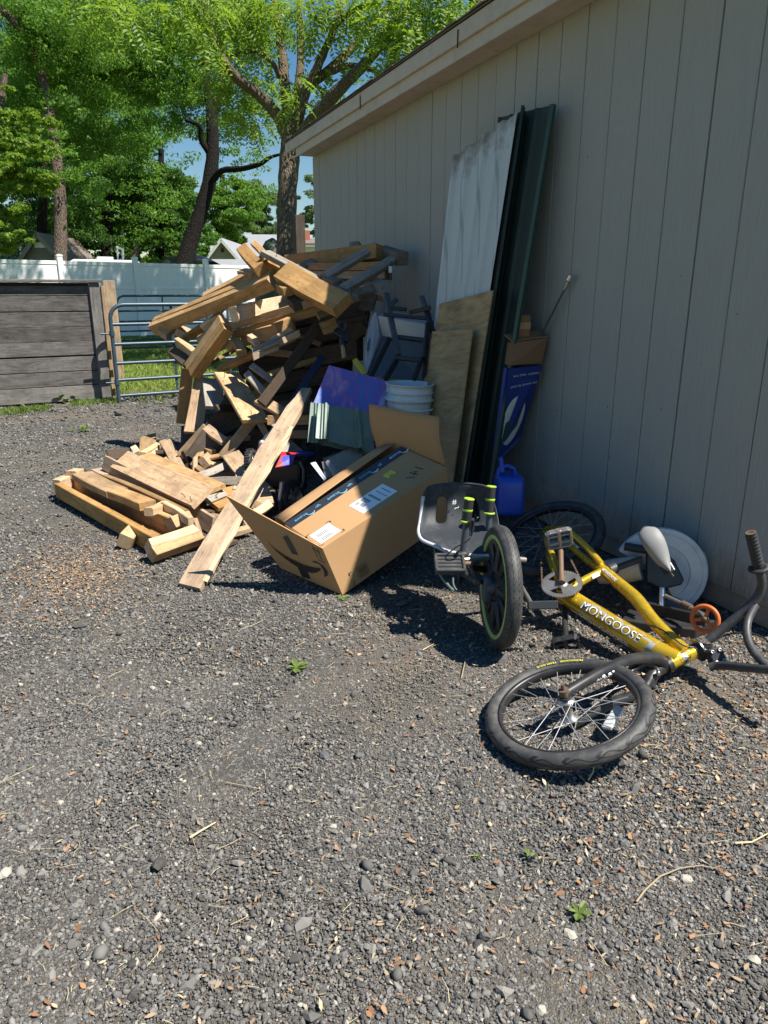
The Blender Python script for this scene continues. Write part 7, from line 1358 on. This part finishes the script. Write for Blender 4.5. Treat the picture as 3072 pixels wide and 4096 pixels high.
def lever(p0, p1, g0, g1, s):
    o = kp('steering_lever', [p0, p1], .0125, 's' if False else 'rack_slate', 14); g0, g1 = V(g0), V(g1); ax = (g1 - g0).normalized(); L = (g1 - g0).length; b = MB(); pr = []
    n = 26
    for i in range(n + 1): pr.append((.0172 + (.0022 if i % 2 else 0), L * i / n))
    b.lathe(pr, g0, ax, 18); g = b.build('grip', MT['grip_rubber'], o)
    for t, rr, hh in ((0.0, .024, .004), (.52, .0195, .0055), (1.0, .021, .003)):
        b = MB(); c = g0 + ax * L * t; b.lathe([(.0, -hh), (rr * .94, -hh), (rr, -hh * .4), (rr, hh * .4), (rr * .92, hh), (.0, hh)], c, ax, 8 if t == 1.0 else 20, smooth=False); b.build('grip_ring', MT['lime'], g)
    return o
lever((1.291, 2.289, 0.310), (1.304, 2.285, 0.451), (1.302, 2.286, 0.451), (1.313, 2.287, 0.538), 0)
lever((1.480, 2.413, 0.344), (1.484, 2.417, 0.428), (1.482, 2.417, 0.426), (1.493, 2.425, 0.534), 1)
b = MB(); b.lathe([(.014, -.022), (.022, -.018), (.018, -.012), (.026, -.004), (.020, .003), (.027, .010), (.020, .016), (.014, .020)], (1.293, 2.289, 0.313), (.05, 0, 1), 20); b.build('rubber_boot', MT['grip_rubber'], tk)
b = MB(); b.tube([(1.294, 2.264, 0.446), (1.303, 2.242, 0.457), (1.305, 2.235, 0.473)], .009, 8); b.build('brake_clamp', MT['black_plastic'], tk)
b = MB(); patch(b, [(1.296, 2.238, 0.469), (1.304, 2.235, 0.473), (1.311, 2.224, 0.483), (1.318, 2.222, 0.487), (1.316, 2.221, 0.479), (1.304, 2.223, 0.470), (1.304, 2.224, 0.437), (1.290, 2.220, 0.410), (1.282, 2.226, 0.416)], .012); b.build('brake_lever', MT['black_plastic'], tk, .003)
kp('brake_cable', [(1.287, 2.221, 0.408), (1.268, 2.224, 0.392), (1.235, 2.241, 0.369), (1.218, 2.280, 0.327)], .0026, 'black_metal', 6)
kp('cable', [(1.275, 2.484, 0.295), (1.226, 2.380, 0.262), (1.198, 2.272, 0.243), (1.191, 2.169, 0.231)], .006, 'green_roof', 8); kp('cable', [(1.243, 2.258, 0.292), (1.203, 2.194, 0.251), (1.203, 2.164, 0.231)], .0045, 'rack_slate', 8)
# bucket seat: a curved shell with two slots in its back
seat_rows = [ # rows from the top of the backrest to the front lip: (left px, right px, y at edges, y sag, depth)
    ((1.304, 2.619, 0.500), (1.512, 2.490, 0.513)), ((1.282, 2.617, 0.467), (1.530, 2.470, 0.478)), ((1.268, 2.605, 0.412), (1.537, 2.441, 0.431)), ((1.246, 2.575, 0.363), (1.529, 2.406, 0.383)), ((1.217, 2.524, 0.344), (1.502, 2.351, 0.355)), ((1.199, 2.450, 0.337), (1.456, 2.275, 0.338)), ((1.230, 2.388, 0.327), (1.419, 2.238, 0.319))]
nc = 14; G_ = []
for j, (a, c) in enumerate(seat_rows):
    a, c = V(a), V(c)
    for i in range(nc + 1):
        u = i / nc; p = a.lerp(c, u); cup = (4 * u * (1 - u)) ** .6; sag = (.035, .05, .055, .06, .06, .035, .0)[j]
        p = p + V(.30, .85, -.30).normalized() * sag * cup + (V(0, 0, .02) * cup if j == 0 else V(0, 0, 0)) + (V(0, 0, -.02) * cup if j == 6 else V(0, 0, 0)); G_.append(p)
fs = []
for j in range(6):
    for i in range(nc):
        if j in (1, 2) and (i in (3, 4) or i in (9, 10)): continue
        a = j * (nc + 1) + i; fs.append((a, a + 1, a + nc + 2, a + nc + 1))
b = MB(); b.add(G_, fs, True); so = b.build('seat', MT['seat_plastic'], tk); md = so.modifiers.new('thick', 'SOLIDIFY'); md.thickness = .008; md.offset = -1; md = so.modifiers.new('sub', 'SUBSURF'); md.levels = 1; md.render_levels = 2
text_obj('#', 'seat_mark', MT['white_decal'], V((1.399, 2.560, 0.444)), V(.92, -.39, 0), V(0, .3, 1), .03, so); text_obj('~', 'seat_mark', MT['white_decal'], V((1.405, 2.550, 0.422)), V(.8, -.3, .5), V(0, .3, 1), .04, so)
kp('seat_rim', [G_[k] for k in (nc + 1, 0)] + [G_[k] for k in range(2, nc, 3)] + [G_[nc], G_[2 * nc + 1]], .006, 'seat_plastic', 8); kp('seat_rim', [G_[(j) * (nc + 1)] for j in range(1, 7)] + [G_[6 * (nc + 1) + i] for i in range(2, nc + 1, 3)], .0075, 'tote_clear', 8)  # second rim is pale: sunlight on the lip put into its colour
kp('frame_tube', [(1.291, 2.474, 0.285), (1.298, 2.295, 0.269), (1.420, 2.289, 0.234)], .014, 'black_metal'); kp('frame_tube', [(1.298, 2.295, 0.269), (1.243, 2.214, 0.227)], .010, 'black_metal'); kp('frame_tube', [(1.471, 2.283, 0.281), (1.579, 2.285, 0.254)], .012, 'alloy')
kp('rear_axle', [(1.457, 2.122, 0.223), (1.417, 2.000, 0.213)], .008, 'alloy'); b = MB(); b.bar((1.406, 2.002, 0.203), (1.506, 1.960, 0.206), .03, .02, (0, -1, .4)); rp = b.build('rear_pedal', MT['black_plastic'], tk, .003)

# ---------------------------------------------------------------- mitre saw
sw_ = thing('mitre_saw', 'white guarded mitre saw with an orange handwheel against the garage wall', 'saw', (2.117, 2.060, 0.000))
gc = V((2.189, 2.174, 0.144)); gn = V(-.55, -.82, .12).normalized(); gu = V(.82, -.55, 0).normalized(); gv = gn.cross(gu); gv = gv if gv.z > 0 else -gv
def arc_plate(b, c, r0, r1, a0, a1, th, n=30):
    vs = []; 
    for i in range(n + 1): a = a0 + (a1 - a0) * i / n; d = gu * math.cos(a) + gv * math.sin(a); vs += [c + d * r0, c + d * r1, c + d * r1 - gn * th, c + d * r0 - gn * th]
    fs = [];
    for i in range(n): q = 4 * i; fs += [(q, q + 1, q + 5, q + 4), (q + 1, q + 2, q + 6, q + 5), (q + 2, q + 3, q + 7, q + 6), (q + 3, q, q + 4, q + 7)]
    fs += [(0, 3, 2, 1), (4 * n, 4 * n + 1, 4 * n + 2, 4 * n + 3)]; b.add(vs, fs, False)
b = MB(); arc_plate(b, gc, .03, .192, -1.05, 2.7, .035); gd = b.build('blade_guard', MT['saw_white'], sw_, .006, 2)
b = MB(); arc_plate(b, gc + gn * .006, 0.12, .17, -1.0, 2.4, .006); b.build('guard_rib', MT['saw_white'], gd, .002)
b = MB(); arc_plate(b, gc - gn * .04, .10, .202, -1.3, .5, .006); b.build('lower_guard', MT['saw_cream'], gd)
b = MB(); patch(b, [(2.095, 2.163, 0.265), (2.152, 2.138, 0.265), (2.195, 2.107, 0.225), (2.224, 2.069, 0.146), (2.210, 2.068, 0.126), (2.133, 2.094, 0.107), (2.079, 2.127, 0.136)], .03); b.build('arm_housing', MT['black_plastic'], sw_, .008, 2)
b = MB(); b.tube([(1.975, 2.305, 0.131), (2.023, 2.246, 0.151), (2.086, 2.184, 0.181)], [.048, .056, .052], 20); b.build('motor', MT['saw_cream'], sw_)
b = MB(); b.tube([(2.058, 2.255, 0.256), (2.094, 2.205, 0.256), (2.118, 2.173, 0.258)], .018, 12); b.build('handle', MT['black_plastic'], sw_)
b = MB(); b.tube([(2.075, 2.041, 0.146), (2.050, 2.009, 0.084)], .012, 12); b.build('pivot_post', MT['chrome'], sw_)
b = MB(); b.tube([(2.068, 2.014, 0.125), (2.078, 1.918, 0.122), (2.071, 1.809, 0.125)], .008, 10); b.build('clamp_rod', MT['alloy'], sw_)
b = MB(); b.tube([(2.077, 1.930, 0.122), (2.077, 1.885, 0.123)], .014, 10); b.build('rod_collar', MT['rust'], sw_)
hc = V((2.037, 1.780, 0.130)); hn = V(-.85, -.35, .2).normalized(); b = MB(); n = 28; pts = []
b.lathe([(.047 + .009 * math.cos(t), .008 * math.sin(t)) for t in np.linspace(0, 2 * math.pi, 9, endpoint=False)], hc, hn, 36, closed=True); hw_ = b.build('handwheel', MT['orange_plastic'], sw_)
hu = hn.cross(V(0, 0, 1)).normalized(); hv = hn.cross(hu)
for k in range(3): a = .4 + 2 * math.pi * k / 3; b = MB(); d = hu * math.cos(a) + hv * math.sin(a); b.bar(hc, hc + d * .043, .013, .008, hn); b.build('wheel_spoke', MT['orange_plastic'], hw_, .002)
b = MB(); b.lathe([(0, -.012), (.010, -.012), (.010, .012), (0, .012)], hc, hn, 14); b.build('wheel_hub', MT['rust'], hw_)
b = MB(); b.tube([hc, (2.068, 1.833, 0.126)], .007, 8); b.build('spindle', MT['alloy'], sw_)
quadbox('base', MT['black_plastic'], sw_, [(1.876, 2.036, 0.000), (2.085, 1.854, 0.000), (2.298, 1.907, 0.000), (2.156, 2.236, 0.000)], (0, 0, .045)); b = MB(); b.lathe([(0, .05), (.11, .05), (.12, .04), (.12, 0)], (2.123, 2.110, -0.000), (0, 0, 1), 28); b.build('turntable', MT['rack_slate'], sw_)
quadbox('fence', MT['black_plastic'], sw_, [(1.980, 2.103, 0.040), (2.137, 1.861, 0.040), (2.145, 1.867, 0.040), (1.992, 2.114, 0.040)], (0, 0, .05))

# ---------------------------------------------------------------- litter, twigs, weeds and odd stones on the gravel
r = np.random.default_rng(21)
def flake(n, cx_, cy_, sx_, sy_, size, seed, uni=None):
    r = np.random.default_rng(seed)
    if uni: a = r.uniform(uni[0], uni[1], n); d = np.sqrt(r.uniform(uni[2] ** 2, uni[3] ** 2, n)); x = d * np.sin(a); y = d * np.cos(a)
    else: x = r.normal(cx_, sx_, n); y = r.normal(cy_, sy_, n)
    k = x < 2.34; x, y = x[k], y[k]; n = len(x); z = r.uniform(.006, .013, n); L = np.clip(size * np.exp(r.normal(0, .45, n)), .003, .022); W = L * r.uniform(.12, .5, n); t = r.uniform(0, 6.28, n); tl = r.normal(0, .25, (n, 2))
    d = np.stack([np.cos(t), np.sin(t), tl[:, 0]], 1); e = np.stack([-np.sin(t), np.cos(t), tl[:, 1]], 1); c = np.stack([x, y, z], 1); up = np.array([0, 0, 1.0])
    j = lambda: r.uniform(.55, 1.25, (n, 1)); Lc = L[:, None]; Wc = W[:, None]; cu = (L * r.uniform(-.05, .22, n))[:, None] * up
    return np.stack([c - d * Lc * .5 * j(), c - d * Lc * .15 * j() + e * Wc * .5 * j() + up * .001, c + d * Lc * .22 * j() + e * Wc * .45 * j() + cu * .5, c + d * Lc * .5 * j() + cu, c + d * Lc * .18 * j() - e * Wc * .5 * j() + cu * .4, c - d * Lc * .2 * j() - e * Wc * .42 * j()], 1).reshape(-1, 3)
fl = [flake(3400, 0, 0, 0, 0, .0115, 1, (R(-14), R(58), .8, 4.0)), flake(2300, 1.75, 1.35, .45, .35, .015, 2), flake(1100, 1.45, .95, .4, .3, .012, 3), flake(2600, -.10, 3.5, .17, .26, .014, 4), flake(250, 1.0, 2.45, .25, .12, .012, 5), flake(500, 2.22, 2.3, .07, .45, .014, 9), flake(120, .1, 1.1, .2, .1, .012, 6), flake(150, .55, 1.05, .2, .08, .012, 7), flake(300, 1.2, 2.2, .35, .25, .012, 8)]
v = np.concatenate(fl); tag(mesh_np('leaf_litter', v, np.arange(len(v)).reshape(-1, 6), MT['litter']), 'dry leaf scraps and seeds strewn over the gravel', 'leaf litter', kind='stuff')
def bits(n, seed, ln, rad, uni):
    r = random.Random(seed); b = MB()
    for _ in range(n):
        a = r.uniform(*uni[:2]); d = math.sqrt(r.uniform(uni[2] ** 2, uni[3] ** 2)); x, y = d * math.sin(a), d * math.cos(a)
        if x > 2.3: continue
        t = r.uniform(0, 6.28); L = ln * math.exp(r.gauss(0, .5)); c = math.cos(t) * L / 2; s = math.sin(t) * L / 2; z = .010
        b.tube([(x - c, y - s, z), (x + r.uniform(-.1, .1) * L, y + r.uniform(-.1, .1) * L, z + .004), (x + c, y + s, z + r.uniform(0, .006))], rad * r.uniform(.6, 1.3), 4, False)
    return b
tag(bits(900, 8, .026, .0006, (R(-14), R(58), .8, 3.8)).build('straw_bits', MT['straw']), 'straw stalks and needles strewn over the gravel', 'straw', kind='stuff')
def twig(label, pts, rr, mat='twig'):
    P0 = [V(p) for p in pts]; b = MB(); b.tube(P0, [rr * (1 - .5 * i / (len(P0) - 1)) for i in range(len(P0))], 7); return tag(b.build('twig', MT[mat]), label, 'twig', 'twigs on the gravel')
twig('curved grey twig arching across the gravel at the lower right', [(0.997, 0.946, 0.008), (1.034, 0.961, 0.012), (1.094, 0.979, 0.012), (1.154, 0.980, 0.012), (1.203, 0.968, 0.012), (1.245, 0.942, 0.008)], .0026)
twig('pale straw stalk at the right edge of the gravel', [(1.338, 0.991, 0.010), (1.376, 0.976, 0.012), (1.456, 0.985, 0.010)], .0028, 'straw')
twig('short pale twig left of the front wheel', [(1.103, 1.932, 0.010), (1.177, 2.036, 0.014), (1.221, 2.053, 0.012)], .0024)
twig('thin twig beside the lime rimmed wheel', [(1.071, 2.172, 0.010), (1.130, 2.197, 0.012)], .002, 'straw')
twig('flat straw blade on the gravel left of centre', [(0.127, 1.521, 0.010), (0.153, 1.531, 0.012), (0.194, 1.550, 0.010)], .0034, 'straw')
twig('straw blade in front of the front wheel', [(1.161, 1.321, 0.010), (1.185, 1.332, 0.020), (1.211, 1.360, 0.030)], .003, 'straw')
twig('long thin twig on the gravel in the left middle', [(0.249, 1.694, 0.010), (0.281, 1.667, 0.012), (0.333, 1.627, 0.010)], .002)
def weed(label, c, n, s, seed, flat=.5):
    c = V(c); t = thing('weed', label, 'weed', tuple(c), 'small weeds in the gravel'); r = random.Random(seed)
    for k in range(n):
        a = 2 * math.pi * k / n + r.uniform(-.4, .4); d = V(math.cos(a), math.sin(a), 0); e = V(-d.y, d.x, 0); L = s * r.uniform(.6, 1.2); w = L * .24; up = V(0, 0, 1); h = r.uniform(.1, .7) * flat; b = MB()
        p = [c + d * L * q + up * (L * h * math.sin(q * 2.2) + .008) for q in (0, .35, .7, 1)]
        b.add([p[0], p[1] + e * w * .7, p[2] + e * w, p[3], p[2] - e * w, p[1] - e * w * .7, p[1] - up * .002, p[2] - up * .004], [(0, 6, 1), (1, 6, 7, 2), (2, 7, 3), (0, 5, 6), (5, 4, 7, 6), (4, 3, 7)]); b.build('leaf', MT['weed'], t)
    return t
weed('leafy weed in the gravel left of the lime rimmed wheel', (0.600, 2.228, 0.000), 10, .046, 1, .7); weed('rosette weed in the gravel at the lower right', (0.861, 0.970, 0.000), 9, .026, 2, .9); weed('small upright weed below the front wheel', (0.858, 1.146, 0.000), 8, .018, 3, 1.6)
weed('tiny weed at the left near the gate', (0.010, 7.473, 0.000), 8, .08, 4, 1.2); weed('tiny flat weed left of the one near the gate', (-0.113, 7.554, 0.000), 7, .05, 5, .4); weed('little weed under the front corner of the cardboard box', (0.960, 2.740, 0.000), 6, .035, 6); weed('little tuft right of the lower middle of the gravel', (0.740, 1.195, 0.000), 6, .014, 7, 1.2)
weed('taller weed at the foot of the bin', (-0.151, 9.637, 0.000), 10, .16, 8, 1.4); weed('bushy weed at the foot of the bin further left', (-0.710, 9.650, 0.000), 9, .13, 9, 1.2)
def stone(label, c, s, seed, mat='stone_pale', sq=.6):
    r = random.Random(seed); import bmesh as bm_; bm = bm_.new(); bm_.ops.create_icosphere(bm, subdivisions=2, radius=.5)
    for v in bm.verts: v.co *= 1 + r.uniform(-.17, .17); v.co.z *= sq
    me = bpy.data.meshes.new('stone'); bm.to_mesh(me); bm.free(); me.materials.append(MT[mat]); o = bpy.data.objects.new('stone', me); col.objects.link(o); s *= .72; o.scale = (s * r.uniform(.9, 1.2), s * .9, s); o.rotation_euler = (0, 0, r.uniform(0, 6)); o.location = (c[0], c[1], s * sq * .3); return tag(o, label, 'stone', 'stray stones on the gravel')
for i, (l, c, s, m) in enumerate((('white chunky stone near the bottom, left of the rosette weed', (0.815, 0.937, 0.000), .034, 'stone_pale'), ('cream stone under the curved twig', (1.149, 0.954, 0.000), .036, 'stone_pale'), ('small white stone above the curved twig', (1.227, 1.108, 0.000), .022, 'stone_pale'), ('pale stone below the flat straw blade in the middle', (0.464, 1.429, 0.000), .024, 'stone_pale'), ('round tan stone at the left edge', (-0.281, 1.576, 0.000), .045, 'stone_pale'), ('dark grey flat stone in the middle of the gravel', (0.534, 1.711, 0.000), .042, 'stone_dark'), ('dark rounded stone near the bottom', (0.893, 0.876, 0.000), .028, 'stone_dark'), ('pale stone left of the front wheel', (0.836, 2.474, 0.000), .022, 'stone_pale'), ('cream pebble in the lower left', (0.210, 1.913, 0.000), .026, 'stone_pale'), ('tan stone at the right lower edge', (1.117, 0.744, 0.000), .032, 'stone_pale'), ('pale flat stone at the bottom centre', (0.664, 0.821, 0.000), .03, 'stone_pale'), ('white pebble below the low timber stack', (0.059, 2.505, 0.000), .024, 'stone_pale'))): stone(l, c, s, i + 3, m)
